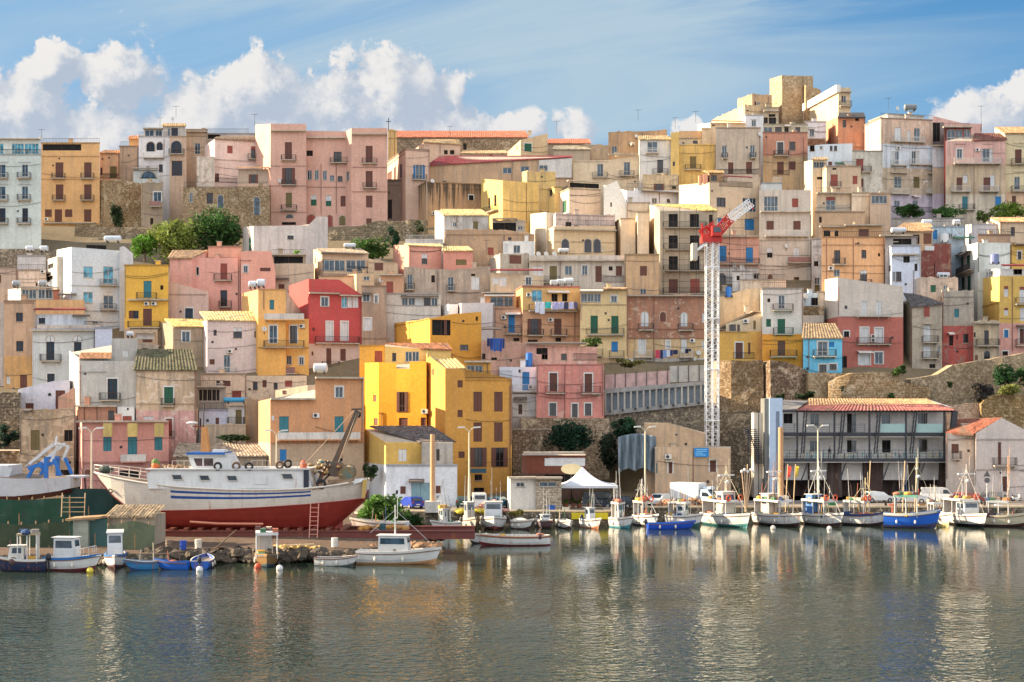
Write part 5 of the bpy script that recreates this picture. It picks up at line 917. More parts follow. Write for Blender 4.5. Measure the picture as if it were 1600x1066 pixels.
wallpoly('dark grey stone wall behind the stair of the terrace building','R',[(300,840),(700,840),(720,900)],1500,202,stone((140,124,104),(84,76,66),1.4),name='quay_wall',th=2)
wallpoly('round rubble bastion with ivy left on the skyline','A',[(745,492),(900,486),(1080,520),(1100,850)],985,281,stone((184,154,114),(112,92,68),.8),name='bastion',th=6,dY=[3,0,.5,5])
wallpoly('overgrown rubble wall under the pink palazzo','B',[(1030,875),(1250,845),(1400,800),(1780,795)],1080,268,stone((158,140,112),(92,84,64),.8),th=3,name='stone_wall')
wallpoly('rock and rubble bank under the left trees','A',[(330,990),(800,930),(1000,900),(1560,900)],1066,268,stone((150,136,112),(92,84,70),.7),th=3,name='bank_wall')
# beige harbour sheds
house('Q','beige harbour store with a slanted roofline behind the lamp post','905 1092 1372',[492,490,572],900,(200,168,134),'^o 1140 570 1155 585;- 1090 675 1370',Y=183,grime=.7,peel=.3,cornice=False,drop=1)
house('Q','long beige harbour building with a bright blue sign','985 1560',[672,678],975,(204,174,142),'g 960 790 990 870;k* 1088 785 1118 872;A 1085 745;k* 1402 770 1448 860;= 1065 778 1120;= 1390 765 1455;T 1275 680 4 270;t 992 795 1005 870',Y=181,grime=.7,peel=.3,cornice=False,drop=1)
sb = MB(); a_ = at(PX('b',238),PY('b',395),180.7); b_ = at(PX('b',358),PY('b',320),180.7); sb.box(a_.x, 180.6, a_.z, b_.x, 180.75, b_.z, plain((24,124,190), .5, .1))
o_ = tag(sb.build('wall_sign', off=a_), 'bright blue notice board on the wall of the beige harbour building', 'sign')
tx = MB()
for i, (u0, u1) in enumerate(((.1,.9),(.15,.85),(.08,.6),(.1,.8))):
    z_ = a_.z+(b_.z-a_.z)*(.82-.2*i); tx.box(a_.x+(b_.x-a_.x)*u0, 180.575, z_-.05, a_.x+(b_.x-a_.x)*u1, 180.6, z_+.05, plain((130,190,226),.5,.1))
tx.build('lettering', None, off=a_); L_ = sc.objects[-1]; L_.parent = o_; L_.location = (0,0,0)
# white gabled house at the right edge
house('T','white gabled house with a brown balcony door at the right edge','1070/1090 1285 1700',[860,858,742,960],1330,(206,192,182),'k 1257 927 1308 1096;B 1215 1100 1387;k* 1250 1185 1325 1300;^o 1270 1150 1285 1165;- 1090 905 1600;- 1085 1135 1600',Y=184,grime=.3,peel=.05,cornice=False,drop=1,sd=10)
rb = MB(); rt = tiles((138,84,66)); p = [at(PX('T',860),PY('T',848),186.5), at(PX('T',1072),PY('T',862),184.3), at(PX('T',1288),PY('T',738),184.3), at(PX('T',950),PY('T',752),193)]; rb.poly(p, rt); rb.poly([p[0]-Vector((0,0,.25)), p[1]-Vector((0,0,.25)), p[1], p[0]], rt); tag(rb.build('roof', off=p[0]), 'red brown roof plane left of the white gable', 'roof')
house('T','cream side wing under the red brown roof left of the white gable','862 1090',858,1330,(200,186,172),'k 905 940 960 1010;B 905 1050 970;- 862 905 1090;T 1085 900 4 300',Y=186,grime=.4,drop=1,cornice=False)

wallpoly('rubble wall band behind the left trees and roof tanks','A',[(566,850),(760,842),(1100,862),(1560,850),(1900,860)],1066,270,stone((170,146,114),(104,88,68),.9),th=1.5,name='stone_wall')
bush('shrubs on the earth bank left of the ribbed concrete wall',905,528,950,546,206,700,(60,76,40),dpt=1.2)
bush('dry weeds on the slope under the crumbling palace',955,560,1010,574,205,600,(96,92,56),dpt=1)
# ---------------------------------------------------------------- tower crane
def lattice(mb, p, q, w, m, n, r=.06, side=None):
    p = Vector(p); q = Vector(q); d = (q-p).normalized(); a = (side or Vector((1,0,0))); a = (a-d*a.dot(d)).normalized(); b = d.cross(a); C = [(a*i+b*j)*w/2 for i, j in ((-1,-1),(1,-1),(1,1),(-1,1))]
    for c in C: mb.beam(p+c, q+c, r*1.7, m)
    for k in range(n):
        f0 = p+(q-p)*k/n; f1 = p+(q-p)*(k+1)/n
        for i in range(4):
            c, c2 = C[i], C[(i+1)%4]
            mb.beam(f0+c, f1+c2, r, m); mb.beam(f0+c2, f1+c, r, m)
            if k % 3 == 0: mb.beam(f0+c, f0+c2, r, m)
def crane():
    Yc = 196; white = plain((236,236,234), .5, .08); red = plain((196,44,34), .5, .25); base = at(1112.5, 697, Yc); top = at(1112.5, 378, Yc)
    root = empty('tower_crane', (base.x, Yc, 5), 'white lattice tower crane with a red head above the harbour houses', 'crane')
    m = MB(); lattice(m, (base.x-.02, Yc, 5), top, 1.75, white, 34, .05)
    m.beam((base.x, Yc-.9, 5), (base.x, Yc-.9, top.z), .16, white); m.beam((base.x+.06, Yc+.9, 5), (base.x+.06, Yc+.9, top.z), .1, white)
    for i in range(4): z = base.z+(top.z-base.z)*(i+.5)/4; m.box(base.x-.95, Yc-.95, z-.06, base.x+.95, Yc+.95, z+.06, white)
    m.build('mast', root)
    s = MB(); h = at(1112, 372, Yc); s.box(h.x-1.5, Yc-1.2, h.z-.7, h.x+1.3, Yc+1.2, h.z+.1, red); s.beam(h+Vector((-1,0,0)), at(1097,372,Yc), 1.0, red, h=.6); lattice(s, at(1096,366,Yc), at(1118,352,Yc), 1.1, red, 4, .09)
    s.beam(at(1097,349,Yc), at(1097,375,Yc), .25, red); s.beam(at(1104,355,Yc), at(1120,372,Yc), .3, red); s.build('slewing_platform', root)
    cabm = MB(); cabm.box(h.x-.2, Yc-1.9, h.z+.1, h.x+1.2, Yc-.9, h.z+1.5, red); cabm.box(h.x, Yc-1.95, h.z+.6, h.x+1.0, Yc-1.9, h.z+1.3, glass()); cabm.build('cab', root)
    j = MB(); a, b, c = at(1113,372,Yc), at(1140,342,Yc), at(1173,317,Yc); lattice(j, a, b, 1.3, red, 7, .1, Vector((0,1,0))); j.build('jib_foot', root)
    j = MB(); lattice(j, b, c, 1.25, white, 9, .07, Vector((0,1,0))); j.beam(c, at(1177,328,Yc), .14, red); j.build('jib', root)
    c_ = MB(); p1, p2 = at(1108,376,Yc), at(1088,392,Yc); c_.beam(p1+Vector((0,-.5,0)), p2+Vector((0,-.5,0)), .35, white); c_.beam(p1+Vector((0,.5,0)), p2+Vector((0,.5,0)), .35, white); c_.build('counter_jib', root)
    w_ = MB(); a, b = at(1080.5,407,Yc), at(1088.5,381,Yc); w_.box(a.x, Yc-1, a.z, b.x, Yc+1, b.z, stucco((206,194,176),.5,.1)); w_.build('counterweight', root)
    l = MB(); l.beam(at(1100,352,Yc), at(1170,318,Yc), .05, IRON); l.beam(at(1174,318,Yc), at(1120,372,Yc), .04, IRON); l.build('cable', root)
crane()
# ---------------------------------------------------------------- terrace building (restaurant) on the right
def restaurant():
    Yf, Yb = 188.6, 191.2; s = lambda x, y, Yy=Yf: at(PX('S',x), PY('S',y), Yy)
    stl = plain((50,52,58), .5, .2); wall = stucco((230,222,212), .3, .1); pier = stucco((84,66,58), .8, .3); red = tiles((160,100,92))
    r, sg, _ = house('S','two storey terrace restaurant of black steel balconies under a red and ochre roof','348 1418',176,515,(234,226,216),
        'G 530 197 588 275;o 773 195 803 320;G 803 195 833 320;G 1000 195 1057 320;G 1238 195 1268 318;d 1268 195 1300 318;G 527 372 592 445;o 773 370 803 450;G 803 370 835 450;o 1003 370 1060 452;d* 1247 365 1300 445;o 355 195 415 260',Y=Yb,name='restaurant',cat='restaurant',grime=.2,peel=0,drop=0,cornice=False,back=4)
    for (xa, xb, xc, xd) in ((650,735,640,740),(880,1010,890,1005),(1180,1250,1190,1245),(1385,1450,1375,1440),(520,525,520,530),(348,360,348,362)):
        pr = MB(); p = [s(xc,740,Yb-.5), s(xd,740,Yb-.5), s(xb,512,Yb-.5), s(xa,512,Yb-.5)]; p[0].z = p[1].z = 1.6; pr.poly(p, pier); pr.poly([v+Vector((0,2,0)) for v in p[::-1]], pier)
        for k in range(4): pr.poly([p[k], p[k]+Vector((0,2,0)), p[(k+1)%4]+Vector((0,2,0)), p[(k+1)%4]], pier)
        pr.build('pier', r)
    pn = MB()
    for (xa, xb) in ((525,650),(735,885),(1010,1180),(1250,1385),(362,520)): a, b = s(xa,632,Yb), s(xb,512,Yb); pn.box(a.x, Yb, a.z, b.x, Yb+.3, b.z, wall)
    a, b = s(348,740,Yb+2), s(1460,512,Yb+2); pn.box(a.x, Yb+2, 1.6, b.x, Yb+2.3, b.z, pier); pn.build('lower_panel', r)
    dk = MB()
    for y0, y1, xe in ((322,345,1418),(494,512,1520)): a, b = s(345,y1), s(xe,y0); dk.box(a.x, Yf, a.z, b.x, Yb+.5, b.z, stl); dk.box(a.x, Yf+.1, a.z-.12, b.x, Yf+.3, a.z, wall)
    dk.build('deck', r)
    c = MB()
    for x in (445,690,920,1160,1412): c.beam(s(x,510), s(x,178), .22, stl)
    for xa, xb in ((500,480),(750,725),(985,960),(1225,1195)):
        for o in (-8, 8): c.beam(s(xb+o,455,Yf-.3), s(xa+o,178,Yf-.5), .16, stl)
        for k in range(9): f = k/8; p = s(xb+(xa-xb)*f, 455-277*f, Yf-.4); c.beam(p-Vector((.35,0,.15)), p+Vector((.35,0,.15)), .06, stl)
    c.beam(s(1452,445,Yf-.4), s(1482,178,Yf-.5), .7, stl); c.beam(s(345,180), s(1490,180), .25, stl)
    for x in (470,722,1005,1240,1440):     # curved brackets
        P = [s(x+ (70 if x==1440 else 45)*math.sin(t_*1.57), 640-125*(1-(1-t_)**2)**.5 if False else 640-125*math.sin(t_*1.57), Yf+.3) for t_ in [i/6 for i in range(7)]]; c.path(P, .1, stl)
    c.build('steel_frame', r)
    g = MB(); railing(g, s(348,322), s(890,322), 1.2, stl, sp=1.6, w=.06)
    for k in range(1,5): g.beam(s(348,322)+Vector((0,0,.24*k)), s(890,322)+Vector((0,0,.24*k)), .035, stl)
    railing(g, s(348,496), s(1518,496), 1.25, stl, sp=.9, w=.05); 
    for k in range(1,3): g.beam(s(348,496)+Vector((0,0,.4*k)), s(1518,496)+Vector((0,0,.4*k)), .03, stl)
    g.build('railing', r)
    gl = MB()
    for xa, xb in ((990,1155),(1228,1400)): a, b = s(xa,320), s(xb,262); gl.box(a.x, Yf, a.z, b.x, Yf+.03, b.z, plain((150,180,176), .2, .1))
    gl.build('glass_railing', r)
    rf = MB(); n = 90; E0, E1 = s(430,178,Yf-.9), s(1492,176,Yf-.9); M0, M1 = s(505,140,Yb+1.2), s(1400,136,Yb+1.2)
    for k in range(n):
        f0, f1 = k/n, (k+1)/n; h0 = Vector((0,0,.09*(k%2))); h1 = Vector((0,0,.09*((k+1)%2))); rf.poly([E0+(E1-E0)*f0+h0, E0+(E1-E0)*f1+h1, M0+(M1-M0)*f1+h1, M0+(M1-M0)*f0+h0], red)
    rf.build('awning_roof', r)
    rf = MB(); E0, E1 = s(520,140,Yb+1), s(1388,137,Yb+1); M0, M1 = s(520,97,Yb+6), s(1300,99,Yb+6); rt = tiles((176,140,104))
    for k in range(n):
        f0, f1 = k/n, (k+1)/n; h0 = Vector((0,0,.09*(k%2))); h1 = Vector((0,0,.09*((k+1)%2))); rf.poly([E0+(E1-E0)*f0+h0, E0+(E1-E0)*f1+h1, M0+(M1-M0)*f1+h1, M0+(M1-M0)*f0+h0], rt)
    a, b, c2, d2 = s(348,176,Yb-1), s(440,168,Yb-1), s(520,110,Yb+5), s(350,106,Yb+5); rf.poly([a,b,c2,d2], plain((120,116,112),.8,.4)); rf.poly([s(1388,137,Yb+1), s(1480,160,Yb+1), s(1300,99,Yb+6)], wall); rf.build('roof', r)
    e = MB(); a, b = s(262,740,Yf-1), s(348,93,Yf-1); e.box(a.x, Yf-1, 1.6, b.x, Yf+2.5, b.z, plain((176,194,214), .4, .15)); a, b = s(230,740,Yf-.6), s(262,95,Yf-.6); e.box(a.x, Yf-.6, 1.6, b.x-.003, Yf+2.4, b.z, plain((112,112,108), .6, .3))
    a, b = s(296,740), s(318,180); e.box(a.x, Yf-1.06, 1.6, b.x, Yf-.98, b.z, plain((110,124,140),.4,.2)); e.build('lift_shaft', r)
    p = MB(); a, b = s(160,740,Yf+1), s(218,190,Yf+1); p.box(a.x, Yf+1, 1.6, b.x, Yf+3, b.z, plain((206,196,180), .5, .3)); p.box(a.x+.6, Yf+.95, 1.6, a.x+.7, Yf+1, b.z, stl); p.build('side_screen', r)
    st = MB()
    for k in range(18): f = k/17; q = s(132+70*f, 300+220*f, Yf+.2); st.box(q.x-.8, Yf-.5, q.z-.05, q.x+.8, Yf+.6, q.z+.05, stl)
    for o in (-.5, .5):
        st.beam(s(125,300,Yf+o), s(195,520,Yf+o), .12, stl); st.beam(s(120,285,Yf+o), s(212,505,Yf+o), .08, stl)
    st.beam(s(122,290,Yf), s(122,740,Yf), .12, stl); st.build('outside_stair', r)
    # tables and chairs, one thing each
    def table(x, y, rgb):
        q = s(x, y); t_ = empty('table', (q.x, Yf+.8, q.z), '', 'table', 'tables on the restaurant terrace'); m = plain(rgb, .5, .1); t_['_w'] = (0,0,0)
        a = MB(); a.tube((0,0,.7), (0,0,.74), .42, m, n=12); a.build('tabletop', t_); b = MB(); b.tube((0,0,0), (0,0,.7), .05, IRON, n=6); b.tube((0,0,0), (0,0,.04), .25, IRON, n=8); b.build('table_base', t_); return t_
    def chair(x, y, rgb, rot):
        q = s(x, y); t_ = empty('chair', (q.x, Yf+.75, q.z), '', 'chair', 'chairs on the restaurant terrace'); t_.rotation_euler = (0,0,rot); m = plain(rgb, .5, .1); t_['_w'] = (0,0,0)
        a = MB(); a.box(-.22,-.22,.42,.22,.22,.47,m); a.build('seat', t_); a = MB(); a.box(-.22,.19,.47,.22,.23,.9,m); a.build('backrest', t_)
        for i in (-.19,.19):
            for j in (-.19,.19): a = MB(); a.box(i-.02,j-.02,0,i+.02,j+.02,.42,m); a.build('leg', t_)
        return t_
    cols = [(150,200,200),(206,214,206),(214,206,170),(120,180,190)]
    for i in range(15):
        x = 385+i*73 + (15 if i % 3 else 0); t_ = table(x, 495, cols[i % 4]); t_['label'] = 'one of the small round tables along the lower restaurant terrace railing'
        for dx, ro in ((-18, 1.57), (18, -1.57)): c_ = chair(x+dx, 495, cols[(i+1) % 4], ro); c_['label'] = 'one of the pale plastic chairs at the small tables on the lower restaurant terrace'
restaurant()
# ---------------------------------------------------------------- street furniture
def lamp(label, px, yt, Y, arms=(-1,1), group='street lamps along the harbour'):
    p = at(px, yt, Y); root = empty('street_lamp', (p.x, Y, 1.6), label, 'street lamp', group); m = plain((206,198,168), .5, .2); a = MB(); a.tube((p.x,Y,1.6), (p.x,Y,p.z-.5), .13, m, .07, n=8); a.tube((p.x,Y,1.6), (p.x,Y,2.0), .2, m, n=8); a.build('pole', root)
    for s in arms:
        b = MB(); b.path([Vector((p.x,Y,p.z-.55)), Vector((p.x+s*.35,Y,p.z-.12)), Vector((p.x+s*.7,Y,p.z))], .05, m); ar = b.build('arm', root)
        b = MB(); b.obox((p.x+s*.95,Y,p.z+.02), (.42,0,.03), (0,.16,0), (0,0,.09), plain((214,210,200),.4,.1)); b.build('lamp_head', root)
lamp('slim single headed street lamp before the pink harbour house','143 'and 143,669,150,(-1,1)); lamp('short street lamp in front of the brown harbour house',432,673,165)
lamp('double headed street lamp in front of the tall creamy yellow house',733,668,166); lamp('tall double headed street lamp beside the white party tent',1008,667,172.5); lamp('double headed street lamp in front of the terrace restaurant',1278,665,173)
def column(label, px, yt, Y, r):
    p = at(px, yt, Y); root = empty('concrete_column', (p.x,Y,1.6), label, 'column', 'old concrete columns on the quay'); a = MB(); a.tube((p.x,Y,1.6),(p.x,Y,p.z), r, stucco((196,150,110),.5,.1), r*.93, n=18); a.build('shaft', root, smooth=False); a = MB(); a.box(p.x-.85,Y-.85,1.6,p.x+.85,Y+.85,2.9, stucco((206,204,198),.4,.2)); a.build('foot_block', root)
column('round concrete column on a white block before the grey garage door',676,679,163,.30); column('round concrete column beside the blue white lift shaft of the restaurant',1220,668,173,.34)
def tent():
    p = at(914, 760, 168); root = empty('party_tent', (p.x,168,1.6), 'white peaked party tent beside the rubble faced kiosk', 'tent'); m = plain((196,198,202), .6, .1); mb = MB(); hw = 2.9; ze = zat(759,168); top = Vector((p.x-.2,171,zat(733,168)+.2)); N = 9
    def ring(f):   # concave sag towards the peak
        k = (1-f)**1.0; zc = ze+(top.z-ze)*(f**2.1); c = [(-hw*1.0,-3.2),(hw*1.45,-3.2),(hw*1.45,3.2),(-hw*1.0,3.2)]; P = []
        for i in range(4):
            a, b = c[i], c[(i+1)%4]
            for j in range(N): t_ = j/N; P.append(Vector((top.x+(a[0]+(b[0]-a[0])*t_)*k, 171+(a[1]+(b[1]-a[1])*t_)*k, zc)))
        return P
    rs = [ring(i/8) for i in range(9)]
    for r0, r1 in zip(rs, rs[1:]):
        for i in range(len(r0)): j = (i+1)%len(r0); mb.poly([r0[i], r0[j], r1[j], r1[i]], m)
    r0 = rs[0]
    for i in range(len(r0)): j = (i+1)%len(r0); d = .28+.1*(i%2); mb.poly([r0[i]-Vector((0,0,.3)), r0[j]-Vector((0,0,.3)), r0[j], r0[i]], m)
    mb.build('canopy', root)
    for x, y in ((-hw,-3.1),(hw*1.44,-3.1),(hw*1.44,3.1),(-hw,3.1)): a = MB(); a.tube((top.x+x,171+y,1.6),(top.x+x,171+y,ze), .05, FR_WH); a.build('pole', root)
    u = at(893, 733, 174); r2 = empty('oval_sign', (u.x,174,u.z), 'cream oval sign board above the tent roof at the snack bar', 'sign'); a = MB(); B = []
    for k in range(24): g = 2*math.pi*k/24; B.append(Vector((u.x+1.32*math.cos(g),173.9,u.z+.66*math.sin(g))))
    cm = plain((214,196,150),.5,.1); a.poly(B, cm); a.poly([v+Vector((0,.15,0)) for v in B[::-1]], cm)
    for v, w_ in zip(B, B[1:]+B[:1]): a.poly([v, v+Vector((0,.15,0)), w_+Vector((0,.15,0)), w_], cm)
    a.build('board', r2); a = MB(); a.tube((u.x,174.2,1.6),(u.x,174.2,u.z), .07, IRON); a.build('post', r2)
    for i, (px, c, h) in enumerate(((895,(60,90,60),1.0),(905,(120,60,44),.9),(884,(70,60,50),1.2),(922,(58,70,50),1.1))):
        q = at(px, 790, 170.5); o = MB(); o.tube((q.x,170.5,1.6),(q.x,170.5,2.1), .28, plain((140,84,60),.8), .34, n=10); r3 = empty('potted_plant', (q.x,170.5,1.6), ['leafy potted plant under the white tent','bushy potted plant left of centre under the tent','potted plant beside the rubble faced kiosk','potted plant near the right pole of the tent'][i], 'plant'); o.build('pot', r3); f = MB(); foliage(f, (q.x,170.5,2.4), .45,.4,.5, 120, leafm(), .14, random.Random(i)); f.build('foliage', r3)
tent()
# ---------------------------------------------------------------- vehicles
def car(label, px, Y, rot, rgb, kind='car', z=1.6, group=None):
    L, Wd, H = {'car':(4.0,1.7,1.45),'van':(4.9,1.85,1.9),'truck':(6.4,2.2,2.7)}[kind]; x = (px-800)*Y/F
    root = empty('parked_'+('car' if kind == 'car' else kind), (x,Y,z), label, kind, group or 'vehicles parked on the quay'); root.rotation_euler = (0,0,math.radians(rot)); root['_w'] = (0,0,0); m = plain(rgb, .25, .12, spec=.6); gm = glass((40,48,56)); blk = plain((26,26,28), .8, .2)
    prof = {'car':[(-.5,.35),(-.5,.85),(-.44,.92),(-.36,1.42),(-.05,1.45),(.12,1.38),(.26,.95),(.46,.82),(.5,.6),(.5,.3)],'van':[(-.5,.35),(-.5,1.1),(-.48,1.85),(.1,1.9),(.2,1.8),(.33,1.1),(.47,.95),(.5,.7),(.5,.3)],'truck':[(.16,.4),(.16,2.0),(.3,2.05),(.42,1.3),(.5,1.15),(.5,.4)]}[kind]
    b = MB()
    def ring(yy, ins): return [Vector((p[0]*L*(1-ins*.2*(p[1]>.95)), yy*(1-ins*(p[1]>.95)), p[1])) for p in prof]
    A_, B_ = ring(-Wd/2, .14), ring(Wd/2, .14); n = len(prof)
    b.poly(A_[::-1], m); b.poly(B_, m)
    for i in range(n): j = (i+1)%n; b.poly([A_[i], A_[j], B_[j], B_[i]], m)
    if kind == 'truck': b.box(-.5*L,-Wd/2,.6,.13*L,Wd/2,2.75, plain((214,216,214),.5,.15)); b.box(-.5*L,-.5,.4,.3*L,.5,.6, blk); b.box(.2*L,-.6,2.05,.36*L,.6,2.35, m)
    b.build('body', root)
    def win(pts, out=.012):
        g = MB(); g.poly(pts, gm); g.build('window', root)
    yw = Wd/2*.86
    if kind == 'car':
        for s in (-1, 1):
            q = [Vector((-.37*L,s*(yw+.03),.95)), Vector((.2*L,s*(yw+.03),.95)), Vector((.09*L,s*(yw+.012),1.34)), Vector((-.31*L,s*(yw+.012),1.36))]; win(q if s < 0 else q[::-1])
        win([Vector((-.452*L,-.62,.97)),Vector((-.452*L,.62,.97)),Vector((-.382*L,.56,1.34)),Vector((-.382*L,-.56,1.34))][::-1]); win([Vector((.262*L,-.62,.98)),Vector((.262*L,.62,.98)),Vector((.135*L,.56,1.36)),Vector((.135*L,-.56,1.36))])
    else:
        x0 = .27 if kind == 'van' else .37
        for s in (-1, 1):
            q = [Vector((.08*L if kind=='van' else .2*L,s*(yw+.08),1.15)), Vector((x0*L,s*(yw+.08),1.15)), Vector((.18*L if kind=='van' else .3*L,s*(yw+.05),1.65)), Vector((.08*L if kind=='van' else .2*L,s*(yw+.05),1.65))]; win(q if s < 0 else q[::-1])
        xa, xb = ((.325,.22) if kind == 'van' else (.425,.325)); z0, z1 = ((1.15,1.72) if kind == 'van' else (1.35,1.95))
        win([Vector((xa*L+.03,-.7,z0)),Vector((xa*L+.03,.7,z0)),Vector((xb*L+.03,.65,z1)),Vector((xb*L+.03,-.65,z1))])
        if kind == 'van': win([Vector((-.502*L,-.6,1.25)),Vector((-.502*L,.6,1.25)),Vector((-.487*L,.6,1.7)),Vector((-.487*L,-.6,1.7))][::-1])
    for sx in (-.3, .31):
        for s in (-1, 1):
            w_ = MB(); w_.tube((sx*L,s*(Wd/2-.18),.31),(sx*L,s*(Wd/2+.01),.31), .31, blk, n=14); o = w_.build('wheel', root); w_ = MB(); w_.tube((sx*L,s*(Wd/2),.31),(sx*L,s*(Wd/2+.02),.31), .17, plain((150,150,150),.4), n=10); w_.build('rim', o)
    for s in (-1, 1):
        w_ = MB(); w_.box(-.505*L,s*Wd*.4-.12,.75,-.497*L,s*Wd*.4+.12,.95, plain((150,26,22),.3,.1)); w_.build('tail_light', root); w_ = MB(); w_.box(.497*L,s*Wd*.38-.16,.62,.505*L,s*Wd*.38+.16,.78, plain((214,214,206),.2,.1)); w_.build('headlight', root)
    w_ = MB(); w_.box(-.506*L,-.26,.5,-.5*L,.26,.62, FR_WH); w_.build('number_plate', root); return root
car('blue hatchback parked before the grey roller garage door',643,169.5,118,(22,54,148)); car('dark green car half hidden behind the white van',728,171,80,(40,70,60)); car('white van seen from behind at the foot of the tall yellow house',748,169.8,95,(206,208,206),'van')
car('teal blue estate car between the white van and the kiosk',778,169.5,70,(28,84,110)); car('dark car under the right half of the white tent',966,170,172,(36,44,52)); car('white refrigerated truck parked before the beige harbour building',1088,176,-35,(196,212,220),'truck')
car('small white car beside the tall double headed lamp',1030,175,-120,(206,206,200)); car('white car parked under the restaurant columns',1372,180,10,(206,208,206)); car('white van parked right of the green netted fishing boat',1468,181,-12,(206,204,198),'van')
car('silver car in the shade behind the blue and white fishing boat',1425,179,-20,(150,156,164)); car('dark blue van under the snack bar awning',940,172.5,0,(34,50,60),'van'); car('red car tucked behind the radar boat on the right quay',1512,178,15,(140,50,40)); car('grey car parked in front of the white gabled house',1545,180,170,(110,108,104))
def scooter(label, px, Y, rgb, rot=0):
    x = (px-800)*Y/F; r = empty('scooter', (x,Y,1.6), label, 'scooter', 'scooters by the white gabled house'); r.rotation_euler = (0,0,math.radians(rot)); r['_w'] = (0,0,0); m = plain(rgb,.4,.1); blk = plain((30,30,32),.7,.1)
    for sx in (-.6,.6): a = MB(); a.torus((sx,0,.28),(1,0,0),(0,0,1),.22,.07,blk); a.build('wheel', r)
    a = MB(); a.beam((-.65,0,.5),(0,0,.35),.26,m); a.beam((0,0,.3),(.35,0,.35),.28,m); a.beam((.35,0,.3),(.5,0,.95),.3,m,h=.08); a.build('body', r); a = MB(); a.beam((-.6,0,.72),(-.05,0,.7),.26,blk,h=.12); a.build('seat', r); a = MB(); a.beam((.45,-.3,1.0),(.45,.3,1.0),.05,blk); a.tube((.6,0,.3),(.45,0,1.0),.04,IRON); a.build('handlebar', r)
scooter('white scooter parked before the white gabled house door',1588,182,(206,206,200),20); scooter('dark scooter leaning left of the white scooter',1576,182.5,(50,44,44),-15)
# ---------------------------------------------------------------- trees and shrubs
T1 = 'trees on the slope under the palazzo'
bush('large dark green tree on the slope left of the white windowed wall',290,322,382,402,256,5200,(44,68,34),'tree','tree',5,.34,True,T1); bush('olive green tree with loose crown beside the dark tree',225,340,320,412,253,4200,(84,96,44),'tree','tree',4.5,.34,True,T1); bush('small bright green tree at the left end of the slope',203,360,246,404,251,1800,(66,98,34),'tree','tree',3,.3,True,T1)
bush('round green tree behind the glass fronted veranda house',543,368,612,412,250,2600,(52,76,34),'tree','tree',3.5,.3,True); bush('dark ivy clump on the wall right of the palazzo slope',600,345,625,400,264,900,(30,56,40),dpt=1)
bush('dark conical shrub growing out of the left rubble bastion',170,308,195,368,279,1100,(36,50,34),dpt=1.2); bush('green hedge left of the garden terrace wall',1392,318,1448,342,266,1600,(44,70,34),dpt=1.5); bush('green hedge right of centre on the garden terrace',1450,320,1508,342,266,1600,(48,74,36),dpt=1.5)
bush('bright shrubs at the foot of the pale yellow skyline house',1545,316,1612,346,265,2000,(78,98,34),dpt=2); bush('thin shrub below the pink house end',1525,325,1552,348,265,700,(70,84,40),dpt=1.5)
bush('big dark shrub below the pink front house',853,655,932,712,188,3600,(26,46,34),dpt=2.2); bush('dark shrub climbing beside the ribbed concrete wall',955,646,998,690,187,1900,(28,50,32),dpt=2); bush('dark ivy hanging down left of the grey tarpaulin',935,675,972,735,187,1900,(34,42,32),dpt=1.6)
bush('big leafy fig bush at the stern of the hauled out trawler',556,772,634,832,157,3400,(62,88,38),dpt=3,s=.3); bush('dark green bush below the quay edge beside the fig',618,800,662,832,157.5,1300,(40,66,34),dpt=1.5); bush('dark shrub between brown harbour house and yellow house',566,715,592,752,177,800,(30,44,28),dpt=1)
bush('hedge line behind the dark corrugated shed',330,678,395,692,187,900,(34,50,30),dpt=1.5); bush('dark bushes in the ruin at the left edge',-5,665,28,700,184,900,(28,46,36),dpt=1.5)
bush('round dark green shrub on the stone ramp at the right',1550,570,1590,603,200,1700,(34,58,34),dpt=2); bush('dark shrub at the right edge of the ramp',1588,572,1620,600,200.5,900,(40,62,34),dpt=2); bush('purple brown shrub below the stone ramp',1510,598,1552,628,199,1400,(52,50,48),dpt=1.6); bush('pale yellow green weeds on the ochre rock bank',1552,600,1604,618,197,900,(96,100,54),dpt=1.2)
bush('weeds along the terrace wall before the red white house',1388,568,1416,588,202,500,(50,66,36),dpt=1); bush('ivy patch on the pale rubble wall above the restaurant',1308,598,1334,626,201,700,(44,58,32),dpt=.8); bush('small dark weeds on the bank above the restaurant roof',1238,612,1278,624,200,600,(40,52,34),dpt=.8); bush('small weeds beside the lift shaft of the restaurant',1213,615,1228,626,200,300,(44,60,34),dpt=.7)
bush('single dark weed tuft on the stone ramp wall',1478,596,1492,606,201,160,(44,56,34),dpt=.4); bush('weed tuft in the middle of the pale bank wall',1386,614,1402,624,200,180,(50,64,36),dpt=.4); bush('creeper on the quay below the snack bar',788,795,820,812,160,260,(90,84,40),dpt=.5)
bush('palm like tuft behind the white windowed wall parapet',455,391,470,399,245,160,(80,110,44),dpt=.6); bush('ivy patch under the rubble bank at the alley',640,345,668,372,266,300,(46,58,40),dpt=.8)
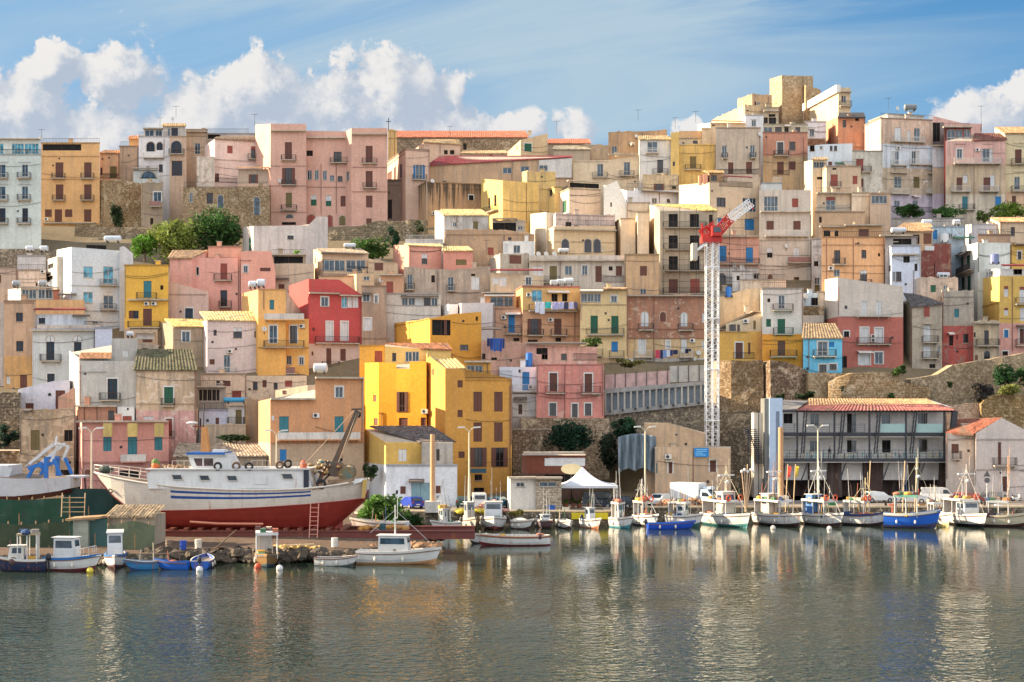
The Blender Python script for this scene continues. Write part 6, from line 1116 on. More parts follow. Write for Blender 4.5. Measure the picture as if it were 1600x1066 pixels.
# ---------------------------------------------------------------- boats
BW = (212,210,204)
FR_ = [0,.20,.32,.5,.7,.84,.93,1.0]; YF_ = [0,.62,.74,.87,.94,.97,.99,1.0]
def hull(root, L, B, H, c_bot, c_hull, c_str, c_rail, rake=.5, round_stern=False, z0=-.3, rust=.4, deck=(150,130,110), sheer=.42):
    mb = MB(); mats = [plain(c_bot,.6,.3)]*2+[rusty(c_hull,rust)]*3+[rusty(c_str,rust*.6), plain(c_rail,.6,.3)]; N = 16; S = []
    for i in range(N+1):
        t = i/N; b = B/2*(.80+.2*math.sin(math.pi*min(t,.45)/.9)) if t < .45 else B/2*(1-((t-.45)/.55)**2.4)
        if round_stern and t < .3: b *= (1-((.3-t)/.3)**2.2)**.5 if t > 0 else 0.02
        b = max(b, .015); zs = H*(.92+sheer*t**2.2+.12*(1-t)**2); zk = z0+(.35*t**6); row = []
        for f, yf in zip(FR_, YF_):
            z = zk+(zs-zk)*f; x = -L/2+L*t+rake*(f)*t**5-rake*.3*(1-f)*t**5; row.append((x, b*(yf+(1-yf)*0)*(1-.0*t) if t < .5 else b*(yf*(1-(t-.5)*.9*(1-f))), z))
        S.append(row)
    for sgn in (1, -1):
        for a, b in zip(S, S[1:]):
            for k in range(7):
                q = [(a[k][0],sgn*a[k][1],a[k][2]), (b[k][0],sgn*b[k][1],b[k][2]), (b[k+1][0],sgn*b[k+1][1],b[k+1][2]), (a[k+1][0],sgn*a[k+1][1],a[k+1][2])]; mb.poly(q if sgn < 0 else q[::-1], mats[k])
            u, v = a[7], b[7]; ci = .88; dz = .28
            q = [(u[0],sgn*u[1],u[2]), (v[0],sgn*v[1],v[2]), (v[0]-.03,sgn*v[1]*ci,v[2]), (u[0],sgn*u[1]*ci,u[2])]; mb.poly(q, mats[6])
            q = [(u[0],sgn*u[1]*ci,u[2]), (v[0]-.03,sgn*v[1]*ci,v[2]), (v[0]-.03,sgn*v[1]*ci,v[2]-dz), (u[0],sgn*u[1]*ci,u[2]-dz)]; mb.poly(q, mats[3])
    for k in range(7): u = S[0]; mb.poly([(u[k][0],u[k][1],u[k][2]), (u[k][0],-u[k][1],u[k][2]), (u[k+1][0],-u[k+1][1],u[k+1][2]), (u[k+1][0],u[k+1][1],u[k+1][2])], mats[k])
    mb.build('hull', root)
    w_ = MB()
    for sgn in (1,-1):
        for a, b in zip(S, S[1:]):
            P_ = lambda q: Vector((q[5][0], sgn*(q[5][1]+.02), q[5][2])); w_.beam(P_(a), P_(b), .07, plain((110,78,56),.8,.3))
    w_.build('rubbing_strake', root)
    d = MB(); dm = plain(deck,.8,.3)
    for a, b in zip(S, S[1:]): u, v = a[7], b[7]; d.poly([(u[0],-u[1]*.88,u[2]-.28), (v[0]-.03,-v[1]*.88,v[2]-.28), (v[0]-.03,v[1]*.88,v[2]-.28), (u[0],u[1]*.88,u[2]-.28)], dm)
    d.build('deck', root); return S
FB = 'fishing boats moored bows out along the quay'; SB = 'small boats moored by the slipway'
def boat(label, px0, px1, wl, head, H, ch=BW, cb=(60,40,40), cs=None, cr=None, ratio=.36, name='fishing_boat', cat='fishing boat', group=None, cabin=None, canopy=None, mast=None, motor=False, gear=0, rings=0, radar=False, rust=.42, round_stern=False, z=0, rail=False, sheer=.42, ent=None, cover=None, dots=None, Y=None):
    Y = Y or HC*F/(wl-HR); w_ = (px1-px0)*Y/F; h = math.radians(head); L = w_/(abs(math.cos(h))+ratio*abs(math.sin(h))); B = L*ratio; hd = L/2*abs(math.sin(h))+B/2*abs(math.cos(h)); lim = (170.1 if (px0+px1)/2 > 955 else 162.9)
    if group == FB: Y = min(Y+hd*.9, lim-hd)
    elif abs(math.cos(h)) < .8: Y += hd*.8
    x = ((px0+px1)/2-800)*Y/F; root = empty(name, (x,Y,z), label, cat, group); root.rotation_euler = (0,0,h); root['_w'] = (0,0,0)
    hull(root, L, B, H, cb, ch, cs or ch, cr or cs or ch, rust=rust, round_stern=round_stern, sheer=sheer); rn = random.Random(int(px0))
    wht = rusty((208,206,200), .12); dk = H*.8
    if cabin:       # (x0,x1 as fractions of L, height, colour)
        a, b, hh, col = cabin; cm = rusty(col, .15); m = MB(); x0, x1 = a*L, b*L; wd = B*.32; P = [(x0,dk),(x0+.05,dk+hh),(x1-.15,dk+hh),(x1,dk+hh*.45),(x1,dk)]
        m.poly([(p[0],-wd,p[1]) for p in P][::-1], cm); m.poly([(p[0],wd,p[1]) for p in P], cm)
        for i in range(5): p, q = P[i], P[(i+1)%5]; m.poly([(p[0],-wd,p[1]),(q[0],-wd,q[1]),(q[0],wd,q[1]),(p[0],wd,p[1])], cm)
        m.box(x0-.15,-wd-.1,dk+hh,x1+.05,wd+.1,dk+hh+.07, wht); cb_ = m.build('wheelhouse', root)
        for s in (-1,1):
            g = MB(); g.poly([(x0+.2,s*(wd+.01),dk+hh*.55),(x1-.3,s*(wd+.01),dk+hh*.55),(x1-.35,s*(wd+.01),dk+hh*.88),(x0+.2,s*(wd+.01),dk+hh*.88)], glass()); g.build('window', cb_)
        g = MB(); g.poly([(x1-.02,-wd*.85,dk+hh*.52),(x1-.02,wd*.85,dk+hh*.52),(x1-.12,wd*.8,dk+hh*.9),(x1-.12,-wd*.8,dk+hh*.9)], glass()); g.build('windscreen', cb_)
        g = MB(); g.poly([(x0-.012,-wd*.5,dk+.1),(x0-.012,wd*.2,dk+.1),(x0+.035,wd*.2,dk+hh*.85),(x0+.035,-wd*.5,dk+hh*.85)], plain((40,110,170) if ent is None else ent,.6,.2)); g.build('door', cb_)
    if canopy:      # (x0,x1,height,colour)
        a, b, hh, col = canopy; m = MB(); c = plain(col,.6,.25); m.box(a*L,-B*.46,dk+hh,b*L,B*.46,dk+hh+.09, c); m.box(a*L,-B*.46,dk+hh-.16,b*L,-B*.46+.05,dk+hh, c); m.box(b*L-.05,-B*.46,dk+hh-.16,b*L,B*.46,dk+hh, c); cn = m.build('canopy', root)
        p = MB()
        for xx in (a*L+.1, (a+b)/2*L, b*L-.1):
            for s in (-1,1): p.tube((xx,s*B*.42,dk-.1),(xx,s*B*.42,dk+hh), .05, wht, n=6)
        p.box(a*L+.05,-B*.40,dk,a*L+.15,B*.2,dk+hh, rusty((190,186,178),.3)); p.build('canopy_posts', root)
    top = dk+(canopy[2] if canopy else (cabin[2] if cabin else 0))
    if mast:
        xx, hh, col = mast; m = MB(); mm = rusty(col,.3); m.tube((xx*L,0,dk),(xx*L,0,dk+hh), .09, mm, .05); m.beam((xx*L,-.9,dk+hh*.72),(xx*L,.9,dk+hh*.72),.08,mm); m.beam((xx*L,0,dk+hh*.9),(xx*L-L*.32,0,top+.2),.035,mm); m.beam((xx*L,0,dk+hh*.9),(L*.48,0,H*1.35),.03,mm)
        m.tube((xx*L+.15,.3,dk+hh*.72),(xx*L+.15,.3,dk+hh*1.15), .025, mm); m.build('mast', root)
        if radar: m = MB(); m.box(xx*L-.15,-1.1,dk+hh*.8,xx*L+.15,1.1,dk+hh*.8+.14, wht); m.ball((xx*L+.2,0,dk+hh*.68),.28,.28,.22,wht); m.build('radar', root)
    if group == FB and (canopy or cabin):
        m = MB(); xa, xb = (canopy or cabin)[0]*L, (canopy or cabin)[1]*L
        for k in range(4): xx = rn.uniform(xa, xb); yy = rn.uniform(-.3,.3)*B; hh_ = rn.uniform(1.5,4.2); m.tube((xx,yy,top),(xx+rn.uniform(-.3,.3),yy,top+hh_),.03,wht,.015,n=5); m.beam((xx,yy,top+hh_*.8),(xx+rn.uniform(-2,2),yy,top+.1),.022,IRON)
        m.build('antenna', root)
    for k in range(rings):
        m = MB(); s = (-1)**k; m.torus((L*.12+.8*(k//2) if not canopy else canopy[1]*L+.02, s*B*.3, top+.38),(0,1,0),(0,0,1),.3,.09, plain((206,84,44),.6,.2)); m.build('lifebuoy', root)
    if motor:
        m = MB(); m.ball((-L/2-.2,0,H+.15),.22,.18,.32, plain((38,42,50),.4,.2)); m.tube((-L/2-.2,0,H),(-L/2-.25,0,-.3),.07,IRON); m.box(-L/2-.35,-.12,-.35,-L/2-.1,.12,-.25,IRON); m.build('outboard_motor', root)
    if rail:
        m = MB(); pts = [(L*.12,B*.42,H*1.1),(L*.3,B*.3,H*1.25),(L*.45,B*.1,H*1.4),(L*.5,0,H*1.42),(L*.45,-B*.1,H*1.4),(L*.3,-B*.3,H*1.25),(L*.12,-B*.42,H*1.1)]; up = [Vector(p)+Vector((0,0,.55)) for p in pts]; m.path(up, .03, wht)
        for p, q in zip(pts, up): m.tube(p, q, .025, wht)
        m.build('bow_rail', root)
    if gear:
        g = MB(); pal = [(186,110,84),(206,190,160),(70,110,80),(44,70,110),(200,150,60),(150,140,130),(90,60,60)]; rn2 = rn
        hm = stucco((150,120,96),1,.6,(96,110,80))
        for k in range(gear):
            cx, cy = rn.uniform(-.38,.2)*L, rn.uniform(-.3,.3)*B; q = rn.random(); c = plain(rn.choice(pal),.8,.3); z_ = dk-.05
            if q < .4: g.ball((cx,cy,z_+.12), rn.uniform(.3,.6), rn.uniform(.25,.5), rn.uniform(.2,.4), stucco(rn.choice(pal),1,.6), 9, 6)
            elif q < .7: s_ = rn.uniform(.18,.32); g.obox((cx,cy,z_+s_), (s_*1.3,.05,0), (-.04,s_,0), (0,0,s_*.8), c)
            else: g.tube((cx,cy,z_),(cx+rn.uniform(-.2,.2),cy,z_+rn.uniform(.9,1.9)), .04, c)
        g.build('fishing_gear', root)
        if canopy:
            g = MB()
            for k in range(gear//2+2):
                cx, cy = rn.uniform(canopy[0]+.03,canopy[1]-.03)*L, rn.uniform(-.38,.38)*B; q = rn.random(); c = plain(rn.choice(pal),.8,.3)
                if q < .45: g.ball((cx,cy,top+.2), rn.uniform(.25,.5), rn.uniform(.25,.4), rn.uniform(.15,.3), c, 8, 6)
                elif q < .7: g.tube((cx,cy,top),(cx+rn.uniform(-.3,.3),cy,top+rn.uniform(.7,2.2)), .03, c)
                else: g.obox((cx,cy,top+.25),(.3,0,0),(0,.25,0),(0,0,.17), c)
            g.build('roof_gear', root)
    if cover: m = MB(); m.ball((0,0,H*.98), L*.42, B*.42, .35, plain(cover,.8,.3), 14, 8); m.build('cover', root)
    f = MB()
    for k in (-.25,.1): f.ball((k*L,-B/2*.97,H*.45),.12,.1,.22, plain((214,206,190) if dots is None else dots,.5,.1), 8, 6)
    f.build('fender', root); return root
FB = 'fishing boats moored bows out along the quay'; SB = 'small boats moored by the slipway'
boat('white fishing boat with two blue bow stripes and teal bottom, canopy full of nets',1094,1178,826,-62,1.35,cb=(60,120,120),cs=(206,206,200),canopy=(-.42,.18,1.9,(200,196,188)),cabin=(-.12,.06,2.9,(206,196,176)),mast=(-.02,6.0,(200,190,160)),radar=True,gear=26,rings=2,group=FB,rust=.5)
boat('white fishing boat right of the teal bottomed one, round column behind',1176,1256,824.5,-58,1.3,canopy=(-.42,.2,1.9,(196,194,190)),mast=(-.1,6.5,(150,110,84)),cabin=(-.3,-.1,2.6,(196,180,160)),radar=True,gear=28,group=FB)
boat('white fishing boat with blue roof box and two lifebuoys on its canopy',1252,1319,824,-62,1.3,canopy=(-.42,.22,1.9,(196,194,190)),mast=(-.12,6.6,(206,200,190)),cabin=(-.35,-.15,2.5,(60,110,170)),radar=True,gear=24,rings=2,group=FB)
boat('white boxy fishing boat with orange rings and a slim bamboo flag pole',1316,1382,823,-40,1.3,canopy=(-.45,.1,1.8,(190,188,182)),mast=(.05,4.6,(206,190,150)),gear=28,rings=2,group=FB,cs=(40,60,110))
boat('bright blue and white fishing boat with orange posts and green netting',1380,1464,827,-18,1.7,ch=(24,92,190),cb=(60,60,90),cs=(206,206,196),cr=(206,206,196),canopy=(-.3,.15,2.4,(120,180,150)),mast=(.12,6.8,(196,190,160)),radar=True,gear=34,rings=1,group=FB,rust=.15,ratio=.3)
boat('white hull with yellow waterline squeezed right of the blue boat',1452,1484,824,-75,1.35,cb=(206,190,130),gear=8,canopy=(-.42,-.05,1.6,(206,200,190)),group=FB)
boat('white boat with brown door cabin and a ladder radar arch',1480,1540,825,-78,1.3,cb=(40,36,40),canopy=(-.4,.1,2.0,(206,200,184)),cabin=(-.1,.15,1.8,(206,204,196)),mast=(0,6.2,(206,190,176)),radar=True,gear=10,rings=1,group=FB,ent=(150,84,60))
boat('worn yellowish white fishing boat at the right end of the quay row',1536,1604,824,-20,1.3,ch=(200,190,160),cb=(70,36,36),canopy=(-.4,.1,1.9,(186,190,186)),mast=(.08,7.2,(206,160,120)),gear=28,group=FB,rust=.5)
boat('white boat with teal bottom and cream cabin behind the blue speedboat',1038,1098,824,-35,1.25,cb=(50,100,96),canopy=(-.4,.15,1.8,(200,196,186)),cabin=(-.15,.1,1.5,(206,206,200)),gear=24,group=FB,ent=(40,80,140))
boat('pale boat with pink net heap and open wheelhouse canopy',986,1032,824,-60,1.2,canopy=(-.4,.1,1.9,(206,190,170)),gear=28,rings=2,mast=(-.2,4.5,(206,200,190)),group=FB)
boat('light teal edged white boat with a tall narrow wheelhouse',950,990,826,-50,1.1,cb=(70,140,150),canopy=(-.35,.05,2.0,(206,200,190)),cabin=(-.2,.02,1.9,(200,196,186)),gear=12,group=FB,ent=(170,160,150))
boat('small white boat with orange stained hull and blue windscreen',904,942,827,-60,1.0,cabin=(-.2,.1,1.5,(206,206,200)),cb=(196,130,90),gear=6,motor=True,rust=.4,group=FB)
boat('small white launch with dark blue outboard before the yellow kerb',866,900,826,-80,.8,motor=True,gear=3,cb=(80,60,60),group=FB,name='motorboat',cat='motorboat')
boat('small maroon and white launch with windscreen',832,870,826,-70,.85,ch=(110,84,84),cb=(70,50,50),cs=(206,204,198),motor=True,gear=4,cabin=(-.05,.15,.8,(206,206,200)),group=FB,name='motorboat',cat='motorboat')
boat('round white rowing boat with a pale cover below the kiosk',792,834,828,-40,.95,cb=(80,50,46),cover=(206,196,180),group=FB,round_stern=True,ratio=.45,name='rowing_boat',cat='rowing boat')
boat('broad white wooden boat seen bow on with a square wheelhouse',748,794,829,-88,1.25,cb=(120,60,50),cabin=(-.25,.05,2.0,(206,208,210)),gear=8,ratio=.5,group=FB)
boat('grey decked fishing boat with dark doorway between two white boats',716,752,829,-70,1.2,ch=(186,178,164),cabin=(-.2,.12,2.1,(160,156,150)),gear=10,cb=(120,90,70),group=FB,ent=(60,60,66))
boat('white cabin boat with a rounded beige canopy at the left of the quay row',674,722,831,-150,1.0,cb=(60,110,140),canopy=(-.1,.25,1.7,(196,176,150)),cabin=(.02,.22,1.6,(206,204,196)),motor=True,gear=4,group=FB)
boat('long white wooden boat with a brown orange sheer stripe and maroon waterline',748,861,852,184,1.0,cb=(110,36,40),cs=(170,90,44),cr=(206,190,170),ratio=.28,round_stern=True,sheer=.3,name='wooden_boat',cat='boat',group=SB,gear=3)
boat('white transom of a boat half hidden behind the orange striped boat',733,762,849,200,.95,cb=(60,50,50),name='wooden_boat',cat='boat',group=SB)
boat('white clinker dinghy with a brown rail moored at the rocks',490,556,884,-12,.75,cb=(90,100,100),cr=(150,96,70),ratio=.34,name='dinghy',cat='dinghy',group=SB)
boat('white cabin cruiser with tyre ropes moored beside the clinker dinghy',556,684,881,-6,1.15,cb=(190,140,96),cabin=(-.22,.16,1.6,(208,206,200)),ratio=.32,rail=False,gear=5,name='cabin_boat',cat='cabin boat',group=SB,rust=.1,mast=(-.02,4.3,(206,206,200)))
boat('dark blue launch with a beige tilted canopy and outboard at the left edge',-2,72,893,-172,1.05,ch=(30,40,72),cb=(24,30,50),cs=(206,206,200),cabin=(-.05,.28,1.35,(206,200,190)),canopy=(-.35,.1,2.3,(176,158,124)),motor=True,gear=4,group=SB,name='motorboat',cat='motorboat',ratio=.34)
boat('white and blue wooden boat with a blue door and dark red roof',68,154,891,-8,1.1,cb=(110,44,44),cs=(40,110,176),cabin=(-.3,.14,1.9,(208,208,206)),rail=True,gear=3,group=SB,ratio=.36,rust=.1)
boat('white cabin boat with pale blue stripe right of the blue door boat',150,210,889,-75,1.0,cb=(90,50,60),cs=(50,110,170),cabin=(-.3,.3,2.2,(208,210,210)),motor=False,gear=2,group=SB,rust=.1)
boat('teal and navy dinghy nearest the white cabin boat',200,248,890,-160,.75,ch=(40,120,170),cb=(30,60,110),cr=(206,200,190),name='dinghy',cat='dinghy',group=SB,gear=2)
boat('medium blue dinghy with a wooden plank lying inside',246,296,890,172,.72,ch=(24,90,180),cb=(30,60,110),cr=(60,110,180),name='dinghy',cat='dinghy',group=SB,gear=3)
boat('blue dinghy with white rim and black outboard facing the viewer',296,338,889,95,.72,ch=(24,90,180),cb=(30,60,110),cr=(214,206,190),motor=True,name='dinghy',cat='dinghy',group=SB,ratio=.5,deck=None) if False else boat('blue dinghy with white rim and black outboard facing the viewer',296,338,889,95,.72,ch=(24,90,180),cb=(30,60,110),cr=(214,206,190),motor=True,name='dinghy',cat='dinghy',group=SB,ratio=.5)
boat('old brown and blue wooden boat under a white cloth canopy',390,444,887,-80,.95,ch=(130,100,60),cb=(60,80,90),cs=(60,110,130),cr=(170,120,60),canopy=(-.4,.25,2.1,(208,206,200)),gear=8,group=SB,ratio=.42)
boat('long bright blue speedboat lying low before the white boats',1010,1083,827,8,.75,ch=(20,76,190),cb=(24,60,140),cr=(40,110,206),motor=True,ratio=.24,name='motorboat',cat='speedboat',group=SB,rust=.05)
boat('old white wooden hull laid up on land behind the cabin cruiser',550,640,828,170,1.15,cb=(150,90,84),z=.9,Y=144,gear=6,name='wooden_boat',cat='boat',rust=.4,ratio=.26)
# ---------------------------------------------------------------- the hauled out trawler
def trawler():
    Yn = 138.0; Bm = 6.2; Yc = Yn+Bm/2; X_ = lambda px: (px-800)*(Yn+3.0*min(1,max(0,(240-px)/90.))+2.2*min(1,max(0,(px-530)/45.)))/F; Zp = lambda py: HC+(HR-py)*Yn/F
    root = empty('trawler', (X_(360),Yc,Zp(836)), 'big white wooden trawler with red bottom and blue stripes hauled out on the slipway', 'trawler')
    st = [ # px, sheer y, red line y, keel y, half breadth at sheer (m), at red line, near keel
     (146,740,740.3,741,.05,.03,.02),(158,742.5,756,760,.75,.35,.05),(175,746,776,780,1.5,.8,.08),(195,750,793,797,2.05,1.25,.12),(218,754,799,815,2.45,1.65,.3),(245,758,799.5,828,2.75,2.05,.5),(275,761,798.5,831,2.95,2.4,.8),(310,763,797.5,833,3.08,2.7,1.0),
     (350,765,796,834,3.1,2.85,1.1),(395,766,794,835.5,3.1,2.85,1.0),(435,765.5,791.5,836.5,3.08,2.75,.8),(475,764,789,837.5,3.0,2.55,.5),(505,761,786.5,838,2.85,2.3,.3),(525,758.5,785,822,2.6,1.9,.15),(548,755,783,803,2.2,1.4,.1),(568,751.5,781,787,1.7,.8,.05),(574,750,768,770,1.45,.7,.03)]
    wt = rusty((208,200,186), .35); rd = rusty((138,44,34), .22, rust=(190,90,40)); bl = rusty((28,72,140), .15); wt2 = rusty((212,212,208), .3)
    import bisect
    fr = [0,.18,.4,.7,1.0]; rows = []
    for (px, s, r, k, hs, hr, hk) in st:
        x = X_(px); col = []
        for f in (0,.25,.55,.8,1.0): col.append((x, hk+(hr-hk)*(f**.55), Zp(k)+(Zp(r)-Zp(k))*f))
        sy = [.2,.38,.5,.6,.66,.74,1.0]; b0 = Zp(r); b1 = Zp(s)
        for f in (.3,.5,.62,.74,.84,1.0): col.append((x, hr+(hs-hr)*(f**.8), b0+(b1-b0)*f))
        rows.append(col)
    # interpolate stations for smoother planking
    R2 = []
    for a, b in zip(rows, rows[1:]):
        for j in range(3): f = j/3; R2.append([tuple(a[i][c]*(1-f)+b[i][c]*f for c in range(3)) for i in range(len(a))])
    R2.append(rows[-1]); rows = R2; mb = MB(); n = len(rows[0])
    for sgn in (-1, 1):
        for i, (a, b) in enumerate(zip(rows, rows[1:])):
            for k in range(n-1):
                m = rd if k < 4 else wt
                if k in (6, 8) and 300 > i*1 and X_(258) < a[k][0] < X_(478): m = bl
                q = [(a[k][0],Yc+sgn*a[k][1],a[k][2]),(b[k][0],Yc+sgn*b[k][1],b[k][2]),(b[k+1][0],Yc+sgn*b[k+1][1],b[k+1][2]),(a[k+1][0],Yc+sgn*a[k+1][1],a[k+1][2])]; mb.poly(q if sgn < 0 else q[::-1], m)
    for k in range(n-1):
        a = rows[-1]; mb.poly([(a[k][0],Yc-a[k][1],a[k][2]),(a[k][0],Yc+a[k][1],a[k][2]),(a[k+1][0],Yc+a[k+1][1],a[k+1][2]),(a[k+1][0],Yc-a[k+1][1],a[k+1][2])], rd if k < 4 else wt)
    mb.build('hull', root, smooth=True)
    d = MB(); dm = plain((140,110,80),.8,.4)
    for a, b in zip(rows, rows[1:]): d.poly([(a[-1][0],Yc-a[-1][1],a[-1][2]-.1),(b[-1][0],Yc-b[-1][1],b[-1][2]-.1),(b[-1][0],Yc+b[-1][1],b[-1][2]-.1),(a[-1][0],Yc+a[-1][1],a[-1][2]-.1)], dm)
    d.build('deck', root)
    rb = MB()
    for a, b in zip(rows, rows[1:]):
        for k, r_ in ((-1,.11),(4,.05)): rb.tube((a[k][0],Yc-a[k][1]-.03,a[k][2]),(b[k][0],Yc-b[k][1]-.03,b[k][2]), r_, wt if k < 0 else rusty((160,60,44),.2), n=5, cap=False)
    a_ = [(X_(px), Yn-.05+.55, Zp(y)) for px, y in ((295,816),(340,819),(410,819.5))]; rb.path(a_, .13, rusty((206,130,100),.1)); rb.build('rubbing_strake', root)
    # deck house flush with the hull side
    h = MB(); yn, yf = Yn+.25, Yc*2-Yn-.25; P = [(232,764),(229,740),(237,734),(480,733),(487,764)]
    h.poly([(X_(a),yn+(.1 if b < 745 else 0),Zp(b)) for a, b in P], wt2); h.poly([(X_(a),yf,Zp(b)) for a, b in P][::-1], wt2)
    for i in range(5): (a,b),(c,e) = P[i], P[(i+1)%5]; h.poly([(X_(a),yn,Zp(b)),(X_(a),yf,Zp(b)),(X_(c),yf,Zp(e)),(X_(c),yn,Zp(e))], wt2)
    h.box(X_(228),yn-.15,Zp(734),X_(483),yf+.15,Zp(732.6), wt2); dh = h.build('deck_house', root)
    for (a,b,c,e) in ((267,742,285,750),(310,743,328,751),(353,743.5,371,751.5),(439,740.5,458,749)):
        g = MB(); g.poly([(X_(a+3),yn-.02,Zp(e)),(X_(c),yn-.02,Zp(e)),(X_(c-3),yn-.0,Zp(b)),(X_(a),yn-.0,Zp(b))], glass((60,60,60))); w_ = g.build('window', dh); g2 = MB()
        for p, q in (((a+3,e),(c,e)),((c,e),(c-3,b)),((c-3,b),(a,b)),((a,b),(a+3,e))): g2.beam((X_(p[0]),yn-.04,Zp(p[1])),(X_(q[0]),yn-.04,Zp(q[1])),.06,wt)
        g2.build('frame', w_)
    k = MB(); k.box(X_(474),yn-.12,Zp(764),X_(482),yn-.02,Zp(733.5), plain((40,44,56),.6,.2)); k.build('black_panel', dh)
    k = MB(); k.box(X_(396),yn-.05,Zp(757),X_(416),yn-.0,Zp(744), wt2); k.build('side_door', dh)
    # wheelhouse
    w_ = MB(); yw0, yw1 = Yn+1.2, Yc*2-Yn-1.2; P = [(296,733),(289,712),(352,712),(363,733)]
    w_.poly([(X_(a),yw0,Zp(b)) for a, b in P], wt2); w_.poly([(X_(a),yw1,Zp(b)) for a, b in P][::-1], wt2)
    for i in range(4): (a,b),(c,e) = P[i], P[(i+1)%4]; w_.poly([(X_(a),yw0,Zp(b)),(X_(a),yw1,Zp(b)),(X_(c),yw1,Zp(e)),(X_(c),yw0,Zp(e))], wt2)
    wh = w_.build('wheelhouse', root); r_ = MB(); r_.box(X_(287),yw0-.4,Zp(712),X_(350),yw1+.4,Zp(709.5), wt2); r_.box(X_(288),yw0-.45,Zp(711),X_(349),yw0-.4,Zp(707.5), rusty((30,96,170),.05)); r_.box(X_(290),yw0-.3,Zp(709.5),X_(346),yw1+.3,Zp(707.5), rusty((36,84,150),.1)); r_.box(X_(326),yw0+.5,Zp(707.5),X_(346),yw0+2,Zp(703.5), wt2); r_.build('roof', wh)
    for q in ([(298,717),(312,717),(312,729),(303,729)],[(314.5,717),(329,717),(329,729),(314.5,729)]): g = MB(); g.poly([(X_(a),yw0-.02,Zp(b)) for a, b in q][::-1], glass((90,64,58))); g.build('window', wh)
    g = MB()
    for i in range(4): y = yw0+.4+(yw1-yw0-.8)*i/4; yy = y+(yw1-yw0-.8)/4-.1; g.poly([(X_(294.3)-.03,y,Zp(729)),(X_(290.6)-.03,y,Zp(717)),(X_(290.6)-.03,yy,Zp(717)),(X_(294.3)-.03,yy,Zp(729))], glass((60,64,70)))
    g.build('front_window', wh)
    m = MB(); om = rusty((206,140,76),.2); a, b = X_(309), X_(314); m.poly([(X_(304),Yc-.5,Zp(708)),(X_(318),Yc-.5,Zp(708)),(X_(312),Yc-.4,Zp(668)),(X_(305),Yc-.4,Zp(668))], om); m.poly([(X_(304),Yc+.5,Zp(708)),(X_(318),Yc+.5,Zp(708)),(X_(312),Yc+.4,Zp(668)),(X_(305),Yc+.4,Zp(668))][::-1], om)
    for (p,q,r,s_) in ((304,708,305,668),(318,708,312,668)): m.poly([(X_(p),Yc-.5,Zp(q)),(X_(p),Yc+.5,Zp(q)),(X_(r),Yc+.4,Zp(s_)),(X_(r),Yc-.4,Zp(s_))], om)
    m.poly([(X_(305),Yc-.4,Zp(668)),(X_(312),Yc-.4,Zp(668)),(X_(312),Yc+.4,Zp(668)),(X_(305),Yc+.4,Zp(668))], om); m.tube((X_(307),Yc,Zp(668)),(X_(308),Yc,Zp(630)), .06, IRON); m.beam((X_(290),Yc,Zp(667)),(X_(306),Yc,Zp(668)),.12,plain((140,50,40),.6)); m.ball((X_(289),Yc,Zp(661.5)),.62,.62,.16,wt2,14,6); m.tube((X_(289),Yc,Zp(667)),(X_(289),Yc,Zp(662)),.08,wt2); m.build('mast', root)
    # bow rail
    b = MB(); rm = rusty((206,196,180),.4); P = [(147,728,.1),(160,729.5,.85),(175,731,1.5),(188,732.5,1.9),(203,735,2.15),(218,737,2.4),(230,738.5,2.5)]
    for sgn in (-1,1):
        U = [Vector((X_(p),Yc+sgn*hb,Zp(y))) for p, y, hb in P]; D = [v-Vector((0,0,.75)) for v in U]; b.path(U, .045, rm); b.path([(v+w2)/2 for v, w2 in zip(U, D)], .03, rm)
        for u, v in zip(U, D): b.tube(u, v, .035, rm)
    b.build('bow_rail', root)
    b = MB(); b.ball((X_(168),Yc-1.2,Zp(735)),.8,.5,.42, plain((60,70,60),.8,.5)); b.build('foredeck_gear', root); b = MB(); b.ball((X_(238),Yc-1.8,Zp(729)),.42,.42,.42, plain((196,96,44),.7,.3)); b.ball((X_(238),Yc-1.8,Zp(725)),.42,.3,.5, plain((96,120,60),.8,.4)); b.build('marker_floats', root)
    b = MB(); b.torus((X_(199.5)-1.9,Yn+1.95,Zp(769)),(1,0,-.3),(0,0,1),.18,.06,IRON); b.tube((X_(196)-1.5,Yn+1.7,Zp(768)),(X_(184.5),Yn+1.3,Zp(770)),.05,IRON); b.build('anchor_ring', root)
    # tyres and railings on the deck house
    for px, y in ((339,729),(388,729),(449,725),(368,728.5),(436,727)): t_ = MB(); t_.torus((X_(px),yn+.1,Zp(y)),(1,0,0),(0,0,1),.34,.12, plain((44,42,42) if px in (339,388,449) else (110,86,66),.8,.3)); t_.build('tyre', root)
    b = MB(); railing(b, Vector((X_(392),yn+.05,Zp(733))), Vector((X_(418),yn+.05,Zp(733))), .85, rm, .5, .05); railing(b, Vector((X_(262),yn+1.6,Zp(733))), Vector((X_(290),yn+1.6,Zp(733))), .75, rm, .5, .05); railing(b, Vector((X_(440),yn+.05,Zp(733))), Vector((X_(480),yn+.05,Zp(733))), .6, rm, .5, .04); b.build('roof_rail', root)
    b = MB(); b.ball((X_(472),yn+.6,Zp(728)),.35,.3,.55, plain((206,96,60),.7,.3)); 
    rn = random.Random(5)
    for i in range(60): px = rn.uniform(480,545); b.ball((X_(px),Yc+rn.uniform(-1.6,1),Zp(rn.uniform(728,748)-(6 if px<520 else 0))), rn.uniform(.15,.45), .35, rn.uniform(.1,.25), stucco(rn.choice([(176,140,90),(120,90,60),(196,170,130),(70,110,110)]),1,.6), 9, 6)
    for i in range(14): px = rn.uniform(240,290); b.ball((X_(px),Yc+rn.uniform(-1.6,1),Zp(732)), rn.uniform(.2,.4), .4, rn.uniform(.15,.35), stucco((150,120,90),1,.6), 8, 6)
    b.build('deck_gear', root)
